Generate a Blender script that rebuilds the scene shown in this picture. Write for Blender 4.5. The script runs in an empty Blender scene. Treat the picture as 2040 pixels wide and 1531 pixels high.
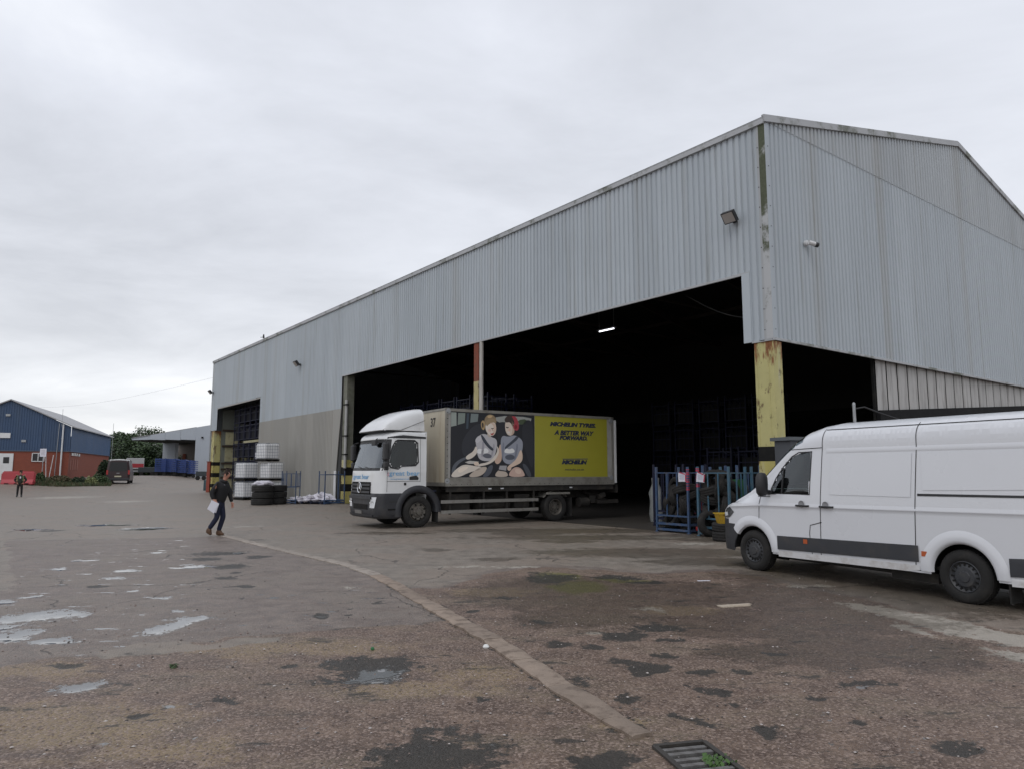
import bpy, bmesh, math, random
import numpy as np
from mathutils import Vector, Matrix, noise as mnoise
random.seed(7)
sc = bpy.context.scene
R = math.radians
# ------------------------------------------------------------------ camera
EYE = 1.72
PITCH = R(6.897)
cam_d = bpy.data.cameras.new('camera')
cam_d.sensor_width = 36; cam_d.lens = 36*1426/2040
cam_d.clip_start = .1; cam_d.clip_end = 9000
cam = bpy.data.objects.new('camera', cam_d)
cam.location = (0, 0, EYE); cam.rotation_euler = (R(90)+PITCH, 0, 0)
sc.collection.objects.link(cam); sc.camera = cam
# ------------------------------------------------------------------ view
sc.view_settings.view_transform = 'Standard'
sc.view_settings.look = 'None'
sc.view_settings.gamma = 1
sc.view_settings.use_curve_mapping = False
sc.view_settings.exposure = 0.0
sc.cycles.max_bounces = 8
# ------------------------------------------------------------------ world: overcast
SUN_EL, SUN_AZ = R(50), R(205)      # azimuth clockwise from +Y
world = bpy.data.worlds.new('World'); sc.world = world; world.use_nodes = True
nt = world.node_tree; nt.nodes.clear()
def wn(t, **k):
    n = nt.nodes.new(t)
    for a, b in k.items(): setattr(n, a, b)
    return n
def wl(a, b): nt.links.new(a, b)
wo = wn('ShaderNodeOutputWorld'); bg = wn('ShaderNodeBackground'); bg.inputs[1].default_value = .120
sky = wn('ShaderNodeTexSky', sky_type='NISHITA', sun_disc=False, sun_elevation=SUN_EL, sun_rotation=SUN_AZ)
tc = wn('ShaderNodeTexCoord'); sep = wn('ShaderNodeSeparateXYZ'); wl(tc.outputs['Generated'], sep.inputs[0])
def wm(op, a, b=None, c=None, clamp=False):
    n = wn('ShaderNodeMath', operation=op, use_clamp=clamp)
    for i, v in enumerate((a, b, c)):
        if v is None: continue
        if isinstance(v, (int, float)): n.inputs[i].default_value = v
        else: wl(v, n.inputs[i])
    return n.outputs[0]
zc = wm('ADD', wm('MAXIMUM', sep.outputs[2], 0.0), .16)
cmb = wn('ShaderNodeCombineXYZ')
wl(wm('DIVIDE', sep.outputs[0], zc), cmb.inputs[0]); wl(wm('DIVIDE', sep.outputs[1], zc), cmb.inputs[1])
def cloud(scale, det, loc, rough=.5, sx=1.0):
    mp = wn('ShaderNodeMapping'); mp.inputs['Location'].default_value = loc; mp.inputs['Scale'].default_value = (sx, 1, 1)
    wl(cmb.outputs[0], mp.inputs[0])
    n = wn('ShaderNodeTexNoise'); n.inputs['Scale'].default_value = scale; n.inputs['Detail'].default_value = det
    n.inputs['Roughness'].default_value = rough; n.inputs['Distortion'].default_value = .3
    wl(mp.outputs[0], n.inputs['Vector']); return n.outputs['Fac']
c1 = cloud(.42, 5, (3.6, 1.2, 0), .5); c2 = cloud(1.2, 6, (7.3, 2.2, 0), .6, .8)
cl = wm('ADD', wm('MULTIPLY', c1, .62), wm('MULTIPLY', c2, .38))
ramp = wn('ShaderNodeValToRGB'); wl(cl, ramp.inputs[0])
e = ramp.color_ramp.elements
e[0].position = .36; e[0].color = (5.2, 5.4, 5.9, 1)
e[1].position = .64; e[1].color = (9.6, 9.8, 10.2, 1)
m = ramp.color_ramp.elements.new(.50); m.color = (7.0, 7.25, 7.9, 1)
# paler, warmer band of thin cloud towards the horizon
hz = wm('POWER', wm('SUBTRACT', 1.0, wm('MAXIMUM', sep.outputs[2], 0.0), clamp=True), 5.0)
hmix = wn('ShaderNodeMix', data_type='RGBA'); wl(wm('MULTIPLY', hz, wm('MULTIPLY_ADD', cl, 1.9, -.28, clamp=True)), hmix.inputs[0])
wl(ramp.outputs[0], hmix.inputs[6]); hmix.inputs[7].default_value = (9.6, 9.5, 9.2, 1)
smix = wn('ShaderNodeMix', data_type='RGBA'); smix.inputs[0].default_value = .93
wl(sky.outputs[0], smix.inputs[6]); wl(hmix.outputs[2], smix.inputs[7])
wl(smix.outputs[2], bg.inputs[0]); wl(bg.outputs[0], wo.inputs[0])
sun_d = bpy.data.lights.new('sun', 'SUN'); sun_d.energy = .5; sun_d.angle = R(25); sun_d.color = (1, .97, .93)
sun = bpy.data.objects.new('sun', sun_d); sc.collection.objects.link(sun)
sd = Vector((math.sin(SUN_AZ)*math.cos(SUN_EL), math.cos(SUN_AZ)*math.cos(SUN_EL), math.sin(SUN_EL)))
sun.rotation_euler = sd.to_track_quat('Z', 'Y').to_euler()

# ------------------------------------------------------------------ helpers
COL = sc.collection
def at(px, py, z=0.0):
    """ground-plane point seen at a pixel of the 2040 px photograph"""
    u = px-1020; v = -(py-765.5); f = 1426.
    ry = f*math.cos(PITCH)-v*math.sin(PITCH); rz = f*math.sin(PITCH)+v*math.cos(PITCH)
    t = (z-EYE)/rz
    return Vector((u*t, ry*t, z))
def dep(px, py, d):
    """point seen at a pixel at forward distance d"""
    u = px-1020; v = -(py-765.5); f = 1426.
    ry = f*math.cos(PITCH)-v*math.sin(PITCH); rz = f*math.sin(PITCH)+v*math.cos(PITCH)
    t = d/ry
    return Vector((u*t, d, EYE+rz*t))
def sm(a):
    a = max(0., min(1., a)); return a*a*(3-2*a)
def gz(x, y):
    k = sm((y-50)/18)*sm((-x-28)/8)
    return k*(.62+.5*sm((-x-38)/4)*sm((100-y)/15)+.008*max(0, min(y, 160)-70))
def hsh(*a):
    return (math.sin(sum(v*k for v, k in zip(a, (12.9898, 78.233, 37.719))))*43758.5453) % 1.0

class MB:
    def __init__(s): s.v = []; s.f = []; s.m = []; s.uvn = None
    def add(s, vs, fs, mi=0):
        b = len(s.v); s.v += [tuple(p) for p in vs]; s.f += [tuple(b+i for i in f) for f in fs]; s.m += [mi]*len(fs); return s
    def box(s, c, d, rz=0, mi=0, rx=0, ry=0):
        x, y, z = d[0]/2, d[1]/2, d[2]/2
        M_ = Matrix.Translation(c) @ Matrix.Rotation(rz, 4, 'Z') @ Matrix.Rotation(ry, 4, 'Y') @ Matrix.Rotation(rx, 4, 'X')
        vs = [M_ @ Vector(p) for p in ((-x,-y,-z),(x,-y,-z),(x,y,-z),(-x,y,-z),(-x,-y,z),(x,-y,z),(x,y,z),(-x,y,z))]
        return s.add(vs, [(0,3,2,1),(4,5,6,7),(0,1,5,4),(1,2,6,5),(2,3,7,6),(3,0,4,7)], mi)
    def bb(s, a, b, mi=0):
        return s.box([(a[i]+b[i])/2 for i in range(3)], [abs(b[i]-a[i]) for i in range(3)], 0, mi)
    def bar(s, p, q, w, h=None, mi=0, up=(0,0,1)):
        p, q = Vector(p), Vector(q); h = h or w; d = (q-p).normalized(); u = Vector(up)
        if abs(d.dot(u)) > .98: u = Vector((1,0,0))
        r = d.cross(u).normalized(); u = r.cross(d)
        vs = [o+r*a*w/2+u*b*h/2 for o in (p, q) for a, b in ((-1,-1),(1,-1),(1,1),(-1,1))]
        return s.add(vs, [(0,1,2,3)[::-1],(4,5,6,7),(0,1,5,4),(1,2,6,5),(2,3,7,6),(3,0,4,7)], mi)
    def tube(s, pts, r, n=8, mi=0, cap=True, rs=None):
        pts = [Vector(p) for p in pts]; rings = []
        d0 = (pts[1]-pts[0]).normalized(); u = Vector((0,0,1)) if abs(d0.z) < .9 else Vector((1,0,0))
        a = d0.cross(u).normalized(); vs = []
        for i, p in enumerate(pts):
            d = (pts[min(i+1, len(pts)-1)]-pts[max(i-1, 0)]).normalized()
            a = (a-d*a.dot(d)).normalized(); b = d.cross(a); rr = rs[i] if rs else r
            vs += [p+(a*math.cos(2*math.pi*k/n)+b*math.sin(2*math.pi*k/n))*rr for k in range(n)]
        fs = [(i*n+k, i*n+(k+1) % n, (i+1)*n+(k+1) % n, (i+1)*n+k) for i in range(len(pts)-1) for k in range(n)]
        if cap: fs += [tuple(range(n))[::-1], tuple((len(pts)-1)*n+k for k in range(n))]
        return s.add(vs, fs, mi)
    def cyl(s, p, q, r, n=16, mi=0, r2=None): return s.tube([p, q], r, n, mi, True, [r, r if r2 is None else r2])
    def lathe(s, prof, n=32, M_=Matrix(), mi=0, closed=False):
        """prof: (radius, height) round local Z"""
        vs = [M_ @ Vector((r*math.cos(2*math.pi*k/n), r*math.sin(2*math.pi*k/n), h)) for r, h in prof for k in range(n)]
        m_ = len(prof); rng = range(m_ if closed else m_-1)
        fs = [(i*n+k, i*n+(k+1) % n, ((i+1) % m_)*n+(k+1) % n, ((i+1) % m_)*n+k) for i in rng for k in range(n)]
        return s.add(vs, fs, mi)
    def prism(s, poly, h0, h1, M_=Matrix(), mi=0):
        n = len(poly)
        vs = [M_ @ Vector((x, y, h0)) for x, y in poly]+[M_ @ Vector((x, y, h1)) for x, y in poly]
        fs = [tuple(range(n))[::-1], tuple(n+i for i in range(n))]+[(i, (i+1) % n, n+(i+1) % n, n+i) for i in range(n)]
        return s.add(vs, fs, mi)
    def grid(s, rows, mi=0, close=False):
        n = len(rows[0]); vs = [p for r in rows for p in r]
        fs = [(i*n+k, i*n+(k+1) % n, (i+1)*n+(k+1) % n, (i+1)*n+k) for i in range(len(rows)-1) for k in range(n if close else n-1)]
        return s.add(vs, fs, mi)
    def mesh(s, name, mats, smooth=None):
        me = bpy.data.meshes.new(name); me.from_pydata(s.v, [], s.f)
        for m_ in (mats if isinstance(mats, (list, tuple)) else [mats]): me.materials.append(m_)
        if len(me.materials) > 1: me.polygons.foreach_set('material_index', s.m)
        bm = bmesh.new(); bm.from_mesh(me); bmesh.ops.recalc_face_normals(bm, faces=bm.faces[:])
        if smooth is not None:
            bmesh.ops.remove_doubles(bm, verts=bm.verts[:], dist=1e-5)
            for f in bm.faces: f.smooth = True
            for e_ in bm.edges:
                e_.smooth = len(e_.link_faces) == 2 and e_.calc_face_angle(0) < R(smooth)
        bm.to_mesh(me); bm.free()
        return me
    def build(s, name, mats, parent=None, smooth=None, loc=None, rz=0, bevel=0):
        o = bpy.data.objects.new(name, s.mesh(name, mats, smooth)); COL.objects.link(o)
        if parent is not None: o.parent = parent
        if loc is not None: o.location = loc
        if rz: o.rotation_euler.z = rz
        if bevel:
            b = o.modifiers.new('bevel', 'BEVEL'); b.width = bevel; b.segments = 2; b.limit_method = 'ANGLE'
        return o
def inst(me, name, parent=None, loc=(0,0,0), rot=(0,0,0), scale=None):
    o = bpy.data.objects.new(name, me); COL.objects.link(o); o.parent = parent; o.location = loc; o.rotation_euler = rot
    if scale: o.scale = scale
    return o
def tag(o, label=None, cat=None, group=None, kind=None):
    for k, v in (('label', label), ('category', cat), ('group', group), ('kind', kind)):
        if v: o[k] = v
    return o
def thing(name, label, cat, loc=(0,0,0), rz=0, group=None):
    o = bpy.data.objects.new(name, None); COL.objects.link(o); o.location = loc; o.rotation_euler = (0, 0, rz)
    return tag(o, label, cat, group)
def copy_tree(o, parent=None):
    c = o.copy(); COL.objects.link(c); c.parent = parent
    for ch in [x for x in bpy.data.objects if x.parent == o]: copy_tree(ch, c)
    return c
def dup(o, loc, rz=0, label=None, group=None):
    c = copy_tree(o); c.location = loc; c.rotation_euler = (0, 0, rz)
    if label: c['label'] = label
    if group: c['group'] = group
    return c

# ------------------------------------------------------------------ materials
def srgb(r, g, b):
    f = lambda c: (c/255/12.92 if c/255 <= .04045 else ((c/255+.055)/1.055)**2.4)
    return (f(r), f(g), f(b))
def newmat(name):
    m_ = bpy.data.materials.new(name); m_.use_nodes = True; t = m_.node_tree; b = t.nodes['Principled BSDF']
    return m_, t, b
def N(t, ty, ins=None, **k):
    n = t.nodes.new(ty)
    for a, b in k.items(): setattr(n, a, b)
    for a, b in (ins or {}).items():
        if hasattr(b, 'is_linked') or isinstance(b, bpy.types.NodeSocket): t.links.new(b, n.inputs[a])
        else: n.inputs[a].default_value = b
    return n
def mixc(t, fac, a, b, mode='MIX'):
    n = t.nodes.new('ShaderNodeMix'); n.data_type = 'RGBA'; n.blend_type = mode
    for i, v in ((0, fac), (6, a), (7, b)):
        if isinstance(v, bpy.types.NodeSocket): t.links.new(v, n.inputs[i])
        else: n.inputs[i].default_value = v if i == 0 else (*v[:3], 1)
    return n.outputs[2]
def mth(t, op, a, b=0., c=0., clamp=False):
    n = t.nodes.new('ShaderNodeMath'); n.operation = op; n.use_clamp = clamp
    for i, v in enumerate((a, b, c)):
        if isinstance(v, bpy.types.NodeSocket): t.links.new(v, n.inputs[i])
        else: n.inputs[i].default_value = v
    return n.outputs[0]
def sstep(t, v, a, b):
    n = t.nodes.new('ShaderNodeMapRange'); n.interpolation_type = 'SMOOTHSTEP'; n.clamp = True
    t.links.new(v, n.inputs[0]); n.inputs[1].default_value = a; n.inputs[2].default_value = b
    return n.outputs[0]
def nz(t, vec, scale, det=4, rough=.55, mp=None, dist=0):
    if mp:
        q = N(t, 'ShaderNodeMapping', {'Scale': mp}); t.links.new(vec, q.inputs[0]); vec = q.outputs[0]
    n = N(t, 'ShaderNodeTexNoise', {'Scale': scale, 'Detail': det, 'Roughness': rough, 'Distortion': dist}); t.links.new(vec, n.inputs['Vector'])
    return n.outputs['Fac']
def bump(t, b, h, strength=.3, dist=.01):
    n = N(t, 'ShaderNodeBump', {'Strength': strength, 'Distance': dist}); t.links.new(h, n.inputs['Height']); t.links.new(n.outputs[0], b.inputs['Normal'])
def mat(name, col, rough=.5, metal=0., var=.12, scale=3., dirt=None, damt=.35, dscale=2., bmp=.0, bscale=40, streak=False, rnd=0., spec=.5, coat=0.):
    m_, t, b = newmat(name); co = N(t, 'ShaderNodeTexCoord').outputs['Object']
    a = nz(t, co, scale, 5)
    c = mixc(t, a, tuple(x*(1-var) for x in col), tuple(min(1, x*(1+var)) for x in col))
    if dirt:
        d = nz(t, co, dscale, 6, .62, (3, 3, .35) if streak else None)
        c = mixc(t, mth(t, 'MULTIPLY', sstep(t, d, .45, .72), damt), c, dirt)
    if rnd:
        oi = N(t, 'ShaderNodeObjectInfo').outputs['Random']
        c = mixc(t, 1.0, c, mixc(t, oi, (1-rnd,)*3, (1, 1, 1)), 'MULTIPLY')
    t.links.new(c, b.inputs['Base Color'])
    b.inputs['Metallic'].default_value = metal; b.inputs['Specular IOR Level'].default_value = spec; b.inputs['Coat Weight'].default_value = coat
    b.inputs['Coat Roughness'].default_value = .08
    t.links.new(mth(t, 'ADD', mth(t, 'MULTIPLY', a, .25), rough-.12, clamp=True), b.inputs['Roughness'])
    if bmp: bump(t, b, nz(t, co, bscale, 4), bmp, .01)
    return m_
def glassmat(name, tint=(.35,.5,.45), gl=.06, ior=1.75):
    m_ = bpy.data.materials.new(name); m_.use_nodes = True; t = m_.node_tree; t.nodes.clear()
    o = N(t, 'ShaderNodeOutputMaterial'); tr = N(t, 'ShaderNodeBsdfTransparent', {'Color': (*tint, 1)}); g = N(t, 'ShaderNodeBsdfGlossy', {'Roughness': gl, 'Color': (.9, .95, 1, 1)})
    fr = N(t, 'ShaderNodeFresnel', {'IOR': ior}); mx = N(t, 'ShaderNodeMixShader')
    t.links.new(fr.outputs[0], mx.inputs[0]); t.links.new(tr.outputs[0], mx.inputs[1]); t.links.new(g.outputs[0], mx.inputs[2]); t.links.new(mx.outputs[0], o.inputs[0])
    return m_
def emis(name, col, s):
    m_, t, b = newmat(name); b.inputs['Base Color'].default_value = (*col, 1); b.inputs['Emission Color'].default_value = (*col, 1); b.inputs['Emission Strength'].default_value = s
    return m_
def flat(name, rgb, rough=.45):
    m_, t, b = newmat(name); c = srgb(*rgb); co = N(t, 'ShaderNodeTexCoord').outputs['Object']
    t.links.new(mixc(t, nz(t, co, 2.5, 5), tuple(x*.86 for x in c), c), b.inputs['Base Color']); b.inputs['Roughness'].default_value = rough
    return m_

def cladmat(name, col, algae=.4, low=None):
    m_, t, b = newmat(name); co = N(t, 'ShaderNodeTexCoord').outputs['Object']
    oi = N(t, 'ShaderNodeObjectInfo'); 
    geo = N(t, 'ShaderNodeNewGeometry').outputs['Position']
    a = nz(t, geo, .35, 4); c = mixc(t, a, tuple(x*.90 for x in col), tuple(x*1.06 for x in col))
    c = mixc(t, 1.0, c, mixc(t, oi.outputs['Random'], (.90, .905, .91), (1, 1, 1)), 'MULTIPLY')
    # rain streaks and grime
    s = nz(t, geo, 3.2, 6, .65, (1.6, 1.6, .05))
    c = mixc(t, mth(t, 'MULTIPLY', sstep(t, s, .5, .78), algae), c, (.20, .19, .15))
    s2 = nz(t, geo, .55, 3, .5, (1.6, 1.6, .02))
    c = mixc(t, mth(t, 'MULTIPLY', sstep(t, s2, .56, .68), .26), c, (.27, .25, .21))
    f = nz(t, geo, 30, 3); c = mixc(t, mth(t, 'MULTIPLY', sstep(t, f, .62, .75), .18), c, (.22, .2, .18))
    t.links.new(c, b.inputs['Base Color']); b.inputs['Roughness'].default_value = .52; b.inputs['Specular IOR Level'].default_value = .35
    bump(t, b, nz(t, geo, 2.2, 3), .12, .02)
    return m_

M = {}
M['clad'] = cladmat('pale_blue_grey_sheeting', (.425, .465, .500))
M['cladtop'] = cladmat('dulled_grey_sheeting', (.398, .425, .447), .38)
M['tan'] = cladmat('weathered_beige_grey_sheeting', (.315, .305, .28), .25)
def mossmat():
    m_, t, b = newmat('mossy_flashing'); geo = N(t, 'ShaderNodeNewGeometry').outputs['Position']
    c = mixc(t, nz(t, geo, 1.5, 5), (.36, .37, .38), (.46, .47, .49))
    c = mixc(t, mth(t, 'MULTIPLY', sstep(t, nz(t, geo, .9, 7, .7), .50, .64), .75), c, mixc(t, nz(t, geo, 14, 4), (.035, .045, .02), (.13, .14, .09)))
    t.links.new(c, b.inputs['Base Color']); b.inputs['Roughness'].default_value = .75; return m_
M['moss'] = mossmat()
M['corner'] = cladmat('grimy_corner_flashing', (.40, .41, .42), .35)
M['white'] = mat('white_paint', (.64, .645, .65), .32, var=.03, scale=1.2, dirt=(.35, .32, .28), damt=.22, dscale=1.6, coat=.4)
M['vanwhite'] = mat('van_white_paint', (.64, .65, .68), .3, bmp=.12, bscale=2.2, var=.03, scale=.8, dirt=(.42, .40, .37), damt=.05, dscale=1.5, coat=.6)
M['vanlow'] = mat('van_sill_paint_with_road_dirt', (.66, .66, .67), .45, var=.08, scale=4, dirt=(.3, .25, .2), damt=.5, dscale=4)
M['black'] = mat('black_plastic', (.022, .022, .024), .55, var=.2, scale=6, bmp=.1)
M['dark'] = mat('dark_grey_plastic', (.032, .034, .040), .55, var=.2, scale=5, dirt=(.08, .07, .06), damt=.4, dscale=3)
M['bumper'] = mat('charcoal_bumper_plastic', (.024, .025, .030), .5, var=.15, scale=5, dirt=(.07, .062, .055), damt=.35, dscale=3)
M['rubber'] = mat('tyre_rubber', (.012, .0115, .011), .85, var=.25, scale=12, dirt=(.045, .04, .035), damt=.4, dscale=6, bmp=.3, bscale=60)
M['oldrubber'] = mat('dusty_old_rubber', (.013, .012, .0115), .9, var=.3, scale=9, dirt=(.06, .052, .045), damt=.4, dscale=5, bmp=.3, bscale=60)
M['steelrim'] = mat('dull_steel_rim', (.13, .12, .105), .5, .4, var=.3, scale=9, dirt=(.08, .06, .05), damt=.6, dscale=7)
M['vanrim'] = mat('grey_wheel_cover', (.035, .037, .042), .5, .2, var=.2, scale=9, dirt=(.1, .09, .08), damt=.4, dscale=7)
M['frame'] = mat('grimy_aluminium', (.25, .24, .215), .45, .35, var=.15, scale=4, dirt=(.12, .10, .08), damt=.55, dscale=3.5)
M['boxfront'] = mat('stained_cream_panel', (.50, .45, .35), .45, var=.10, scale=1.2, dirt=(.30, .21, .12), damt=.6, dscale=1.4, streak=True)
M['chassis'] = mat('dirty_black_chassis', (.018, .016, .014), .75, var=.3, scale=5, dirt=(.06, .05, .04), damt=.6, dscale=4)
M['glass'] = glassmat('tinted_glass', (.50, .66, .58))
M['doorglass'] = glassmat('dark_door_glass', (.30, .36, .33), .05, 1.5)
M['screen'] = glassmat('windscreen_glass', (.6, .68, .66), .04, 2.3)
M['cabin'] = mat('dark_cabin_fabric', (.03, .03, .034), .8)
M['lamp'] = mat('clear_lamp_lens', (.75, .77, .80), .15, var=.2, scale=30, coat=1)
M['orange'] = mat('amber_lens', (.42, .085, .02), .3)
M['red'] = mat('red_lens', (.35, .02, .02), .3)
M['chrome'] = mat('chrome', (.75, .76, .78), .15, 1.)
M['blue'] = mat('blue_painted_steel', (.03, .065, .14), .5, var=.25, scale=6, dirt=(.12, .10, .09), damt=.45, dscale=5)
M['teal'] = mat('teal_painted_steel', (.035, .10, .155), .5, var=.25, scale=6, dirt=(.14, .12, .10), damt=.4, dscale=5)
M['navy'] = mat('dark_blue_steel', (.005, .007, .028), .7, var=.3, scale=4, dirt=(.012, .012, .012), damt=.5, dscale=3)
def rustpaint(name, col, zr, top=True):
    m_, t, b = newmat(name); co = N(t, 'ShaderNodeTexCoord').outputs['Object']; sp = N(t, 'ShaderNodeSeparateXYZ'); t.links.new(co, sp.inputs[0])
    c = mixc(t, nz(t, co, 2.5, 5), tuple(x*.8 for x in col), tuple(x*1.12 for x in col))
    c = mixc(t, mth(t, 'MULTIPLY', sstep(t, nz(t, co, 1.3, 6, .6, (2, 2, .4)), .52, .7), .6), c, (.47, .47, .40))
    c = mixc(t, mth(t, 'MULTIPLY', sstep(t, nz(t, co, 5, 6, .7, (1, 1, .6)), .60, .68), .75), c, (.16, .15, .06))
    r = mth(t, 'ADD', nz(t, co, 2.2, 7, .7, (1.5, 1.5, .35)), mth(t, 'MULTIPLY', mth(t, 'SUBTRACT', sp.outputs[2], zr), .28))
    c = mixc(t, sstep(t, r, .56, .66), c, mixc(t, nz(t, co, 12, 5), (.11, .035, .014), (.30, .12, .035)))
    c = mixc(t, mth(t, 'MULTIPLY', sstep(t, nz(t, co, 3, 7, .75, (1, 1, .5)), .555, .62), .85), c, (.10, .05, .025))
    t.links.new(c, b.inputs['Base Color']); b.inputs['Roughness'].default_value = .7; bump(t, b, nz(t, co, 20, 5), .3, .01)
    return m_
M['yellow'] = rustpaint('rust_streaked_yellow_paint', (.47, .43, .19), 4.45)
M['yellow2'] = rustpaint('worn_yellow_paint', (.46, .40, .13), 9.)
M['redrust'] = mat('red_oxide_steel', (.20, .05, .025), .8, var=.35, scale=5, dirt=(.09, .055, .035), damt=.8, dscale=4)
M['dullblack'] = mat('dull_black_paint', (.009, .009, .009), .85, spec=.25, var=.3, scale=4, dirt=(.035, .032, .026), damt=.4, dscale=3)
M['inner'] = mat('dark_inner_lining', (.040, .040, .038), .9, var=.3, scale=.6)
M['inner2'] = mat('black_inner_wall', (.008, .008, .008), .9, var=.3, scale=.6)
M['board'] = mat('dirty_white_sheeting', (.44, .43, .42), .65, var=.1, scale=2, dirt=(.10, .09, .08), damt=.7, dscale=1.3, streak=True, rnd=.12)
M['galv'] = mat('galvanised_steel', (.33, .34, .35), .45, .5, var=.15, scale=8)
M['ply'] = mat('faded_yellow_board', (.46, .43, .27), .75, var=.15, scale=3, dirt=(.14, .12, .05), damt=.5, dscale=3, rnd=.3)
M['roof'] = mat('weathered_roof_sheeting', (.30, .30, .30), .7, var=.15, scale=.5)
M['paper'] = flat('white_paper', (215, 215, 225), .8)
M['pink'] = flat('pink_tape', (175, 55, 80), .5)
M['bag'] = mat('white_plastic_bag', (.62, .60, .66), .4, var=.1, scale=6, bmp=.6, bscale=9)
M['ibc'] = mat('milky_plastic_tank', (.80, .80, .80), .35, var=.08, scale=2, dirt=(.36, .36, .36), damt=.3)
M['skin'] = mat('skin', (.42, .20, .14), .5, var=.08, scale=20)
M['cloth'] = mat('black_jacket_cloth', (.010, .010, .012), .85, var=.3, scale=12, bmp=.5, bscale=14)
M['denim'] = mat('dark_blue_denim', (.010, .013, .035), .85, var=.3, scale=14, bmp=.4, bscale=18)
M['boot'] = mat('brown_boot_leather', (.085, .042, .02), .6, var=.3, scale=20)
M['hair'] = mat('short_brown_hair', (.03, .017, .012), .8, var=.3, scale=60)
M['navypanel'] = mat('navy_sheeting', (.040, .078, .155), .5, var=.12, scale=.8, dirt=(.06, .09, .14), damt=.5, dscale=.5, streak=True, rnd=.12)
M['navyside'] = mat('blue_sheeting', (.058, .115, .225), .5, var=.08, scale=.8, rnd=.1)
M['brick'] = mat('red_brick', (.26, .055, .03), .8, var=.2, scale=6, rnd=.35)
M['mortar'] = mat('mortar', (.16, .10, .08), .9)
M['redplastic'] = mat('red_barrier_plastic', (.36, .04, .05), .5, var=.12, scale=2)
M['leafd'] = mat('dark_leaf', (.020, .038, .013), .6, var=.5, scale=.5)
M['leafm'] = mat('mid_leaf', (.040, .070, .022), .6, var=.4, scale=.5)
M['leafl'] = mat('pale_weed_leaf', (.20, .22, .09), .7, var=.4, scale=1.5)
M['bark'] = mat('bark', (.06, .05, .04), .9, bmp=.3)
M['maroon'] = mat('dark_maroon_car_paint', (.030, .014, .016), .4, var=.1, coat=.1)
M['text'] = flat('navy_lettering', (28, 36, 66))
M['textblue'] = flat('sky_blue_lettering', (110, 170, 215))
M['textblack'] = flat('black_lettering', (25, 22, 24))

# ------------------------------------------------------------------ ground
def vnoise(x, y, s, seed=0):
    x = x/s+seed*17.3; y = y/s+seed*9.1
    xi = np.floor(x); yi = np.floor(y); fx = x-xi; fy = y-yi; fx = fx*fx*(3-2*fx); fy = fy*fy*(3-2*fy)
    h = lambda a, b: np.modf(np.abs(np.sin(a*127.1+b*311.7+seed*3.7)*43758.5453))[0]
    return (h(xi, yi)*(1-fx)+h(xi+1, yi)*fx)*(1-fy)+(h(xi, yi+1)*(1-fx)+h(xi+1, yi+1)*fx)*fy
def fbm(x, y, s, o=4, seed=0):
    r = 0; a = .5; tot = 0
    for k in range(o): r = r+a*vnoise(x, y, s/2**k, seed+k*5); tot += a; a *= .55
    return r/tot
def poly_sdf(X, Y, poly):
    """negative inside"""
    n = len(poly); d = np.full(X.shape, 1e9); ins = np.zeros(X.shape, bool)
    for i in range(n):
        (ax, ay), (bx, by) = poly[i], poly[(i+1) % n]; ex, ey = bx-ax, by-ay
        t = np.clip(((X-ax)*ex+(Y-ay)*ey)/(ex*ex+ey*ey+1e-9), 0, 1)
        d = np.minimum(d, np.hypot(X-ax-ex*t, Y-ay-ey*t))
        c = ((ay > Y) != (by > Y)) & (X < (bx-ax)*(Y-ay)/(by-ay+1e-12)+ax); ins ^= c
    return np.where(ins, -d, d)
def pxpoly(pts): return [tuple(at(*p)[:2]) for p in pts]
def ell(F, X, Y, px, py, rx, ry, k=1., p=1.):
    a = at(px, py); b = at(px, py-ry); c = at(px, py+ry)
    wx = rx/1436.*a.y; wy = (b.y-c.y)/2; cy = (b.y+c.y)/2
    d = np.sqrt(((X-a.x*cy/a.y)/wx)**2+((Y-cy)/wy)**2)
    return np.maximum(F, k*np.clip(1.5-d, 0, 1.2)/1.2)
KERB = [(430,1062),(520,1085),(620,1108),(690,1124),(742,1142),(790,1166),(832,1191),(880,1218),(925,1243),(975,1270),(1010,1293),(1060,1326),(1105,1358),(1160,1394),(1215,1430),(1290,1472)]
KW = [at(*p) for p in KERB]
POTHOLE = at(750, 1345)
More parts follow.
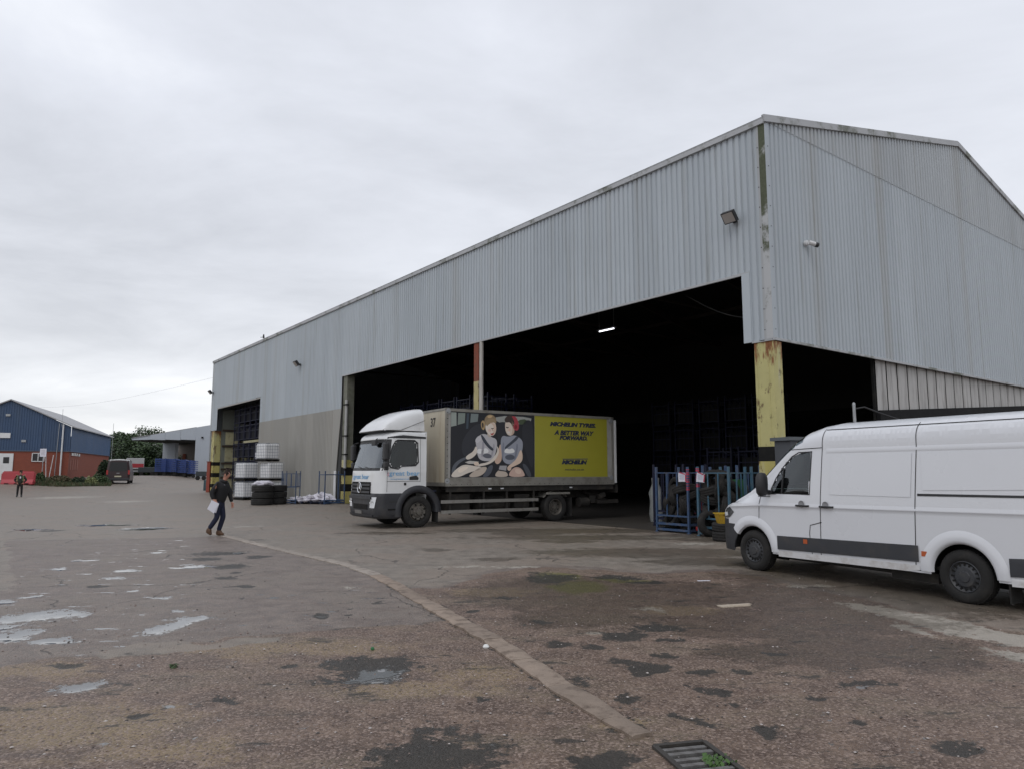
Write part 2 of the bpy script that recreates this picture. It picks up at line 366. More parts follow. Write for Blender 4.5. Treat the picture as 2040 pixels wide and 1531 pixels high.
def make_ground():
    ang = np.concatenate([np.linspace(-46, 46, 640), np.linspace(49, 311, 70)])*math.pi/180
    rad = [0.4]
    while rad[-1] < 4000: rad.append(rad[-1]*(1.011 if 3.5 < rad[-1] < 45 else 1.03 if rad[-1] < 250 else 1.15))
    rad = np.array(rad); na, nr = len(ang), len(rad)
    A, Q = np.meshgrid(ang, rad); X = Q*np.sin(A); Y = Q*np.cos(A)
    def smn(a): a = np.clip(a, 0, 1); return a*a*(3-2*a)
    k = smn((Y-50)/18)*smn((-X-28)/8)
    Z = k*(.62+.5*smn((-X-38)/4)*smn((100-Y)/15)+.008*np.maximum(0, np.minimum(Y, 160)-70))
    wx = X+.45*(fbm(X, Y, .45, 4, 3)-.5); wy = Y+.5*(fbm(X, Y, .45, 4, 8)-.5)
    # wet and painted-shade fields
    pud = np.zeros(X.shape)
    for q in [(80,1226,80,13),(10,1246,60,9),(115,1274,44,8),(350,1245,34,18),(155,1370,44,14),(40,1262,60,10),(392,1127,34,4),(758,1346,66,17),(265,1136,34,3),(290,1052,50,3),(550,1191,13,2.4),(18,1196,22,4),(60,1187,22,3),(312,1190,20,3),(345,1216,22,3),(60,1054,34,2),(215,1045,60,2),(170,1115,20,2),(230,1150,30,2.5),(430,1068,0.1,.1),(120,1132,18,2.5),(310,1100,14,2),(470,1100,10,1.5),(1745,1371,26,3),(280,1175,12,2)]:
        pud = ell(pud, wx, wy, *q)
    dark = np.zeros(X.shape)
    for q in [(440,1101,52,3),(462,1127,44,4),(455,1150,30,2.5),(480,1167,28,2.5),(487,1190,10,3),(680,1197,14,2.5),(683,1213,10,2),(690,1223,16,2),(1275,1336,50,13),(1150,1358,26,9),(1395,1432,38,9),(1240,1264,55,7),(1105,1282,36,6),(880,1505,165,36),(1230,1505,60,22),(1400,1290,22,3),(1395,1340,34,6),(1415,1376,36,6),(1310,1248,60,5),(1340,1272,40,5),(1740,1364,66,3),(1610,1387,28,3),(100,1056,30,1.5),(748,1340,100,30),(1090,1152,54,10),(1290,1160,40,3),(1230,1318,30,6),(1480,1275,22,3),(1460,1400,20,4),(1240,1150,60,4),(940,1216,20,3),(1000,1190,26,3),(1900,1500,60,14),(410,1112,40,3),(520,1108,26,2.5),(470,1140,20,3),(1080,1235,26,5),(1180,1290,24,6),(1330,1305,30,6),(1480,1335,26,5),(1560,1300,24,4),(1250,1390,26,8),(1520,1450,34,8),(1340,1420,20,7),(1700,1440,30,5),(960,1395,24,6),(480,1390,30,6),(300,1420,26,5),(120,1330,60,4),(560,1330,24,4),(640,1225,16,3),(760,1200,20,3),(200,1165,22,2.5)]:
        dark = ell(dark, wx, wy, q[0], q[1], q[2], q[3]*1.3)
    damp_shade = np.zeros(X.shape)  # damp stains, also painting in the lorry's shadow and the dark under the van
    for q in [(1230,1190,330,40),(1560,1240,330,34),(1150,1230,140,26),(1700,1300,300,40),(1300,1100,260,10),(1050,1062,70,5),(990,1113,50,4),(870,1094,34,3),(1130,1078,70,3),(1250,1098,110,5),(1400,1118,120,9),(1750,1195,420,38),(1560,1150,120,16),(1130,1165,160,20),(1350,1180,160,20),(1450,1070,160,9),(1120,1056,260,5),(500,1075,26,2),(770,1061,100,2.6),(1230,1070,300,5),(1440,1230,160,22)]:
        damp_shade = ell(damp_shade, wx, wy, *q)
    moss = np.zeros(X.shape)
    for q in [(1110,1148,60,11),(1150,1170,70,16),(1240,1155,60,7)]: moss = ell(moss, wx, wy, *q)
    lite = np.zeros(X.shape)  # pale scrapes; the far left patches paint sky reflected off shallow water
    for q in [(1450,1204,52,5),(1290,1212,44,6),(1330,1070,110,4),(1390,1082,60,4),(1190,1258,20,4),(940,1127,90,4),(1060,1130,60,3),(690,1170,60,3),(1600,1165,70,4),(130,990,80,4),(250,998,60,3),(480,1048,60,2)]: lite = ell(lite, wx, wy, *q, k=.62)
    for po in ([(1670,1200),(1800,1214),(1900,1236),(2060,1270),(2060,1290),(1900,1262),(1760,1228)],[(1770,1238),(1840,1250),(1900,1275),(1820,1262)],[(1980,1293),(2080,1300),(2080,1325),(2000,1310)]):
        lite = np.maximum(lite, np.clip(.55-poly_sdf(wx, wy, pxpoly(po))*3.0, 0, 1))
    tan = np.zeros(X.shape)
    for q in [(150,1450,260,60),(60,1340,160,20),(330,1290,160,12),(820,1375,170,22),(620,1290,240,22),(1240,1440,60,10),(950,1340,110,24),(330,1500,200,30),(980,1180,100,14),(1350,1215,90,12)]:
        tan = ell(tan, wx, wy, *q)
    concp = pxpoly([(428,1062),(560,1095),(740,1140),(790,1168),(880,1166),(960,1138),(1100,1122),(1290,1138),(1450,1130),(1640,1170),(1900,1235),(2300,1300),(2600,1200),(1500,1040),(700,1020),(430,1040)])
    conc = np.clip(.5-poly_sdf(wx, wy, concp)*1.2, 0, 1)
    far = np.clip((wy-19.4-.25*(wx+8))*1.2+.5, 0, 1)*np.where(X < -2, 1, 0)
    conc = np.maximum(conc, far)
    conc = np.maximum(conc, np.clip(.5-poly_sdf(wx, wy, pxpoly([(-60,1050),(10,1052),(22,1174),(-60,1182)]))*6, 0, 1))
    conc = np.maximum(conc, np.clip(.5-poly_sdf(wx, wy, pxpoly([(180,1300),(280,1277),(400,1282),(560,1262),(560,1272),(330,1300),(200,1312)]))*4, 0, .8))
    brownp = pxpoly([(-400,1372),(0,1328),(300,1292),(560,1256),(800,1240),(900,1232)])
    brown = poly_sdf(wx, wy, brownp+[(KW[8].x, KW[8].y), (1.2, 4.4), (1.6, -4), (-8, -4)])
    brown = np.clip(.5-brown*2.5, 0, 1)
    rp = [(k_.x, k_.y) for k_ in KW[5:]]+[(1.6, -4), (60, -4), (60, 12), (5, 9.4)]+pxpoly([(1640,1178),(1450,1136),(1290,1142),(1100,1128),(960,1144),(880,1170)])
    brown = np.maximum(brown, np.clip(.5-poly_sdf(wx, wy, rp)*1.5, 0, 1))
    dk_ = np.full(X.shape, 1e9)
    for (a_, b_) in zip(KW, KW[1:]):
        ex, ey = b_.x-a_.x, b_.y-a_.y; t_ = np.clip(((X-a_.x)*ex+(Y-a_.y)*ey)/(ex*ex+ey*ey), 0, 1); dk_ = np.minimum(dk_, np.hypot(X-a_.x-ex*t_, Y-a_.y-ey*t_))
    dark = np.maximum(dark, .56*np.clip(1-np.abs(dk_-.125)/.07, 0, 1))
    bs_ = poly_sdf(wx, wy, brownp+[(KW[8].x, KW[8].y), (1.2, 4.4), (1.6, -4), (-8, -4)])
    dark = np.maximum(dark, .42*np.clip(1-np.abs(bs_)/.05, 0, 1))
    # relief
    near = np.clip(1-(Q-12)/20, 0, 1)
    Z += near*(.016*(fbm(X, Y, .9, 5, 21)-.5)+.006*(fbm(X, Y, .12, 3, 2)-.5)*brown)
    Z -= .018*np.clip(pud*1.6-.3, 0, 1)*near*.7+.012*np.clip(dark*1.4-.3, 0, 1)*near
    # pooled water is level: flatten where wet
    dh = np.hypot((X-1.12)/.42, (Y-4.60)/.75)
    me = bpy.data.meshes.new('ground')
    co = np.stack([X, Y, Z], -1).reshape(-1, 3)
    idx = np.arange(nr*na).reshape(nr, na); nx = np.roll(idx, -1, 1)
    fq = np.stack([idx[:-1], idx[1:], nx[1:], nx[:-1]], -1).reshape(-1, 4)
    # leave the drain channel open
    cx_ = co[fq].mean(1)
    keep = poly_sdf(cx_[:, 0], cx_[:, 1], DRAIN_HOLE) > 0
    fq = fq[keep]
    me.vertices.add(len(co)); me.vertices.foreach_set('co', co.ravel().astype(np.float32))
    me.loops.add(fq.size); me.loops.foreach_set('vertex_index', fq.ravel().astype(np.int32))
    me.polygons.add(len(fq)); me.polygons.foreach_set('loop_start', np.arange(0, fq.size, 4, dtype=np.int32)); me.polygons.foreach_set('use_smooth', np.ones(len(fq), bool))
    me.update(calc_edges=True)
    for nm, ch in (('surf_a', (pud, dark, damp_shade, moss)), ('surf_b', (conc, brown, lite, tan))):
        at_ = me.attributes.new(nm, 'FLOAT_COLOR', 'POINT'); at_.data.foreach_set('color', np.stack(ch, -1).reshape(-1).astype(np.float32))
    m_, t, b = newmat('worn_yard_surface')
    P = N(t, 'ShaderNodeNewGeometry').outputs['Position']
    def attr(nm):
        a_ = N(t, 'ShaderNodeAttribute', attribute_name=nm); s_ = N(t, 'ShaderNodeSeparateColor'); t.links.new(a_.outputs['Color'], s_.inputs[0]); return s_.outputs[0], s_.outputs[1], s_.outputs[2], a_.outputs['Alpha']
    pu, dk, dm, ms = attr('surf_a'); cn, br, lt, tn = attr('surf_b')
    n1 = nz(t, P, .55, 6, .6); n2 = nz(t, P, 3.5, 7, .68); n3 = nz(t, P, 24, 4, .7); n4 = nz(t, P, 1.6, 5, .6, (.35, 1, 1)); nd = mth(t, 'ADD', mth(t, 'MULTIPLY', nz(t, P, 2.6, 6, .7), .55), mth(t, 'MULTIPLY', nz(t, P, 11, 6, .75), .45)); n5 = nz(t, P, 7, 6, .75); n6 = nz(t, P, 2.2, 6, .7, (.6, 1.3, 1))
    v = N(t, 'ShaderNodeTexVoronoi', {'Scale': 62., 'Randomness': 1.}); t.links.new(P, v.inputs['Vector'])
    vc = N(t, 'ShaderNodeSeparateColor'); t.links.new(v.outputs['Color'], vc.inputs[0])
    cc = mixc(t, sstep(t, n2, .25, .75), (0.148, 0.127, 0.105), (0.261, 0.228, 0.192))
    cc = mixc(t, mth(t, 'MULTIPLY', sstep(t, n1, .42, .62), .5), cc, (0.236, 0.185, 0.148))
    # mauve grey worn tarmac
    ca = mixc(t, sstep(t, n2, .3, .7), (0.111, 0.090, 0.080), (0.223, 0.187, 0.161))
    ca = mixc(t, mth(t, 'MULTIPLY', sstep(t, n1, .40, .64), .55), ca, (0.188, 0.162, 0.133))
    ca = mixc(t, mth(t, 'MULTIPLY', sstep(t, n6, .50, .62), .5), ca, (0.101, 0.077, 0.064)); ca = mixc(t, mth(t, 'MULTIPLY', sstep(t, n5, .60, .68), .45), ca, (0.050, 0.038, 0.032))
    # brown aggregate
    cb = mixc(t, sstep(t, n2, .3, .7), (0.073, 0.044, 0.031), (0.205, 0.142, 0.103))
    cb = mixc(t, mth(t, 'MULTIPLY', sstep(t, n4, .46, .62), .55), cb, (0.157, 0.124, 0.082))
    cb = mixc(t, mth(t, 'MULTIPLY', sstep(t, n6, .50, .60), .55), cb, (0.073, 0.046, 0.033)); cb = mixc(t, mth(t, 'MULTIPLY', sstep(t, n5, .56, .64), .6), cb, (0.033, 0.021, 0.016))
    cb = mixc(t, mth(t, 'MULTIPLY', sstep(t, mth(t, 'ADD', tn, mth(t, 'MULTIPLY', mth(t, 'SUBTRACT', n2, .5), 1.6)), .35, .85), .62), cb, (0.258, 0.190, 0.101))
    stone = mixc(t, vc.outputs[0], (0.052, 0.031, 0.023), (0.343, 0.258, 0.212))
    speck = mth(t, 'MULTIPLY', sstep(t, mth(t, 'ADD', vc.outputs[1], mth(t, 'MULTIPLY', n3, .3)), .5, .8), .75)
    cb = mixc(t, speck, cb, stone)
    ca = mixc(t, mth(t, 'MULTIPLY', speck, .45), ca, stone)
    edge = lambda f, amp, lo, hi: sstep(t, mth(t, 'ADD', f, mth(t, 'MULTIPLY', mth(t, 'SUBTRACT', n2, .5), amp)), lo, hi)
    c = mixc(t, edge(br, .5, .42, .58), ca, cb)
    c = mixc(t, mth(t, 'MULTIPLY', edge(cn, .5, .42, .58), .92), c, cc)
    # cracks
    vk = N(t, 'ShaderNodeTexVoronoi', {'Scale': .33}, feature='DISTANCE_TO_EDGE')
    wp = N(t, 'ShaderNodeVectorMath', operation='ADD'); nn = N(t, 'ShaderNodeTexNoise', {'Scale': 1.2, 'Detail': 6}); t.links.new(P, nn.inputs['Vector']); t.links.new(P, wp.inputs[0]); t.links.new(nn.outputs['Color'], wp.inputs[1]); t.links.new(wp.outputs[0], vk.inputs['Vector'])
    crack = mth(t, 'MULTIPLY', mth(t, 'SUBTRACT', 1., sstep(t, vk.outputs[0], .002, .008)), mth(t, 'MULTIPLY', sstep(t, n1, .45, .55), mth(t, 'SUBTRACT', 1., mth(t, 'MULTIPLY', br, .85))))
    c = mixc(t, mth(t, 'MULTIPLY', crack, .7), c, (.045, .04, .036))
    c = mixc(t, mth(t, 'MULTIPLY', sstep(t, mth(t, 'ADD', lt, mth(t, 'MULTIPLY', mth(t, 'SUBTRACT', nd, .5), 3.2)), .42, .62), .75), c, (.40, .37, .32))
    c = mixc(t, mth(t, 'MULTIPLY', sstep(t, mth(t, 'ADD', ms, mth(t, 'MULTIPLY', mth(t, 'SUBTRACT', nd, .5), 1.2)), .45, .75), .8), c, (.125, .12, .03))
    dmpsh = mth(t, 'MULTIPLY', sstep(t, mth(t, 'ADD', dm, mth(t, 'MULTIPLY', mth(t, 'SUBTRACT', nd, .5), 2.4)), .30, .60), .75)
    c = mixc(t, dmpsh, c, mixc(t, 1., c, (.41, .39, .35), 'MULTIPLY'))
    dkm = sstep(t, mth(t, 'ADD', dk, mth(t, 'MULTIPLY', mth(t, 'SUBTRACT', nd, .5), 3.8)), .43, .66)
    # scattered small dark moss spots
    scat = mth(t, 'MULTIPLY', sstep(t, nz(t, P, 2.3, 7, .75, (.5, 1.4, 1)), .585, .63), edge(br, .4, .3, .6))
    dkm = mth(t, 'MAXIMUM', dkm, mth(t, 'MULTIPLY', scat, .9))
    c = mixc(t, mth(t, 'MULTIPLY', dkm, .9), c, mixc(t, n3, (.010, .010, .008), (.034, .031, .026)))
    glint = mth(t, 'MULTIPLY', sstep(t, nz(t, P, 3.4, 5, .65, (.55, 1.5, 1)), .635, .655), mth(t, 'MULTIPLY', mth(t, 'SUBTRACT', 1., sstep(t, br, .2, .5)), mth(t, 'SUBTRACT', 1., sstep(t, cn, .3, .6))))
    pum = sstep(t, mth(t, 'ADD', pu, mth(t, 'MULTIPLY', mth(t, 'SUBTRACT', nd, .5), 4.4)), .46, .56)
    pum = mth(t, 'MAXIMUM', pum, glint)
    rim = mth(t, 'MULTIPLY', sstep(t, mth(t, 'ADD', pu, mth(t, 'MULTIPLY', mth(t, 'SUBTRACT', nd, .5), 2.6)), .18, .42), .55)
    c = mixc(t, rim, c, mixc(t, 1., c, (.5, .47, .44), 'MULTIPLY'))
    c = mixc(t, pum, c, (.10, .10, .098))
    t.links.new(c, b.inputs['Base Color'])
    rg = mth(t, 'MULTIPLY_ADD', n2, .35, .36)
    rg = mth(t, 'SUBTRACT', rg, mth(t, 'MULTIPLY', dmpsh, .16)); rg = mth(t, 'SUBTRACT', rg, mth(t, 'MULTIPLY', rim, .3))
    rgm = N(t, 'ShaderNodeMix'); t.links.new(pum, rgm.inputs[0]); t.links.new(rg, rgm.inputs[2]); rgm.inputs[3].default_value = .03
    t.links.new(rgm.outputs[0], b.inputs['Roughness'])
    iom = N(t, 'ShaderNodeMix'); t.links.new(pum, iom.inputs[0]); iom.inputs[2].default_value = 1.42; iom.inputs[3].default_value = 1.9; t.links.new(iom.outputs[0], b.inputs['IOR'])
    h = mth(t, 'ADD', mth(t, 'MULTIPLY', v.outputs['Distance'], -.8), mth(t, 'ADD', mth(t, 'MULTIPLY', n2, 2.2), n3))
    h = mth(t, 'SUBTRACT', h, mth(t, 'MULTIPLY', crack, 2.0))
    inv = mth(t, 'SUBTRACT', 1., pum)
    bn = N(t, 'ShaderNodeBump', {'Distance': .012}); t.links.new(mth(t, 'MULTIPLY', inv, .75), bn.inputs['Strength']); t.links.new(h, bn.inputs['Height'])
    t.links.new(bn.outputs[0], b.inputs['Normal'])
    me.materials.append(m_)
    o = bpy.data.objects.new('ground', me); COL.objects.link(o); tag(o, kind='structure')
    return o
# drain channel outline (a slot running away from the end of the kerb)
DR_A = at(1402, 1478); DR_DIR = (at(1512, 1560)-DR_A).normalized(); DR_P = Vector((-DR_DIR.y, DR_DIR.x, 0))
if DR_P.x > 0: DR_P = -DR_P
DR_W, DR_L = .34, 1.3
DRAIN_HOLE = [tuple((DR_A+DR_P*a*DR_W+DR_DIR*b*DR_L)[:2]) for a, b in ((0, 0), (1, 0), (1, 1), (0, 1))]
ground = make_ground()
#@@GROUND_END

# kerb: flush line of pinkish concrete blocks
M['kerbst'] = mat('pinkish_concrete_block', (.27, .21, .165), .8, var=.3, scale=5, dirt=(.10, .07, .05), damt=.8, dscale=6, bmp=.5, bscale=30, rnd=.22)
M['kerbgrey'] = mat('grey_concrete_block', (.33, .285, .245), .8, var=.25, scale=5, dirt=(.12, .095, .08), damt=.7, dscale=6, bmp=.5, bscale=30, rnd=.2)
kerb = thing('kerb', None, None); kerb['kind'] = 'structure'
def polyline_resample(pts, step):
    out = [pts[0]]; acc = 0
    for a, b in zip(pts, pts[1:]):
        L = (b-a).length; d = step-acc
        while d <= L: out.append(a+(b-a)*d/L); d += step
        acc = (acc+L) % step
    return out
kp = polyline_resample(KW, .12)
seg = 7
for i in range(0, len(kp)-2, seg):
    pts = kp[i:i+seg+1]
    if len(pts) < 3: break
    mb = MB(); rows = []; rows0 = []
    for j, p in enumerate(pts):
        d = (pts[min(j+1, len(pts)-1)]-pts[max(j-1, 0)]).normalized(); n = Vector((-d.y, d.x, 0)); n = n if n.x > 0 else -n
        sh = .004 if j == 0 else (-.004 if j == len(pts)-1 else 0)
        q = p+d*sh; w = .112*(1-.35*max(0, (i+j-len(kp)+8)/8))
        wa = w+(mnoise.noise(q*4)*.03); wb = w+(mnoise.noise(q*4+Vector((9, 0, 0)))*.03); h = .018+.006*mnoise.noise(q*3)+.004*hsh(i)
        rows.append([q-n*wa+Vector((0,0,-.05)), q-n*wa+Vector((0,0,h-.008)), q-n*(wa-.02)+Vector((0,0,h)), q+n*(wb-.02)+Vector((0,0,h)), q+n*wb+Vector((0,0,h-.008)), q+n*wb+Vector((0,0,-.05))])
    mb.grid(rows); mb.f.append(tuple(range(6))); mb.m.append(0); k_ = len(rows)*6; mb.f.append(tuple(range(k_-6, k_))[::-1]); mb.m.append(0)
    mb.build('kerb_stone', M['kerbgrey'] if pts[0].y > 12.8 else M['kerbst'], kerb, 40)

# loose stones
def scatter_stones():
    mb = MB(); rr = random.Random(3)
    base = [(1,0,0),(-.9,.2,0),(0,1,.1),(.1,-.9,0),(.1,.1,.7),(0,0,-.6)]; fs = [(0,2,4),(2,1,4),(1,3,4),(3,0,4),(2,0,5),(1,2,5),(3,1,5),(0,3,5)]
    n = 0
    while n < 5200:
        y = 3.3+rr.random()**1.7*9; x = rr.uniform(-.78, .78)*y
        if y > 8.6-.2*x and x < -1.5 and rr.random() < .85: continue
        f = mnoise.noise(Vector((x*.8, y*.8, 3)))+rr.uniform(-.35, .6)
        if f < .1: continue
        s = rr.choice((.004, .005, .006, .007, .009, .013))*rr.uniform(.7, 1.3); a = rr.uniform(0, 6.28)
        mb.add([(x+s*(p[0]*math.cos(a)-p[1]*math.sin(a)), y+s*(p[0]*math.sin(a)+p[1]*math.cos(a)), .004+s*p[2]*.7) for p in base], fs, rr.choice((0, 0, 0, 1, 2))); n += 1
    o = mb.build('loose_gravel', [mat('brown_stone', (.20, .15, .13), .8, var=.4, scale=14), mat('pale_stone', (.42, .38, .36), .8, var=.3, scale=14), mat('dark_stone', (.07, .06, .055), .8, var=.4, scale=14)])
    tag(o, kind='stuff')
scatter_stones()

# drain
dr = thing('drain', 'slotted iron drain channel full of weeds at the bottom edge of the yard', 'drain', DR_A)
DP, DD = DR_P, DR_DIR
mb = MB()
for s_, a in ((0, .0), (1, DR_W)):
    mb.bar(DP*a+Vector((0,0,-.01)), DP*a+DD*DR_L+Vector((0,0,-.01)), .035, .05)
mb.bar(Vector((0,0,-.01)), DP*DR_W+Vector((0,0,-.01)), .035, .05)
mb.build('frame', mat('dark_iron', (.05, .045, .04), .6, .3, var=.3, scale=12), dr)
mb = MB(); q = [DP*0, DP*DR_W, DP*DR_W+DD*DR_L, DD*DR_L]
mb.add([v_+Vector((0,0,-.22)) for v_ in q]+[v_ for v_ in q], [(0,1,2,3),(0,1,5,4),(1,2,6,5),(2,3,7,6),(3,0,4,7)])
mb.build('channel', mat('wet_black_silt', (.012, .011, .010), .5, var=.4), dr)
gbar = MB(); gbar.bar((0,0,0), DP*(DR_W-.04), .038, .03); gme = gbar.mesh('grate_bar', mat('worn_iron_bar', (.17, .165, .16), .5, .3, var=.4, scale=14, dirt=(.06, .045, .035), damt=.5, dscale=20))
for k in range(15): inst(gme, 'grate_bar', dr, DD*(.06+k*.083)+DP*.02+Vector((0, 0, -.012+.004*hsh(k))))
def leaf_clump(mb, n, r, h, size, rr, c=(0,0,0), mi=0):
    for _ in range(n):
        a = rr.uniform(0, 6.28); d = rr.random()**.6*r; z = rr.random()*h
        p = Vector((c[0]+d*math.cos(a), c[1]+d*math.sin(a), c[2]+z)); s = size*rr.uniform(.6, 1.4)
        u = Vector((rr.gauss(0,1), rr.gauss(0,1), rr.gauss(0,.6))).normalized()*s; v_ = u.orthogonal().normalized()*s*.45
        mb.add([p-u*.1, p+u*.5+v_, p+u, p+u*.5-v_], [(0,1,2,3)], mi)
rr = random.Random(5); mb = MB(); leaf_clump(mb, 170, .10, .05, .028, rr)
wd = mb.build('weed', mat('bright_weed', (.05, .11, .02), .6, var=.5, scale=30), loc=DR_A+DD*.30+DP*.07+Vector((0,0,-.03)))
tag(wd, 'small bright green weed growing out of the drain grate', 'weed')
rr = random.Random(6); mb = MB(); leaf_clump(mb, 40, .035, .02, .02, rr)
tag(mb.build('weed', M['leafm'], loc=at(345, 1328)), 'tiny green weed growing in the brown gravel left of the pothole', 'weed')
mb = MB(); mb.lathe([(.001, .0), (.03, 0), (.034, .012), (.02, .03), (.001, .034)], 7)
tag(mb.build('stone', mat('white_stone', (.68, .68, .66), .7), loc=at(968, 1289)), 'small white stone lying beside the kerb', 'stone')
mb = MB(); mb.lathe([(.001, 0), (.018, 0), (.018, .015), (.012, .025), (.001, .025)], 8)
tag(mb.build('bottle_cap', mat('green_plastic', (.02, .13, .04), .4), loc=at(742, 1293)), 'green plastic cap lying on the gravel above the pothole', 'litter')
mb = MB(); mb.box((0,0,.006), (.42, .13, .012), .3); mb.box((.1,.02,.012), (.3, .06, .012), .45)
tag(mb.build('wood_scrap', mat('splintered_pale_wood', (.40, .34, .27), .8, var=.3, scale=10), loc=at(1462, 1206)), 'pale flattened scrap of wood on the ground in front of the van', 'scrap')
mb = MB(); mb.box((0,0,.004), (.2, .05, .006), .1)
tag(mb.build('paper_scrap', M['paper'], loc=at(1402, 1156)), 'small white paper scrap on the dark ground left of the van', 'litter')

# ------------------------------------------------------------------ warehouse
WO = at(1558, 1077); WR = math.atan2(.6029, .7978)
wh = thing('warehouse', 'large pale grey corrugated metal warehouse with wide open bays and rusty yellow corner column', 'warehouse', WO, WR)
WHM = Matrix.Translation(WO) @ Matrix.Rotation(WR, 4, 'Z')
def W(w, t, z=0.): return WHM @ Vector((w, t, z))
L, WD, EV, RIDGE, SK = 53.8, 25.2, 10.95, 13.85, 5.10
LINT = 6.98
def roofz(w): return EV+(RIDGE-EV)*(1-abs(w-WD/2)/(WD/2))
PROF = [(0, 0), (.112, 0), (.136, .038), (.180, .038), (.20, 0)]
def sheet_mesh(name, m_, width, z0, z1, axis, topf=None, flip=1):
    """profiled sheet; axis 't' stands on the long front (outward -w), 'w' on the gable (outward -t)"""
    mb = MB(); n = int(round(width/.2)); us = []
    for k in range(n):
        for (u, d) in PROF[:-1]: us.append((k*.2+u, d))
    us.append((n*.2, 0)); lo, hi, lo2 = [], [], []
    for u, d in us:
        zt = topf(u) if topf else z1
        if axis == 't': lo.append((d, u, z0)); hi.append((d, u, zt)); lo2.append((d+.03, u, z0))
        else: lo.append((u, d, z0)); hi.append((u, d, zt)); lo2.append((u, d+.03, z0))
    mb.grid([lo2, lo, hi]); return mb.mesh(name, m_)
up = sheet_mesh('cladding_sheet', M['clad'], 1., LINT, EV, 't'); up_s = sheet_mesh('cladding_sheet', M['clad'], 1., SK+.02, EV, 't')
up_tan = sheet_mesh('cladding_sheet', M['clad'], 1., 5.12, EV, 't'); lo_tan = sheet_mesh('cladding_sheet', M['tan'], 1., -.1, 5.17, 't')
# front: over the wide bays
for k in range(26): inst(up, 'cladding_sheet', wh, (0, .8+k, 0))
for k in range(14):
    inst(up_tan, 'cladding_sheet', wh, (0, 26.8+k, 0)); 
    if k: inst(lo_tan, 'cladding_sheet', wh, (-.012, 26.8+k, 0))
# cut lower sheet beside the wide bay leans back at its foot
mb = MB(); mb.add([(-.012, 27.5, -.1), (-.012, 27.8, -.1), (-.012, 27.8, 5.17), (-.012, 26.8, 5.17), (.02, 27.5, -.1), (.02, 27.8, -.1), (.02, 27.8, 5.17), (.02, 26.8, 5.17)], [(0,1,2,3),(7,6,5,4),(0,3,7,4),(0,1,5,4)])
mb.build('cladding_sheet', M['tan'], wh)
for k in range(11): inst(up, 'cladding_sheet', wh, (0, 40.8+k, -.06 if k else 0))
for k in range(2): inst(up_s, 'cladding_sheet', wh, (0, 51.8+k, 0))
mb = MB(); mb.bb((-.004, 40.8, 6.86), (.03, 51.8, 6.95)); mb.build('lintel_trim', M['frame'], wh)
mb = MB(); mb.bb((-.010, .62, 6.93), (.045, 26.8, 6.995)); mb.build('lintel_trim', M['corner'], wh)
# right hand piece beside the corner
s4 = sheet_mesh('cladding_sheet', M['clad'], .6, SK, EV, 't'); inst(s4, 'cladding_sheet', wh, (0, .2, 0)); 
mb = MB(); mb.bb((-.014, .62, SK-.02), (.05, .86, LINT-.01)); mb.build('jamb_flashing', M['clad'], wh)
mb = MB(); mb.bb((-.016, -.018, SK-.03), (-.0, .235, EV)); mb.build('corner_flashing', M['corner'], wh)
mb = MB(); mb.bb((-.018, -.02, SK-.03), (.15, -.004, EV)); mb.build('corner_flashing', M['clad'], wh)
def streakmat():
    m_, t, b = newmat('mossy_streak'); geo = N(t, 'ShaderNodeNewGeometry').outputs['Position']; sp = N(t, 'ShaderNodeSeparateXYZ'); t.links.new(geo, sp.inputs[0])
    v_ = mth(t, 'ADD', nz(t, geo, 1.1, 7, .72), mth(t, 'MULTIPLY', mth(t, 'SUBTRACT', sp.outputs[2], 7.6), .06))
    c = mixc(t, sstep(t, v_, .44, .60), (.42, .43, .44), mixc(t, nz(t, geo, 14, 4), (.035, .045, .022), (.12, .13, .085)))
    t.links.new(c, b.inputs['Base Color']); b.inputs['Roughness'].default_value = .8; return m_
mb = MB(); mb.bb((-.0195, -.0215, SK), (-.0165, .17, EV)); mb.build('moss_streak', streakmat(), wh)
mb = MB(); mb.bb((.0, .4, SK-.03), (.05, .62, SK)); mb.bb((-.014, -.016, SK-.05), (.06, .62, SK-.03)); mb.build('lintel_trim', M['corner'], wh)
# gable: lower lift and the duller upper lift under the verge
gl = sheet_mesh('cladding_sheet', M['clad'], 1., SK+.01, 11.02, 'w')
for k in range(25): inst(gl, 'cladding_sheet', wh, (.12+k, .0, 0))
for k in range(25):
    x0 = .12+k; f = lambda u, x0=x0: roofz(min(x0+u, WD))
    inst(sheet_mesh('cladding_sheet', M['cladtop'], 1., 11.0, 0, 'w', f), 'cladding_sheet', wh, (x0, -.014, 0))
mb = MB(); mb.bb((-.016, -.024, SK-.035), (WD, .03, SK+.03)); mb.build('drip_trim', M['moss'], wh)
def verge(a, b, name='verge_flashing'):
    mb = MB(); p, q = Vector(a), Vector(b)
    mb.bar(p+Vector((0, -.03, -.02)), q+Vector((0, -.03, -.02)), .08, .19, up=(0, 0, 1)); return mb.build(name, M['moss'], wh)
verge((-.06, 0, EV+.10), (WD/2, 0, RIDGE+.10)); verge((WD/2, 0, RIDGE+.10), (WD+.06, 0, EV+.10))
for k in range(9):
    mb = MB(); mb.bb((-.07, k*6.0-.02 if k == 0 else k*6., EV-.05), (.06, min(L, k*6.+5.985), EV+.09)); mb.bb((-.075, k*6.0, EV+.09), (.2, min(L, k*6.+5.985), EV+.11)); mb.build('eave_flashing', M['moss'], wh)
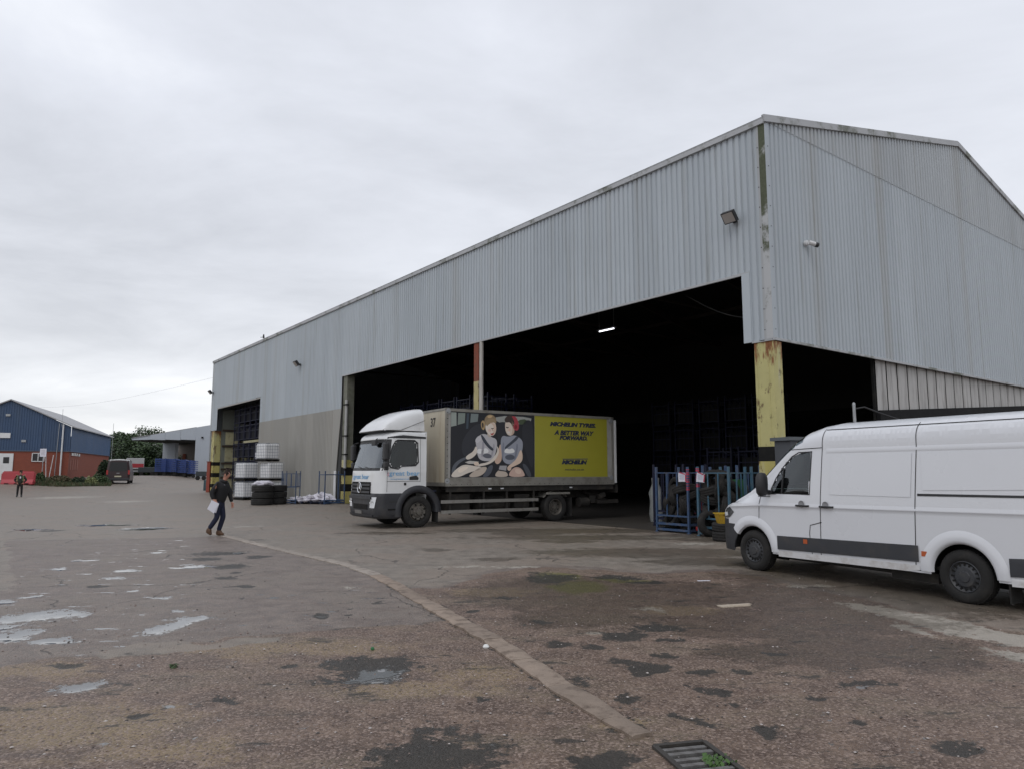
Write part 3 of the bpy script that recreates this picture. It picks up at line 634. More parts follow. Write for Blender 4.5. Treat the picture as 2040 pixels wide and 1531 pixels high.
mb = MB(); mb.add([(-.08, -.04, EV+.12), (WD/2, -.04, RIDGE+.2), (WD/2, L+.1, RIDGE+.2), (-.08, L+.1, EV+.12)], [(0,1,2,3)]); mb.add([(WD/2, -.04, RIDGE+.2), (WD+.08, -.04, EV+.12), (WD+.08, L+.1, EV+.12), (WD/2, L+.1, RIDGE+.2)], [(0,1,2,3)]); mb.build('roof', M['roof'], wh)
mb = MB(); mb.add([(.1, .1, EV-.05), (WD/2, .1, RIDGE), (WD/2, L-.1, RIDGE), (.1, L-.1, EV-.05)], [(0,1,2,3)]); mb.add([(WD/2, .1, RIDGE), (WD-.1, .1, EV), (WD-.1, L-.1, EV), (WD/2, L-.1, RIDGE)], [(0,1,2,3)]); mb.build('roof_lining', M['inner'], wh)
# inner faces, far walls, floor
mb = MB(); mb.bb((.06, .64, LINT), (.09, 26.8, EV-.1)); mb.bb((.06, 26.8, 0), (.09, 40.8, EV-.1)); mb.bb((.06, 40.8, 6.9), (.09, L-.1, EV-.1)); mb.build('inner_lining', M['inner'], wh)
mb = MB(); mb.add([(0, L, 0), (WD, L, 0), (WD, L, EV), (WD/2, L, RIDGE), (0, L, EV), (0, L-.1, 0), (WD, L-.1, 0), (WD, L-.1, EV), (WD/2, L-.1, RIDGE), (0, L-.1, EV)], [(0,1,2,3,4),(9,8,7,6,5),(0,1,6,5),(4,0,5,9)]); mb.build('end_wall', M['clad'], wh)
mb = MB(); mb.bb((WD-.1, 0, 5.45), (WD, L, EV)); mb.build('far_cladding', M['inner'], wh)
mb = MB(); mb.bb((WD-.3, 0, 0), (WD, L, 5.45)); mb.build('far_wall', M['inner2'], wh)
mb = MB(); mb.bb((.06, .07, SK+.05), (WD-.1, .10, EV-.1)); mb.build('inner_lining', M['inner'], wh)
# gable skirt: dirty white sheets over a dark sloping beam, black wall below
for k in range(28):
    w0 = 5.68+k*.7
    if w0 > WD-.7: break
    zl = 3.52+(w0-5.6)*.066; mb = MB()
    mb.add([(w0, .03, zl), (w0+.05, 0, zl), (w0+.57, 0, zl+.04), (w0+.60, .05, zl+.04), (w0, .03, SK+.1), (w0+.05, 0, SK+.1), (w0+.57, 0, SK+.1), (w0+.60, .05, SK+.1)], [(0,1,5,4),(1,2,6,5),(2,3,7,6)])
    mb.build('wall_sheet', M['board'], wh, loc=(0, .16, 0))
mb = MB(); mb.bb((5.6, .22, 0), (WD, .30, SK+.1)); mb.build('skirt_backing', M['dullblack'], wh)
mb = MB(); mb.bar((5.55, .12, 3.40), (WD, .12, 3.40+(WD-5.6)*.066), .12, .30); mb.build('sloping_beam', mat('dark_painted_beam', (.007, .007, .008), .8, spec=.2), wh)
# columns
def h_column(name, w, t, z0, z1, mats, fl=.46, dp=.50, rz=0):
    o = bpy.data.objects.new(name, None)
    mb = MB()
    mb.bb((w, t-fl/2, z0), (w+.04, t+fl/2, z1)); mb.bb((w+dp-.04, t-fl/2, z0), (w+dp, t+fl/2, z1)); mb.bb((w+.04, t-.02, z0), (w+dp-.04, t+.02, z1))
    return mb
def corner_col():
    for (z0, z1, m_) in ((2.35, 5.05, M['yellow']), (1.98, 2.35, M['dullblack']), (1.15, 1.98, M['yellow2']), (.8, 1.15, M['dullblack']), (-.1, .8, M['yellow2'])):
        mb = MB(); mb.bb((.02, .02, z0), (.40, .58, z1)); mb.bb((.0, -.0, z0), (.025, .02+.58, z1)) if False else None
        mb.build('column_band', m_, wh, bevel=.006)
    mb = MB(); mb.bb((.012, .16, 2.36), (.02, .19, 5.05)); mb.bb((.012, .5, 2.36), (.02, .52, 5.05)); mb.build('column_edge', M['yellow'], wh)
corner_col()
mb = h_column('c', .04, 13.60, 5.35, LINT, None, .34, .16); mb.build('column_top', M['redrust'], wh)
mb = h_column('c', .04, 13.60, -.1, 1.3, None, .34, .16); mb.build('column_foot', M['dullblack'], wh)  # foot coloured black to paint in the shade under the lorry
mb = h_column('c', .04, 13.60, 1.3, 5.35, None, .34, .16); mb.build('column', rustpaint('faded_yellow_column_paint', (.42, .36, .17), 9), wh)
mb = MB(); mb.cyl((.05, 13.24, 1.3), (.05, 13.24, LINT-.02), .085, 12); mb.build('drainpipe', mat('grimy_white_pipe', (.42, .40, .37), .5, dirt=(.2,.17,.13), damt=.6, streak=True), wh, 40)
# jamb column at the near end of the beige wall, with hazard bands
for (z0, z1, m_) in ((2.35, LINT, mat('mossy_grey_column', (.17, .17, .14), .8, var=.25, scale=3, dirt=(.06, .07, .03), damt=.7, dscale=2)), (1.95, 2.35, M['yellow2']), (1.5, 1.95, M['dullblack']), (1.05, 1.5, M['yellow2']), (.65, 1.05, M['dullblack']), (-.1, .65, M['yellow2'])):
    mb = MB(); mb.bb((.08, 26.25, z0), (.5, 26.74, z1)); mb.build('column_band', m_, wh)
mb = MB(); mb.cyl((.02, 26.15, 1.9), (.02, 26.15, 5.6), .08, 12); mb.build('drainpipe', mat('grey_pipe', (.36, .36, .35), .5), wh, 40)
for z in (2.6, 3.6, 5.3):
    mb = MB(); mb.bb((-.07, 26.02, z), (.12, 26.4, z+.07)); mb.build('pipe_bracket', M['dullblack'], wh)
mb = MB(); mb.bb((-.03, 27.25, -.1), (.02, 27.5, 1.75)); mb.build('jamb_board', M['white'], wh)
# far left bay column and boarded end bay
for (z0, z1, m_) in ((2.5, 5.1, M['yellow']), (2.2, 2.5, M['dullblack']), (1.6, 2.2, M['yellow2']), (1.25, 1.6, M['dullblack']), (.7, 1.25, M['yellow2']), (.4, .7, M['dullblack']), (-.1, .4, M['yellow2'])):
    mb = MB(); mb.bb((.05, 52.6, z0), (.6, 53.4, z1)); mb.build('column_band', m_, wh)
for i, (z0, z1) in enumerate(((.0, 1.1), (1.35, 1.85), (1.95, 2.3), (2.5, 3.75), (3.9, 5.0))):
    for k in range(6):
        mb = MB(); mb.bb((.9+k*1.15, 52.3, z0+.05), (.9+k*1.15+1.1, 52.36, z1)); mb.build('wall_board', M['ply'], wh)
mb = MB()
for z in (1.22, 1.9, 2.4, 3.82, 5.15): mb.bb((.6, 52.18, z-.08), (9, 52.30, z+.08))
for w in (2.05, 4.3, 6.6): mb.bb((w, 52.2, 0), (w+.1, 52.36, 5.2))
mb.build('wall_rails', mat('dark_brown_rail', (.045, .03, .02), .8), wh)
mb = MB(); mb.bb((.6, 52.36, -.1), (9, 52.45, 6.9)); mb.build('end_lining', mat('dark_green_grey_lining', (.16, .17, .15), .8), wh)
# steel roof trusses inside
mb = MB()
for t_ in (6.7, 13.4, 20.1, 26.8, 33.5, 40.2, 47):
    mb.bar((.3, t_, EV-.5), (WD/2, t_, RIDGE-.5), .15, .4); mb.bar((WD/2, t_, RIDGE-.5), (WD-.3, t_, EV-.5), .15, .4); mb.bar((.3, t_, EV-.6), (WD-.3, t_, EV-.6), .1, .12)
for w in (4, 8.4, 12.6, 17, 21): mb.bar((w, .3, roofz(w)-.2), (w, L-.3, roofz(w)-.2), .1, .2)
mb.build('roof_steelwork', mat('dark_steelwork', (.085, .07, .06), .8), wh)
# internal floor slab
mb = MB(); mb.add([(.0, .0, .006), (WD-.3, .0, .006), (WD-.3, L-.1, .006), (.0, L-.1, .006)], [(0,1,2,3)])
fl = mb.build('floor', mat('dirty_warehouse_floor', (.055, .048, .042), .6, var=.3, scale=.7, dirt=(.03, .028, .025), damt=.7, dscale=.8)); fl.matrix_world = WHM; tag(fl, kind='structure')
# hanging cable in the bay
mb = MB(); mb.tube([(.5, 3.2-.24*k, 6.95-.9*math.sin(math.pi*.5*k/10)*1.0-.02*k) for k in range(11)], .018, 6)
cb_ = mb.build('hanging_cable', M['dullblack'], None, 40); cb_.matrix_world = WHM; tag(cb_, 'thin black cable sagging from the lintel inside the wide bay', 'cable')

mb = MB(); rr_f = random.Random(4)
for k in range(70):
    t_ = .84+k*.2-.045
    for z in (7.15, 8.7, 10.25, 10.8):
        if rr_f.random() < (.75 if z != 8.7 else .35): mb.bb((.036, t_-.012, z-.014), (.052, t_+.012, z+.014))
for k in range(60):
    w_ = .12+k*.2+.158
    for z in (5.3, 6.9, 8.5, 10.1):
        if rr_f.random() < .6: mb.bb((w_-.012, .036, z-.014), (w_+.012, .052, z+.014))
for k in range(19):
    z = 5.35+k*.55
    if z < 10.8: mb.bb((-.024, .20, z-.012), (-.018, .222, z+.012)); mb.bb((.10, -.026, z-.012), (.12, -.019, z+.012))
fx = mb.build('fixings', M['dullblack'], wh); fx['kind'] = 'stuff'
# wall lamps and cameras
def floodlight(w, t, z, s, label, rz=0, tilt=R(40)):
    th_ = thing('floodlight', label, 'floodlight', W(w, t, z), WR+rz)
    mb = MB(); mb.bar((0, 0, 0), (-.18*s, 0, .02), .05*s); mb.bb((-.02, -.06*s, -.06*s), (.02, .06*s, .06*s)); mb.bar((-.18*s, -.17*s, .02), (-.18*s, .17*s, .02), .03*s); mb.build('bracket', M['black'], th_)
    M_ = Matrix.Translation((-.24*s, 0, .05*s)) @ Matrix.Rotation(tilt, 4, 'Y')
    hb = MB()
    def tb(mb_, a, b):
        c = Vector([(a[i]+b[i])/2 for i in range(3)]); d = [abs(b[i]-a[i]) for i in range(3)]
        k = MB().box(c, d); mb_.add([M_ @ Vector(v_) for v_ in k.v], k.f)
    tb(hb, (-.06*s, -.19*s, -.16*s), (.06*s, .19*s, .16*s))
    for j in range(7): tb(hb, (.06*s, (-.16+j*.053)*s, -.14*s), (.10*s, (-.15+j*.053)*s, .14*s))
    hb.build('housing', M['black'], th_)
    gb_ = MB(); tb(gb_, (-.068*s, -.165*s, -.135*s), (-.0602*s, .165*s, .135*s)); gb_.build('lens', mat('frosted_lamp_glass', (.36, .33, .31), .4, var=.1), th_)
    return th_
floodlight(-.03, .98, 8.50, 1.0, 'square black floodlight on the warehouse front near the corner', 0, R(-38))
floodlight(-.03, 33.2, 8.35, 1.1, 'small black floodlight on the front wall above the beige sheeting', 0, R(-38))
floodlight(-.03, 53.3, 8.35, 1.1, 'small black floodlight at the far left end of the warehouse front', 0, R(-38))
cc_ = thing('security_camera', 'white bullet camera on the gable wall by the corner', 'camera', W(1.72, -.03, 7.92), WR)
mb = MB(); mb.cyl((0, .02, .02), (0, -.05, .02), .08, 14); mb.cyl((0, -.05, .02), (.05, -.13, .0), .03, 8); mb.build('mount', M['white'], cc_, 40)
mb = MB(); mb.cyl((-.02, -.10, .02), (.22, -.20, -.03), .065, 14); mb.build('body', M['white'], cc_, 40)
mb = MB(); mb.cyl((.16, -.172, -.018), (.25, -.212, -.036), .069, 14); mb.build('lens', M['black'], cc_, 40)
tt = thing('strip_light', 'lit white strip light under the roof inside the open bay', 'strip light', W(8, 14.1, 8.5), WR)
mb = MB(); mb.box((0, 0, .06), (.14, 1.25, .06)); mb.build('housing', M['galv'], tt)
mb = MB(); mb.cyl((0, -.5, 0), (0, .5, 0), .026, 10); mb.build('tube', emis('lit_tube', (.95, .95, 1.), 3.), tt)
mb = MB(); mb.bar((0,-.5,.09), (0,-.5,2.6), .02); mb.bar((0,.5,.09), (0,.5,2.6), .02); mb.build('hanger', M['galv'], tt)
mb = MB(); mb.lathe([(.001,.0),(.06,.02),(.08,.1),(.05,.18),(.06,.24),(.03,.3),(.001,.31)], 10); mb.bar((-.02,0,.1),(-.22,0,.08),.05,.03)
bd = mb.build('bird', M['black'], None, 40, loc=W(-.02, 40.6, EV+.17)); tag(bd, 'small dark bird perched on the warehouse eave', 'bird')

# ------------------------------------------------------------------ text helper
def text(s, size, origin, right, upv, m_, parent=None, name='lettering', shear=0., bold=0., ext=.002, align='CENTER', width=None):
    cu = bpy.data.curves.new(name, 'FONT'); cu.body = s; cu.size = size; cu.shear = shear; cu.offset = bold; cu.extrude = ext; cu.align_x = align; cu.resolution_u = 3
    tmp = bpy.data.objects.new('tmp', cu); COL.objects.link(tmp); dg = bpy.context.evaluated_depsgraph_get(); dg.update()
    me = bpy.data.meshes.new_from_object(tmp.evaluated_get(dg)); bpy.data.objects.remove(tmp)
    me.materials.clear(); me.materials.append(m_)
    if width:
        xs = [v_.co.x for v_ in me.vertices]; k = width/(max(xs)-min(xs))
        for v_ in me.vertices: v_.co.x *= k
    r = Vector(right).normalized(); u = Vector(upv).normalized(); n = r.cross(u)
    mm = Matrix(((r.x, u.x, n.x, 0), (r.y, u.y, n.y, 0), (r.z, u.z, n.z, 0), (0, 0, 0, 1))); mm.translation = Vector(origin)
    me.transform(mm); me.name = name
    o = bpy.data.objects.new(name, me); COL.objects.link(o); o.parent = parent
    return o

# ------------------------------------------------------------------ wheels
def wheel(parent, x, y, r, wdt, side, rim_m, hole=.55, tyre_m=None, truck=False, dish=.05):
    """side=+1 : outer face towards +y"""
    base = Matrix.Translation((x, y, r)) @ Matrix.Rotation(-side*math.pi/2, 4, 'X')
    th_ = bpy.data.objects.new('wheel', None); COL.objects.link(th_); th_.parent = parent
    rr_ = r*hole; mb = MB()
    prof = [(rr_, -.01), (rr_+.01, .0), (rr_+(r-rr_)*.35, .012), (r-.035, .0), (r-.012, -.018), (r, -.04), (r, -wdt+.04), (r-.012, -wdt+.018), (r-.035, -wdt), (rr_, -wdt+.01)]
    mb.lathe(prof, 48, base); 
    # tread blocks
    nb = 48
    for k in range(nb):
        a = 2*math.pi*k/nb
        for z0, z1 in ((-.035, -wdt*.33), (-wdt*.40, -wdt*.6), (-wdt*.67, -wdt+.035)):
            p = [base @ Vector((q_*math.cos(a+da), q_*math.sin(a+da), z)) for q_ in (r-.005, r+.006) for da, z in ((-.045, z0), (.045, z0), (.045, z1), (-.045, z1))]
            mb.add(p, [(4,5,6,7),(0,1,5,4),(1,2,6,5),(2,3,7,6),(3,0,4,7)])
    mb.build('tyre', tyre_m or M['rubber'], th_, 35)
    mb = MB()
    if truck:
        mb.lathe([(rr_, -.02), (rr_-.015, -.01), (rr_-.03, -.03), (rr_-.045, -dish), (rr_*.62, -dish-.01), (rr_*.58, -dish+.02), (rr_*.34, -dish+.03), (rr_*.32, -dish+.07), (.001, -dish+.075)], 40, base)
        for k in range(10):
            a = 2*math.pi*k/10; mb.cyl(base @ Vector((rr_*.47*math.cos(a), rr_*.47*math.sin(a), -dish)), base @ Vector((rr_*.47*math.cos(a), rr_*.47*math.sin(a), -dish+.055)), .018, 6)
        mb.build('rim', rim_m, th_, 35)
        mb = MB()
        for k in range(8):
            a = 2*math.pi*(k+.5)/8; mb.lathe([(.001, 0), (.032, 0), (.032, -.01), (.001, -.01)], 10, base @ Matrix.Translation((rr_*.8*math.cos(a), rr_*.8*math.sin(a), -dish+.004)))
        mb.build('vent_holes', M['dullblack'], th_)
    else:
        mb.lathe([(rr_, -.012), (rr_-.012, -.004), (rr_-.022, -.018), (rr_*.80, -.03), (rr_*.66, -.022), (rr_*.60, -.008), (rr_*.36, -.004), (rr_*.32, .006), (.001, .008)], 40, base)
        mb.build('rim', rim_m, th_, 35)
        mb = MB()
        for k in range(16):
            a = 2*math.pi*k/16; u_ = Vector((math.cos(a), math.sin(a), 0)); v_ = Vector((-math.sin(a), math.cos(a), 0))
            p = [base @ (u_*(rr_*q_)+v_*s_*rr_*.06+Vector((0, 0, zz))) for zz in (-.033, -.018) for q_, s_ in ((.68, -.7), (.90, -1), (.90, 1), (.68, .7))]
            mb.add(p, [(4,5,6,7),(0,1,5,4),(1,2,6,5),(2,3,7,6),(3,0,4,7)])
        mb.build('vent_holes', M['dullblack'], th_)
    return th_
def inpoly(px, py, poly):
    c = False; n = len(poly)
    for i in range(n):
        (ax, ay), (bx, by) = poly[i], poly[(i+1) % n]
        if (ay > py) != (by > py) and px < (bx-ax)*(py-ay)/(by-ay)+ax: c = not c
    return c
def patch(mb, poly, surf, off, dz=.04, side=1, mi=0, n=6):
    """convex-ish polygon in (x,z) laid on the surface y=surf(x,z)"""
    z0 = min(p[1] for p in poly); z1 = max(p[1] for p in poly); k = max(2, int((z1-z0)/dz)+1); rows = []
    for i in range(k+1):
        z = z0+(z1-z0)*min(max(i/k, 1e-4), 1-1e-4); xs = []
        for (ax, az), (bx, bz) in zip(poly, poly[1:]+poly[:1]):
            if (az > z) != (bz > z): xs.append(ax+(bx-ax)*(z-az)/(bz-az))
        if len(xs) < 2: continue
        a, b = min(xs), max(xs); rows.append([(a+(b-a)*j/n, side*(surf(a+(b-a)*j/n, z)+off), z) for j in range(n+1)])
    mb.grid(rows, mi)
def seam(mb, pts, surf, w=.006, off=.0035, side=1, step=.08):
    """thin dark line following the surface"""
    out = []
    for (ax, az), (bx, bz) in zip(pts, pts[1:]):
        n = max(1, int(math.hypot(bx-ax, bz-az)/step))
        for j in range(n): out.append((ax+(bx-ax)*j/n, az+(bz-az)*j/n))
    out.append(pts[-1]); rows = []
    for i, (x, z) in enumerate(out):
        x1, z1 = out[min(i+1, len(out)-1)]; x0, z0 = out[max(i-1, 0)]; d = math.hypot(x1-x0, z1-z0) or 1
        nx_, nz_ = -(z1-z0)/d*w/2, (x1-x0)/d*w/2
        rows.append([(x+s_*nx_, side*(surf(x+s_*nx_, z+s_*nz_)+off), z+s_*nz_) for s_ in (-1, 1)])
    mb.grid(rows)
def smoothpoly(pts, it=2):
    for _ in range(it):
        o = []
        for a, b in zip(pts, pts[1:]+pts[:1]): o += [(a[0]*.75+b[0]*.25, a[1]*.75+b[1]*.25), (a[0]*.25+b[0]*.75, a[1]*.25+b[1]*.75)]
        pts = o
    return pts
def interp(x, tab, k):
    if x <= tab[0][0]: return tab[0][k]
    for a, b in zip(tab, tab[1:]):
        if x <= b[0]:
            t_ = (x-a[0])/(b[0]-a[0]); return a[k]+(b[k]-a[k])*t_
    return tab[-1][k]

# ------------------------------------------------------------------ white van
def make_van():
    A = at(1503, 1135); B = at(1925, 1202); h = (A-B).normalized(); n = Vector((-h.y, h.x, 0))
    org = B-n*1.0
    van = thing('van', 'large white panel van with dark side strip parked at the right edge', 'van', org, math.atan2(h.y, h.x))
    T = [ # x, W, zs, ys, zc
     (-1.46, .96, 2.00, .90, 2.42), (-1.42, 1.0, 2.05, .945, 2.48), (-1.30, 1.02, 2.08, .955, 2.52), (2.0, 1.02, 2.08, .955, 2.52), (2.25, 1.02, 2.07, .95, 2.49), (2.5, 1.02, 2.04, .94, 2.42), (2.7, 1.02, 1.98, .925, 2.32), (2.9, 1.02, 1.88, .905, 2.18), (3.1, 1.02, 1.75, .885, 2.02), (3.3, 1.02, 1.60, .875, 1.85), (3.5, 1.02, 1.45, .87, 1.68), (3.66, 1.02, 1.34, .875, 1.53), (3.80, 1.02, 1.28, .885, 1.40), (3.95, 1.01, 1.23, .885, 1.31), (4.10, .985, 1.17, .86, 1.25), (4.25, .945, 1.10, .82, 1.18), (4.38, .89, 1.02, .75, 1.10), (4.48, .82, .94, .67, 1.01), (4.56, .73, .85, .57, .92), (4.62, .61, .72, .45, .80), (4.65, .48, .60, .33, .66)]
    wc = ((0., .36), (3.62, .36)); AR = .435
    def zb(x):
        b = .33 if x < 3.9 else .33-.05*min(1, (x-3.9)/.3)
        for cx_, cz in wc:
            if abs(x-cx_) < AR: b = max(b, cz+math.sqrt(AR**2-(x-cx_)**2))
        return b
    def surf(x, z):
        W_, zs, ys = interp(x, T, 1), interp(x, T, 2), interp(x, T, 3); zcn = interp(x, T, 4)
        if z > zs:
            k_ = min(1, (z-zs)/(zcn-zs+1e-6)); return ys*(1-k_**3.4)**(1/3.4)
        if z < .45: return W_-(.45-z)*.12
        if z < 1.15: return W_
        # slight shoulder then tumblehome
        t_ = (z-1.15)/max(.01, zs-1.15) if zs > 1.15 else 1
        return W_+(ys-W_)*(max(0, min(1, t_))**1.3)
    xs = [t_[0] for t_ in T]; x = -1.28
    while x < 4.0: xs.append(x); x += .035
    for cx_, _ in wc: xs += [cx_-AR, cx_+AR, cx_-AR+.006, cx_+AR-.006, cx_-AR+.02, cx_+AR-.02]
    xs = sorted(set(round(v_, 4) for v_ in xs))
    lev = [.30, .36, .42, .50, .60, .70, .78, .86, .95, 1.05, 1.15, 1.25, 1.34, 1.45, 1.56, 1.67, 1.78, 1.88, 1.96, 2.03, 2.10]
    caps = [0, .02, .07, .16, .28, .38, .46, .54, .64, .78, 1.0]
    win = [(3.20, 1.33), (3.22, 1.42), (3.13, 1.62), (2.98, 1.80), (2.78, 1.97), (2.62, 2.04), (2.33, 2.05), (2.37, 1.34)]
    win_in = [(3.14, 1.37), (3.15, 1.44), (3.07, 1.61), (2.94, 1.77), (2.75, 1.93), (2.61, 2.0), (2.38, 2.01), (2.41, 1.38)]
    win_in = [(a_[0]*.55+b_[0]*.45, a_[1]*.55+b_[1]*.45) for a_, b_ in zip(win, win_in)]
    def section(x):
        b = zb(x); zs = interp(x, T, 2); zcn = interp(x, T, 4); pts = []
        for l_ in lev:
            z = min(max(l_, b), zs); pts.append((surf(x, z), z))
        for c in caps[1:]:
            a = c*math.pi/2; yy = interp(x, T, 3)*(math.cos(a)**(2/3.4) if c < 1 else 0); zz = zs+(zcn-zs)*math.sin(a)**(2/3.4); pts.append((yy, zz))
        return pts
    secs = [section(x) for x in xs]
    body = MB(); wsr, sunk = MB(), None
    nl = len(lev); npt = len(secs[0])
    for i in range(len(xs)-1):
        for sd in (1, -1):
            for j in range(npt-1):
                q = [(xs[i], sd*secs[i][j][0], secs[i][j][1]), (xs[i+1], sd*secs[i+1][j][0], secs[i+1][j][1]), (xs[i+1], sd*secs[i+1][j+1][0], secs[i+1][j+1][1]), (xs[i], sd*secs[i][j+1][0], secs[i][j+1][1])]
                mx = (xs[i]+xs[i+1])/2; mz = sum(p[2] for p in q)/4
                if j < nl-1 and inpoly(mx, mz, win_in): continue
                if j >= nl+3 and 2.56 < mx < 3.78: continue      # windscreen opening
                lowfront = mx > 3.93 and mz < .70+(mx-3.98)*.42
                if lowfront: wsr.add(q, [(0,1,2,3)])
                else: body.add(q, [(0,1,2,3)])
    # nose and tail
    s_ = secs[-1]; xx = xs[-1]
    loop = [(xx, p[0], p[1]) for p in s_]+[(xx, -p[0], p[1]) for p in s_[::-1]]
    lowl = [p for p in loop if p[2] <= .6]
    wsr.add(loop, [tuple(range(len(loop)))])
    s_ = secs[0]; xx = xs[0]; loop = [(xx, p[0], p[1]) for p in s_]+[(xx, -p[0], p[1]) for p in s_[::-1]]; body.add(loop, [tuple(range(len(loop)))])
    body.build('body', M['vanwhite'], van, 50)
    bmp_ = wsr.build('bumper', M['bumper'], van, 50)
    # front bumper apron fills
    # inside: floor and wheel wells, dark
    mb = MB(); mb.bb((-1.38, -.86, .38), (4.3, .86, .42)); mb.bb((2.05, -.9, .42), (2.12, .9, 2.3)); mb.bb((-1.4, -.5, .2), (4.2, .5, .38)); mb.build('floor', M['chassis'], van)
    for cx_, cz in wc:
        for sd in (1, -1):
            mb = MB(); rows = [[(cx_+(AR+.015)*math.cos(a), sd*y_, max(.2, cz+(AR+.015)*math.sin(a))) for y_ in (1.0, .62)] for a in [math.pi*k/20 for k in range(21)]]
            mb.grid(rows); mb.add([(cx_-AR, sd*.62, .2), (cx_+AR, sd*.62, .2), (cx_+AR, sd*.62, .85), (cx_-AR, sd*.62, .85)], [(0,1,2,3)])
            mb.build('wheel_well', M['dullblack'], van)
    mb = MB()
    for sd in (.45, -.45):
        mb.box((2.75, sd, .85), (.5, .5, .25)); mb.box((2.5, sd, 1.25), (.14, .48, .7), ry=R(-10)); mb.box((2.46, sd, 1.68), (.1, .28, .2))
    mb.build('seats', M['cabin'], van, bevel=.03)
    mb = MB(); mb.bb((3.2, -.85, .8), (3.75, .85, 1.22)); mb.build('dashboard', M['cabin'], van, bevel=.05)
    mb = MB(); mb.lathe([(.17, -.012), (.185, 0), (.17, .012), (.155, 0)], 24, Matrix.Translation((3.08, -.42, 1.28)) @ Matrix.Rotation(R(-65), 4, 'Y'), closed=True); mb.build('steering_wheel', M['black'], van, 40)
    # side glass
    for sd in (1, -1):
        mb = MB(); patch(mb, win_in, surf, -.006, .04, sd); mb.build('side_window', M['glass'], van, 60)
        mb = MB()
        for (a, b, c, d) in zip(win, win[1:]+win[:1], win_in[1:]+win_in[:1], win_in):
            mb.add([(a[0], sd*(surf(*a)+.004), a[1]), (b[0], sd*(surf(*b)+.004), b[1]), (c[0], sd*(surf(*c)+.002), c[1]), (d[0], sd*(surf(*d)+.002), d[1])], [(0,1,2,3)])
        mb.bar((2.95, sd*(surf(2.95, 1.36)), 1.36), (2.95, sd*surf(2.95, 1.76), 1.76), .035, .02)
        mb.build('window_seal', M['black'], van)
    # windscreen
    rows = []
    for i in range(13):
        x = 2.54+(3.80-2.54)*i/12; zs, ys, zcn = interp(x, T, 2), interp(x, T, 3), interp(x, T, 4); row = []
        for c in [-1+2*k/16 for k in range(17)]:
            a = (1-abs(c)*.84)*math.pi/2; row.append((x, math.copysign(ys*math.cos(a)**(2/3.4), c) if abs(c) > 1e-6 else 0, zs+(zcn-zs)*math.sin(a)**(2/3.4)+.004))
        rows.append(row)
    mb = MB(); mb.grid(rows); mb.build('windscreen', M['screen'], van, 60)
    # arches, strips, seams
    for cx_, cz in wc:
        for sd in (1, -1):
            mb = MB(); rows = []; wo = .15
            for k in range(33):
                a = math.pi*((.20 if cx_ > 1 else -.02)+(.82 if cx_ > 1 else 1.04)*k/32); row = []
                for q_, of in ((AR-.03, -.03), (AR-.012, .012), (AR+.02, .022), (AR+wo*.6, .020), (AR+wo, .002)):
                    x = cx_+q_*math.cos(a); z = cz+q_*math.sin(a); 
                    if z < .36: z = .36
                    row.append((x, sd*(surf(x, max(z, .34))+of), z))
                rows.append(row)
            mb.grid(rows); mb.build('wheel_arch', M['vanwhite'], van, 50)
            mb = MB(); patch(mb, [(cx_-.2, .2), (cx_+.2, .2), (cx_+.2, .3), (cx_-.2, .3)], lambda x_, z_: .6, 0, side=sd)
    for sd in (1, -1):
        for (a, b) in ((.585, 3.06), (-1.40, -.585)):
            mb = MB(); patch(mb, [(a, .44), (b, .42), (b, .66), (a, .70)], surf, .014, .06, sd, n=20); mb.build('side_strip', M['dark'], van, 50)
            mb = MB(); patch(mb, [(a, .335), (b, .30), (b, .41), (a, .43)], surf, .006, .04, sd, n=20)
            mb.build('sill', M['vanlow'], van, 50)
        mb = MB(); patch(mb, [(4.05, .45), (4.10, .45), (4.42, .55), (4.30, .78), (4.05, .80)], surf, .006, .05, sd)
        mb = MB()
        for p in ([(3.43, 1.30), (3.46, .72)], [(2.10, 2.385), (-1.4, 2.385)], [(2.12, 2.40), (2.13, 2.1), (2.17, 1.2), (2.2, .36)], [(.56, 2.42), (.56, 2.05), (.60, 1.2), (.64, .36)], [(2.16, .92), (2.38, .86), (2.40, .72), (2.36, .34)], [(3.5, 1.29), (3.2, 1.29)], [(2.14, 2.10), (2.9, 2.08)], [(.64, .36), (.47, .37)]):
            seam(mb, p, surf, .011, .005, sd, .03)
        mb.build('panel_gaps', M['dullblack'], van)
        # swage lines: shallow folded ridges
        mb = MB()
        for p, o_ in (([(4.18, 1.08), (3.4, 1.13), (1.4, 1.155), (-1.4, 1.20)], .012), ):
            out = []
            for (ax, az), (bx, bz) in zip(p, p[1:]):
                for j in range(16): out.append((ax+(bx-ax)*j/16, az+(bz-az)*j/16))
            out.append(p[-1])
            mb.grid([[(x, sd*(surf(x, z+dz_)+o2), z+dz_) for dz_, o2 in ((-.05, .0005), (-.006, .003), (.0, .009), (.012, .008), (.06, .0005))] for x, z in out])
        mb.grid([[(x, sd*(surf(x, z+dz_)+o2), z+dz_) for dz_, o2 in ((-.035, .0005), (-.01, .006), (.02, .006), (.045, .0005))] for x, z in [(2.05-3.4*j/30, 2.04+.0*j) for j in range(31)]])
        mb.build('swage_line', M['vanwhite'], van, 60)
        # raised body panels
        for pl in ([(2.0, 1.36), (.66, 1.36), (.63, 1.98), (1.95, 1.98)], [(.48, 1.46), (-1.30, 1.47), (-1.30, 1.98), (.5, 1.98)]):
            mb = MB(); patch(mb, smoothpoly(pl, 1) if False else pl, surf, .007, .05, sd, n=16); pnl = mb.build('side_panel', M['vanwhite'], van, 50)
        mb = MB(); patch(mb, [(.56, 1.38), (-1.35, 1.40), (-1.35, 1.43), (.56, 1.415)], surf, .006, .02, sd, n=16); mb.build('sliding_rail', M['black'], van)
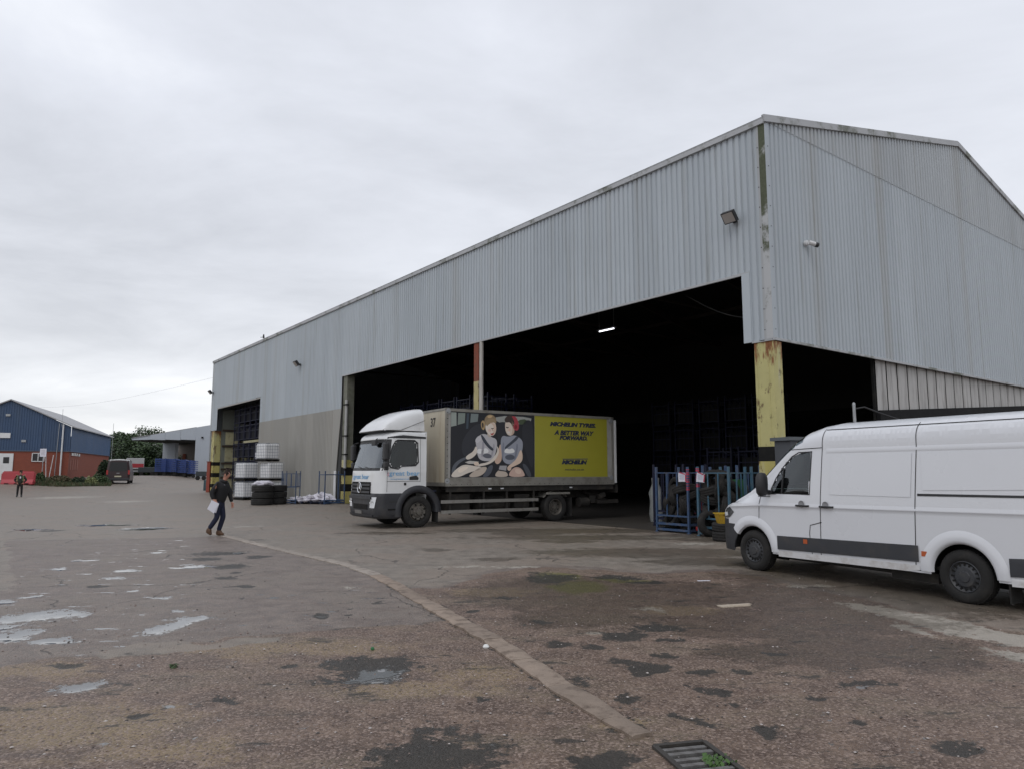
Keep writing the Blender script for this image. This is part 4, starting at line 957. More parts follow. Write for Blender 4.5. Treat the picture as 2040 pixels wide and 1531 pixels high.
        for hx in (2.52, 2.06):
            mb = MB(); y0 = surf(hx, 1.18)+.008; mb.tube([(hx-.13, sd*(y0+.0), 1.165), (hx-.11, sd*(y0+.03), 1.165), (hx+.10, sd*(y0+.03), 1.165), (hx+.12, sd*y0, 1.165)], .016, 8); mb.build('door_handle', M['black'], van, 50)
            mb = MB(); mb.lathe([(.001, .0), (.05, 0), (.058, .006)], 18, Matrix.Translation((hx+.01, sd*(y0+.001), 1.19)) @ Matrix.Rotation(-sd*math.pi/2, 4, 'X')); mb.build('handle_recess', mat('recess_grey', (.25, .25, .26), .6), van, 50)
        for mx_ in (2.48, .50):
            mb = MB(); patch(mb, [(mx_-.04, .56), (mx_+.04, .56), (mx_+.04, .63), (mx_-.04, .63)], surf, .019, .03, sd); mb.build('side_marker', M['orange'], van)
        # mirror
        mr = bpy.data.objects.new('mirror', None); COL.objects.link(mr); mr.parent = van
        mb = MB(); mb.lathe([(.001, -.20), (.07, -.19), (.105, -.14), (.115, 0), (.11, .12), (.075, .19), (.001, .205)], 16, Matrix.Translation((3.22, sd*1.17, 1.50)) @ Matrix.Diagonal((.75, 1.05, 1, 1))); mb.build('mirror_shell', M['black'], mr, 50)
        mb = MB(); mb.bar((3.26, sd*.96, 1.36), (3.23, sd*1.12, 1.38), .10, .07); mb.build('mirror_arm', M['black'], mr)
        mb = MB(); mb.bb((3.29, sd*1.12-.045, 1.405), (3.315, sd*1.12+.045, 1.42)); mb.build('indicator', M['chrome'], mr)
        # headlight
        hl = [(4.06, .99), (4.22, .88), (4.42, .86), (4.50, .93), (4.40, 1.02), (4.20, 1.08)]
        mb = MB(); patch(mb, hl, surf, .006, .02, sd); mb.build('headlight', mat('smoked_headlight', (.06, .065, .07), .12, coat=1), van, 60)
        mb = MB(); patch(mb, [(4.26, .91), (4.40, .90), (4.42, .97), (4.28, .985)], surf, .010, .02, sd); mb.build('headlight_lens', M['lamp'], van, 60)
        # mud flap & underbody
        mb = MB(); mb.bb((-.55, sd*.98, .08), (-.53, sd*.72, .42)); mb.build('mudflap', M['rubber'], van)
    mb = MB(); mb.bar((2.6, .25, .28), (-1.2, .25, .28), .12); mb.cyl((1.6, -.2, .27), (.5, -.2, .27), .11, 12); mb.cyl((0, -.8, .34), (0, .8, .34), .05, 8); mb.bar((.5, .6, .24), (1.2, .6, .24), .3, .14); mb.build('underbody', M['chassis'], van)
    mb = MB(); mb.bb((4.66, -.5, .70), (4.68, .5, .78)); mb.bb((4.66, -.45, .5), (4.68, .45, .66)); mb.build('grille', M['black'], van)
    for cx_, _ in wc:
        wheel(van, cx_, 1.0, .345, .225, 1, M['vanrim'], .60); wheel(van, cx_, -1.0, .345, .225, -1, M['vanrim'], .60)
    return van
make_van()
#@@VAN_END

# ------------------------------------------------------------------ delivery truck
def make_truck():
    F = at(832, 1050); Rr = at(1108, 1037); h = (F-Rr).normalized(); n = Vector((-h.y, h.x, 0))
    org = F-n*1.22
    tk = thing('truck', 'white cab box lorry with printed children and yellow advert on its side', 'lorry', org, math.atan2(h.y, h.x))
    Y = 1.22
    # cab: horizontal sections (z, half width, front x, corner radius, crown bulge)
    S = [(.30, 1.17, 1.30, .30, .05), (.36, 1.20, 1.36, .30, .06), (.55, 1.215, 1.39, .30, .07), (.98, 1.215, 1.39, .30, .07), (1.06, 1.205, 1.37, .30, .07), (1.40, 1.20, 1.36, .32, .07), (1.72, 1.20, 1.345, .34, .08), (1.76, 1.195, 1.33, .34, .08), (2.2, 1.18, 1.22, .32, .08), (2.66, 1.16, 1.10, .30, .08), (2.72, 1.16, 1.12, .32, .09), (2.80, 1.155, 1.10, .36, .09), (2.88, 1.14, 1.02, .40, .09), (2.94, 1.10, .88, .45, .08), (2.97, .95, .6, .5, .05)]
    zl = [.30, .36, .45, .55, .65, .75, .85, .98, 1.06, 1.15, 1.25, 1.35, 1.40, 1.5, 1.6, 1.72, 1.76, 1.83, 1.9, 1.97, 2.05, 2.12, 2.2, 2.28, 2.36, 2.44, 2.52, 2.60, 2.66, 2.72, 2.76, 2.80, 2.84, 2.88, 2.91, 2.94, 2.96, 2.97]
    XB = -.28
    def fr(z): return [interp(z, S, k) for k in (1, 2, 3, 4)]
    sidex = [XB+.045*k for k in range(27)]           # to .89
    def outline(z):
        w, xf, rc, bl = fr(z); pts = []
        xc = xf-rc-bl*.35
        for x in sidex: pts.append((min(XB+(x-XB)*(xc-XB)/(sidex[-1]-XB), xc), w))
        for k in range(1, 11):
            a = math.pi/2*(1-k/10); pts.append((xc+rc*math.cos(a), w-rc+rc*math.sin(a)))
        x0, y0 = pts[-1]
        for k in range(1, 9):
            y = y0*(1-k/8); pts.append((x0+bl*.35*(1-(y/y0)**2), y))
        return pts+[(x, -y) for x, y in pts[-2::-1]]
    O = [outline(z) for z in zl]; npt = len(O[0]); half = npt//2
    def surf(x, z):
        w, xf, rc, bl = fr(z); xc = xf-rc-bl*.35
        if x <= xc: return w
        d = min(x-xc, rc); return w-rc+math.sqrt(max(0, rc*rc-d*d))
    def front(y, z):
        w, xf, rc, bl = fr(z); xc = xf-rc-bl*.35; y = abs(y); y0 = w-rc
        if y <= y0: return xc+rc+bl*.35*(1-(y/y0)**2)
        return xc+math.sqrt(max(0, rc*rc-(y-y0)**2))
    dwin = [(.90, 1.86), (.98, 1.98), (.86, 2.45), (.76, 2.62), (.68, 2.66), (.15, 2.66), (.04, 2.58), (.02, 2.02), (.12, 1.92), (.55, 1.90), (.66, 1.82)]
    body, low = MB(), MB(); ARC = (-.02, .50, .62)
    for i in range(len(zl)-1):
        for j in range(npt-1):
            q = [(*O[i][j], zl[i]), (*O[i][j+1], zl[i]), (*O[i+1][j+1], zl[i+1]), (*O[i+1][j], zl[i+1])]
            mx, my, mz = (sum(p[k] for p in q)/4 for k in range(3))
            if abs(my) > 1.0 and math.hypot(mx-ARC[0], mz-ARC[1]) < ARC[2]: continue
            if abs(my) > 1.0 and inpoly(mx, mz, dwin): continue
            if 1.83 < mz < 2.60 and mx > .85 and abs(my) < 1.13: continue
            (low if mz < 1.06 and not (mx < .0 and mz > 1.0) else body).add(q, [(0,1,2,3)])
    top = [(*p, 2.97) for p in O[-1]]; body.add(top, [tuple(range(npt))])
    back = [(XB, 1.2, .6), (XB, -1.2, .6), (XB, -1.2, 2.97), (XB, 1.2, 2.97)]; body.add(back, [(0,1,2,3)])
    body.build('cab', M['white'], tk, 45); low.build('bumper', M['bumper'], tk, 45)
    # interior
    mb = MB(); mb.bb((XB+.05, -1.1, 1.2), (1.1, 1.1, 1.26)); mb.bb((.75, -1.12, 1.26), (1.12, 1.12, 1.74)); mb.build('dashboard', M['cabin'], tk, bevel=.05)
    mb = MB()
    for sd in (-.6, .6): mb.box((.25, sd, 1.5), (.5, .5, .3)); mb.box((.0, sd, 1.95), (.16, .5, .9), ry=R(-6)); 
    mb.build('seats', M['cabin'], tk, bevel=.04)
    mb = MB(); mb.add([(-.26, 1.15, 1.2), (-.26, -1.15, 1.2), (-.26, -1.15, 2.9), (-.26, 1.15, 2.9)], [(0,1,2,3)]); mb.add([(-.26, 1.15, 2.72), (1.0, 1.1, 2.72), (1.0, -1.1, 2.72), (-.26, -1.15, 2.72)], [(0,1,2,3)]); mb.build('cab_lining', M['cabin'], tk)
    # door window
    for sd in (1, -1):
        mb = MB(); patch(mb, dwin, surf, -.01, .03, sd, n=10); mb.build('door_window', M['doorglass'], tk, 60)
        out = [(.5+(x-.5)*1.09, 2.27+(z-2.27)*1.10) for x, z in dwin]
        mb = MB()
        for (a, b, c, d) in zip(out, out[1:]+out[:1], dwin[1:]+dwin[:1], dwin):
            mb.add([(a[0], sd*(surf(*a)+.010), a[1]), (b[0], sd*(surf(*b)+.010), b[1]), (c[0], sd*(surf(*c)+.002), c[1]), (d[0], sd*(surf(*d)+.002), d[1])], [(0,1,2,3)])
        mb.build('window_seal', M['black'], tk)
        # black band above the door, A pillar trim
        mb = MB(); patch(mb, [(XB+.01, 2.74), (1.0, 2.72), (.98, 2.78), (.5, 2.84), (XB+.01, 2.80)], surf, .006, .02, sd, n=16); mb.build('door_top_band', M['black'], tk)
        mb = MB(); patch(mb, [(1.00, 1.76), (1.13, 1.76), (1.02, 2.70), (.88, 2.70)], surf, .008, .04, sd, n=6); mb.build('pillar_trim', M['black'], tk, 60)
        mb = MB(); 
        for p in ([(1.03, 1.76), (1.04, 1.1)], [(.0-.08, 2.74), (-.07, 1.40)], [(1.04, 1.42), (-.07, 1.42)], [(1.03, 1.76), (.96, 1.82)]): seam(mb, p, surf, .010, .004, sd)
        mb.build('panel_gaps', M['dullblack'], tk)
        mb = MB(); patch(mb, [(.30, 1.46), (.0, 1.46), (-.02, 1.52), (.06, 1.60), (.30, 1.56)], surf, .008, .02, sd, n=8); mb.build('door_handle', M['black'], tk)
        mb = MB(); patch(mb, [(.40, 1.30), (.48, 1.30), (.48, 1.38), (.40, 1.38)], surf, .008, .03, sd); mb.build('small_emblem', M['textblack'], tk)
        # wheel arch
        mb = MB(); rows = []
        for k in range(29):
            a = math.pi*(-.08+1.10*k/28); rows.append([(ARC[0]+q_*math.cos(a), sd*(1.215+of), max(.34, ARC[1]+q_*math.sin(a))) for q_, of in ((.58, -.35), (.58, .005), (.60, .03), (.74, .035), (.80, -.02))])
        mb.grid(rows); mb.build('fender', M['bumper'], tk, 50)
        mb = MB(); mb.bb((-.70, sd*1.22, .14), (-.66, sd*.85, .75)); mb.build('mudflap', M['rubber'], tk)
        # steps
        for z in (.42, .78): mb = MB(); mb.bb((.66, sd*1.218, z), (.96, sd*1.10, z+.05)); mb.build('step', M['black'], tk)
        mb = MB(); patch(mb, [(.66, .55), (1.0, .55), (1.0, .60), (.66, .60)], surf, .004, .03, sd); mb.build('step_slot', M['dullblack'], tk)
    # mirrors
    for sd in (1, -1):
        mr = bpy.data.objects.new('mirror', None); COL.objects.link(mr); mr.parent = tk
        mb = MB(); mb.box((1.16, sd*1.33, 2.32), (.14, .22, .52)); mb.box((1.14, sd*1.33, 1.92), (.14, .2, .2)); mb.build('mirror_shell', M['black'], mr, bevel=.04)
        mb = MB(); mb.tube([(1.05, sd*1.14, 2.66), (1.15, sd*1.33, 2.62), (1.16, sd*1.34, 1.8), (1.1, sd*1.18, 1.78)], .018, 6); mb.build('mirror_arm', M['black'], mr, 40)
    mb = MB(); mb.box((1.22, .62, 2.60), (.10, .30, .16)); mb.bar((1.12, .62, 2.74), (1.24, .62, 2.66), .03); mb.build('kerb_mirror', M['black'], tk, bevel=.03)
    # windscreen
    rows = []
    for i in range(13):
        z = 1.80+(2.63-1.80)*i/12; rows.append([(front(y, z)+.002, y, z) for y in [-1.10+2.20*k/24 for k in range(25)]])
    mb = MB(); mb.grid(rows); mb.build('windscreen', M['screen'], tk, 60)
    mb = MB()
    for (a, b) in ((1.745, 1.83),): mb.grid([[(front(y, z)+.006, y, z) for y in [-1.14+2.28*k/24 for k in range(25)]] for z in (a, (a+b)/2, b)])
    mb.grid([[(front(y, z)+.005, y, z) for y in [-1.12+2.24*k/24 for k in range(25)]] for z in (2.60, 2.66, 2.71)])
    mb.build('windscreen_surround', M['black'], tk, 60)
    mb = MB()
    for y in (-.7, .05, .6): mb.bar((front(y, 1.8)+.02, y, 1.80), (front(y-.5, 1.88)+.025, y-.5, 1.87), .02, .015)
    mb.build('wiper', M['black'], tk)
    mb = MB(); mb.box((1.0, -.3, 1.80), (.2, .5, .02)); mb.build('papers_on_dash', M['paper'], tk)
    # grille
    def fpatch(name, y0, y1, z0, z1, off, m_, dz=.05):
        mb = MB(); nzv = max(2, int((z1-z0)/dz)+1)
        mb.grid([[(front(y, z)+off, y, z) for y in [y0+(y1-y0)*k/20 for k in range(21)]] for z in [z0+(z1-z0)*i/nzv for i in range(nzv+1)]])
        for y_ in (y0, y1): mb.add([(front(y_, z0)+off, y_, z0), (front(y_, z1)+off, y_, z1), (front(y_, z1)-.01, y_, z1), (front(y_, z0)-.01, y_, z0)], [(0,1,2,3)])
        for z_ in (z0, z1): mb.add([(front(y0, z_)+off, y0, z_), (front(y1, z_)+off, y1, z_), (front(y1, z_)-.01, y1, z_), (front(y0, z_)-.01, y0, z_)], [(0,1,2,3)])
        return mb.build(name, m_, tk, 60)
    fpatch('grille', -.86, .70, 1.02, 1.40, .012, M['dullblack'])
    for k in range(3):
        fpatch('grille_slat', -.84, .68, 1.06+k*.11, 1.125+k*.11, .035, M['bumper'], .03)
    # lower bumper step, grille opening
    fpatch('bumper_lip', -.95, .85, .88, .96, .05, M['bumper']); fpatch('air_intake', -.62, .55, .56, .72, .008, M['dullblack']); fpatch('lower_lip', -1.0, .9, .34, .42, .03, M['bumper'])
    pl_ = fpatch('number_plate', -.42, .10, .42, .52, .038, flat('plate_grey_white', (120, 118, 115)))
    # lamps on both corners
    for sd in (1, -1):
        mb = MB(); rows = []
        for z in (.62, .70, .80, .90, .95): rows.append([(front(y, z)+.012, sd*y, z) for y in [.72+.30*k/8+(z-.62)*.22 for k in range(9)]])
        mb.grid(rows); mb.build('headlight', M['lamp'], tk, 60)
        mb = MB(); 
        for k in range(3):
            y = .78+k*.085; mb.lathe([(.001, .0), (.033, 0), (.036, .006)], 14, Matrix.Translation((front(y, .79)+.016, sd*y, .79)) @ Matrix.Rotation(math.pi/2, 4, 'Y'))
        mb.build('reflector', M['chrome'], tk, 50)
    # star emblem in its ring
    mb = MB(); ex = front(-.08, 1.22)+.05; Me = Matrix.Translation((ex, -.08, 1.22)) @ Matrix.Rotation(math.pi/2, 4, 'Y')
    mb.lathe([(.155, -.012), (.17, 0), (.155, .012), (.14, 0)], 32, Me, closed=True)
    for k in range(3):
        a = math.pi/2+k*2*math.pi/3; tip = Vector((ex, -.08+.15*math.cos(a), 1.22+.15*math.sin(a))); c0 = Vector((ex, -.08, 1.22))
        l_ = Vector((ex, -.08+.03*math.cos(a+1.05), 1.22+.03*math.sin(a+1.05))); r_ = Vector((ex, -.08+.03*math.cos(a-1.05), 1.22+.03*math.sin(a-1.05)))
        mb.add([c0+Vector((.015, 0, 0)), l_, tip, r_, c0-Vector((.01, 0, 0))], [(0,1,2),(0,2,3),(4,2,1),(4,3,2)])
    mb.build('emblem', M['chrome'], tk, 40)
    xf = front(-.1, 1.58)+.008
    text('great bear', .21, (xf, -.12, 1.49), (0, 1, 0), (0, 0, 1), M['textblue'], tk, bold=.001, width=1.28)
    text('great bear', .20, (.46, surf(.46, 1.62)+.006, 1.60), (-1, 0, .0), (0, 0, 1), M['textblue'], tk, bold=.001, width=1.02)
    mb = MB()
    for k, (dx, dz_) in enumerate(((0, 0), (.07, .02), (.035, .07))): mb.lathe([(.001, .0), (.026, 0)], 12, Matrix.Translation((1.0+dx*.6-.02, surf(1.0, 1.6)+.006, 1.60+dz_)) @ Matrix.Rotation(-math.pi/2, 4, 'X'))
    mb.build('logo_mark', flat('pink_logo', (205, 170, 180)), tk)
    text('www.greatbear.co.uk', .06, (.62, surf(.6, 1.46)+.006, 1.475), (-1, 0, 0), (0, 0, 1), M['textblue'], tk, width=.62)
    # wind deflector
    D = [(1.13, .98, 2.98, 3.00), (1.05, 1.00, 2.98, 3.13), (.90, 1.03, 2.98, 3.29), (.70, 1.06, 2.98, 3.43), (.45, 1.09, 2.98, 3.56), (.2, 1.12, 2.98, 3.65), (-.05, 1.11, 2.98, 3.70), (-.22, 1.11, 2.98, 3.72)]
    rows = []
    for x, w, z0, z1 in D:
        hh = z1-z0; row = [(x-.02, w, z0), (x-.01, w*.995, z0+hh*.3)]
        for k in range(13):
            a = math.pi*k/12; c_, s_ = math.cos(a), math.sin(a); row.append((x, w*.985*math.copysign(abs(c_)**.42, c_), z0+hh*.45+hh*.55*abs(s_)**.55))
        row += [(x-.01, -w*.995, z0+hh*.3), (x-.02, -w, z0)]; rows.append(row)
    mb = MB(); mb.grid(rows); mb.add(rows[0], [tuple(range(len(rows[0])))]); mb.add(rows[-1], [tuple(range(len(rows[-1])))[::-1]])
    df = mb.build('wind_deflector', M['white'], tk, 38)
    mb = MB(); mb.bar((1.02, 1.075-.06, 2.985), (.55, 1.095, 3.0), .012); mb.bar((.55, 1.09, 3.0), (-.24, 1.15, 3.32), .012); mb.bar((1.10, .99, 2.985), (1.10, -.99, 2.985), .02, .03); mb.build('deflector_seam', M['dullblack'], tk)
    # box
    bx0, bx1, bz0, bz1, by = -.95, -8.0, 1.25, 3.74, 1.245
    mb = MB(); mb.bb((bx0-.04, -by+.04, bz0+.05), (bx1+.04, by-.03, bz1-.04)); mb.build('box_body', mat('box_side_white', (.5, .5, .5), .5), tk)
    mb = MB(); mb.bb((bx0-.03, -by+.05, bz0+.12), (bx0, by-.06, bz1-.05)); mb.build('front_wall', M['boxfront'], tk)
    mb = MB()
    for y_ in (by-.03, -by+.03): mb.bb((bx0-.06, y_-.035, bz0), (bx0+.02, y_+.035, bz1)); mb.bb((bx1-.0, y_-.035, bz0), (bx1+.10, y_+.035, bz1))
    mb.build('corner_post', M['frame'], tk)
    mb = MB(); mb.bb((bx0, by-.07, bz1-.09), (bx1, by+.005, bz1)); mb.bb((bx0+.02, -by, bz1-.06), (bx0-.05, by, bz1+.01)); mb.build('top_rail', M['frame'], tk)
    mb = MB(); mb.bb((bx0, by-.05, bz0), (bx1, by+.008, bz0+.16)); mb.bb((bx0, by-.05, bz0+.16), (bx1, by-.012, bz0+.27)); mb.bb((bx0+.02, -by, bz0), (bx0-.05, by, bz0+.12)); mb.build('bottom_rail', M['frame'], tk)
    mb = MB(); mb.bb((bx0-.04, by-.05, bz0+.26), (bx1+.05, by-.015, bz1-.09)); mb.build('side_panel', mat('grey_side_panel', (.33, .32, .30), .5, dirt=(.14,.12,.1), damt=.5), tk)
    mb = MB()
    for (x, z) in ((-1.0, 1.42), (-1.02, 3.66), (-7.86, 1.5), (-7.88, 3.6)): mb.lathe([(.001, .01), (.085, .008), (.09, 0)], 16, Matrix.Translation((x, by+.0, z)) @ Matrix.Rotation(-math.pi/2, 4, 'X'))
    mb.build('corner_casting', M['galv'], tk, 40)
    mb = MB()
    for k in range(34): mb.bb((-1.1-k*.205, by+.006, 1.30), (-1.12-k*.205, by+.012, 1.32))
    for k in range(12): mb.bb((bx0-.055, by+.004, 1.4+k*.2), (bx0-.02, by+.01, 1.42+k*.2))
    mb.build('rivets', M['dullblack'], tk)
    text('37', .40, (bx0+.006, .30, 3.20), (0, 1, 0), (0, 0, 1), M['textblack'], tk, bold=.008, width=.36)
    # rear door edge
    mb = MB(); mb.bb((-8.02, by-.04, 1.3), (-8.10, by+.03, 3.62)); mb.build('rear_door', M['white'], tk)
    mb = MB(); mb.bb((-8.1, -by+.05, .95), (-8.2, by-.03, 1.25)); mb.bb((-8.3, -1.1, .55), (-8.2, 1.1, .7)); mb.bar((-7.3, 1.05, .62), (-8.3, 1.05, .62), .12); mb.bar((-7.0, .6, 1.0), (-8.2, .6, .6), .1); mb.box((-7.5, 1.05, .85), (.3, .2, .15), 0, 0, 0, .3); mb.build('tail_lift', M['chassis'], tk)
    mb = MB(); mb.bb((-8.205, 1.0, 1.0), (-8.215, 1.2, 1.15)); mb.bb((-8.205, -1.0, 1.0), (-8.215, -1.2, 1.15)); mb.build('tail_light', M['red'], tk)
    mb = MB(); mb.cyl((-6.45, 1.05, .62), (-6.85, 1.05, .62), .17, 14); mb.box((-7.05, 1.1, .72), (.22, .1, .26)); mb.build('air_tank', M['chassis'], tk, 40)
    # chassis
    mb = MB()
    for y_ in (.42, -.42): mb.bb((-8.0, y_-.04, .78), (.9, y_+.04, 1.04))
    for k in range(14): mb.bb((-1.1-k*.5, -1.18, 1.12), (-1.18-k*.5, 1.18, 1.25))
    mb.bb((-8.0, 1.13, 1.07), (-1.0, 1.19, 1.24)); mb.bb((-8.0, .5, 1.04), (-1.0, .58, 1.24)); mb.bb((-8.0, -1.1, 1.23), (-1.0, 1.1, 1.26)); mb.build('chassis', M['chassis'], tk)
    mb = MB(); mb.bb((-1.0, -1.1, .5), (-1.9, -.5, 1.0)); mb.cyl((-2.3, .85, .66), (-3.5, .85, .66), .24, 18); mb.bb((-1.15, .55, .45), (-1.95, 1.05, 1.0)); mb.bb((-3.7, .6, .5), (-4.3, 1.05, .95)); mb.bb((-2.2, -.6, .4), (-4.4, -1.1, 1.)); mb.build('tanks_and_boxes', M['chassis'], tk, bevel=.02)
    mb = MB(); mb.cyl((0, -1, .48), (0, 1, .48), .07, 8); mb.cyl((-5.32, -1, .48), (-5.32, 1, .48), .09, 8); mb.lathe([(.001, -.16), (.16, -.1), (.2, 0), (.16, .1), (.001, .16)], 12, Matrix.Translation((-5.32, 0, .48))); mb.cyl((-5.1, 0, .5), (-1, 0, .65), .05, 8); mb.build('axles', M['chassis'], tk, 40)
    for z in (.77, .45):
        mb = MB(); mb.bb((-.80, 1.19, z-.055), (-4.56, 1.225, z+.045)); mb.build('side_guard_rail', mat('dull_aluminium_rail', (.30, .29, .27), .4, .5, var=.15, scale=5, dirt=(.14,.12,.1), damt=.5, dscale=5), tk)
        mb = MB(); mb.bb((-.80, -1.19, z-.055), (-4.56, -1.225, z+.045)); mb.build('side_guard_rail', M['frame'], tk)
    mb = MB()
    for x in (-1.15, -2.4, -3.3, -4.4):
        for sd in (1, -1): mb.bb((x-.03, sd*1.13, .36), (x+.03, sd*1.185, 1.1))
    mb.build('guard_bracket', M['chassis'], tk)
    for x in (-2.62, -3.1, -6.0):
        mb = MB(); mb.bb((x-.06, 1.192, 1.14), (x+.06, 1.20, 1.18)); mb.build('side_marker', M['lamp'], tk)
    for sd in (1, -1):
        mb = MB(); mb.grid([[(-5.32+.62*math.cos(a), sd*y_, .50+.56*math.sin(a)) for y_ in (.62, 1.21)] for a in [math.pi*(.2+.6*k/10) for k in range(11)]]); mb.bb((-4.90, sd*1.19, .93), (-5.95, sd*1.215, 1.0)); mb.build('rear_mudguard', M['frame'], tk, 50)
        mb = MB(); mb.bb((-6.0, sd*.65, .15), (-6.03, sd*1.2, .8)); mb.build('mudflap', M['rubber'], tk)
    for sd in (1, -1):
        wheel(tk, 0, sd*1.22, .485, .29, sd, M['steelrim'], .58, truck=True, dish=-.02)
        wheel(tk, -5.32, sd*1.20, .485, .27, sd, M['steelrim'], .58, truck=True, dish=.15)
    # ---------------- advert print
    ad = bpy.data.objects.new('advert', None); COL.objects.link(ad); ad.parent = tk
    yb = by-.012
    def A(px, py):
        yt = 130+(px-360)*45/775 if px < 1135 else 175+(px-1135)*40/665
        return (-1.11-(px-360)/775*3.29 if px < 1135 else -4.40-(px-1135)/665*3.29, 1.53+(735-py)/(735-yt)*2.12)
    def art(name, pts, rgb, lvl, sm_=2, m_=None):
        p = [A(*q) for q in (smoothpoly(pts, sm_) if sm_ else pts)]
        bm = bmesh.new(); vs = [bm.verts.new((x, yb+.0008*lvl, z)) for x, z in p]
        try: f = bm.faces.new(vs)
        except Exception: bm.free(); return
        f.normal_update()
        if f.normal.y < 0: f.normal_flip()
        bmesh.ops.triangulate(bm, faces=[f]); me = bpy.data.meshes.new(name); bm.to_mesh(me); bm.free()
        key = 'print_%d_%d_%d' % rgb
        if key not in M: M[key] = flat(key, rgb, .4)
        me.materials.append(m_ or M[key]); o = bpy.data.objects.new(name, me); COL.objects.link(o); o.parent = ad
    art('picture_background', [(360,130),(1135,175),(1135,735),(360,735)], (26,28,36), 1, 0)
    art('yellow_background', [(1137,176),(1800,215),(1800,735),(1137,735)], (158,153,48), 1, 0)
    art('car_window', [(362,138),(408,141),(410,262),(362,272)], (150,158,152), 2, 0)
    art('car_window', [(424,145),(486,148),(482,238),(420,256)], (128,138,132), 2, 0)
    art('car_window', [(536,152),(604,156),(596,226),(530,236)], (120,130,130), 2, 0)
    art('window_frame', [(500,150),(520,151),(512,290),(494,292)], (60,72,84), 2, 0)
    art('rear_window', [(758,172),(1108,190),(1098,236),(1030,256),(900,246),(770,236)], (158,160,156), 2, 1)
    art('rear_hedge', [(970,215),(1060,205),(1050,252),(985,258)], (70,82,60), 3, 1)
    art('seat', [(520,300),(600,240),(660,260),(660,420),(560,520),(470,560),(450,420)], (44,46,54), 2)
    art('seat', [(770,240),(860,225),(900,300),(850,420),(780,420)], (36,38,46), 3)
    art('seat', [(1020,225),(1100,210),(1125,300),(1125,700),(1060,560),(1010,380)], (40,42,50), 3)
    art('seat_edge', [(366,690),(384,620),(430,575),(500,545),(510,562),(440,600),(404,650),(392,720)], (92,96,104), 3)
    art('seat_edge', [(1010,610),(1050,620),(1095,690),(1104,732),(1070,732),(1040,680)], (74,78,86), 3)
    sk, sk2 = (222,212,200), (196,182,168)
    art('leg', [(372,700),(420,650),(480,615),(560,630),(640,640),(620,665),(520,690),(440,732),(368,732)], sk, 4)
    art('leg', [(510,732),(560,680),(630,640),(690,640),(660,700),(600,732)], sk2, 4)
    art('seat_side', [(660,700),(700,630),(740,620),(730,680),(690,732),(640,732)], (84,88,98), 4)
    art('shirt', [(612,350),(660,335),(720,370),(768,385),(778,440),(760,520),(735,585),(650,590),(600,560),(590,470),(575,400)], (188,186,190), 5)
    art('sleeve', [(610,350),(575,390),(578,420),(600,425),(640,380)], (204,202,206), 6)
    art('shirt_print', [(585,500),(610,470),(640,485),(670,465),(700,490),(690,515),(640,520),(600,520)], (232,232,232), 6)
    art('shirt_print', [(640,530),(680,515),(720,530),(730,555),(690,565),(650,552)], (96,98,108), 6)
    art('arm', [(582,440),(560,500),(510,530),(490,552),(500,574),(530,570),(570,545),(600,500)], sk, 6)
    art('arm', [(770,440),(780,500),(740,560),(690,600),(620,610),(590,630),(620,636),(700,618),(760,580),(800,500)], sk, 7)
    art('seat_belt', [(622,345),(642,350),(700,440),(745,478),(732,500),(680,455),(640,400)], (58,64,76), 8, 1)
    art('tablet', [(470,598),(520,576),(640,590),(590,622),(520,620)], (40,40,46), 8, 0)
    art('tablet_screen', [(486,598),(524,584),(610,592),(576,612),(520,612)], (196,192,186), 9, 0)
    art('hair', [(655,200),(690,160),(740,165),(770,210),(765,250),(700,270),(660,260)], (146,126,98), 6)
    art('face', [(665,250),(700,225),(755,235),(768,280),(762,330),(735,362),(700,350),(668,310)], (230,218,206), 7)
    art('fringe', [(668,225),(705,195),(752,205),(766,240),(735,232),(700,250),(675,275)], (156,136,106), 8)
    art('neck', [(680,330),(720,350),(715,375),(690,365)], sk2, 6)
    art('smile', [(708,334),(726,338),(744,326),(740,346),(722,354)], (176,70,70), 11)
    art('eye', [(718,284),(730,290),(744,283),(741,294),(729,298),(720,293)], (70,50,44), 9)
    art('headphones', [(622,240),(640,212),(660,225),(664,280),(652,308),(632,295)], (176,150,110), 9)
    art('headphones', [(630,250),(640,232),(650,250),(650,280),(640,288)], (66,56,48), 10)
    art('leg', [(760,700),(800,660),(870,690),(880,732),(758,732)], sk2, 4)
    art('leg', [(890,690),(940,640),(1000,650),(1035,700),(1038,732),(885,732)], (206,176,162), 4)
    art('shirt', [(826,352),(880,370),(940,350),(1000,385),(1022,420),(1015,500),(970,600),(900,625),(830,600),(812,500),(806,400)], (150,154,166), 5)
    art('shirt_print', [(835,510),(860,470),(890,485),(920,470),(945,500),(930,515),(880,520)], (232,232,232), 6)
    art('shirt_print', [(850,540),(900,525),(945,545),(935,575),(880,580),(850,565)], (84,88,100), 6)
    art('arm', [(806,420),(780,500),(755,560),(752,600),(780,622),(815,590),(820,540),(812,480)], (208,178,158), 6)
    art('arm', [(1000,470),(1020,540),(1010,600),(950,630),(900,650),(880,670),(870,640),(910,612),(960,570)], (222,198,178), 7)
    art('seat_belt', [(965,355),(985,380),(870,470),(845,482),(850,455),(920,400)], (60,66,78), 8, 1)
    art('tablet', [(790,620),(880,620),(872,688),(775,672)], (44,42,48), 8, 0)
    art('tablet_screen', [(800,630),(866,630),(858,676),(790,664)], (166,164,166), 9, 0)
    art('shade', [(700,235),(740,236),(766,262),(764,320),(738,358),(722,352),(744,310),(742,262)], (216,192,174), 8)
    art('cheek', [(700,290),(716,296),(716,318),(700,322),(690,306)], (226,196,182), 8)
    art('nose', [(728,290),(742,306),(734,314),(726,310)], (206,176,158), 9)
    art('hair_light', [(680,176),(705,166),(735,172),(722,192),(690,196)], (196,168,128), 9)
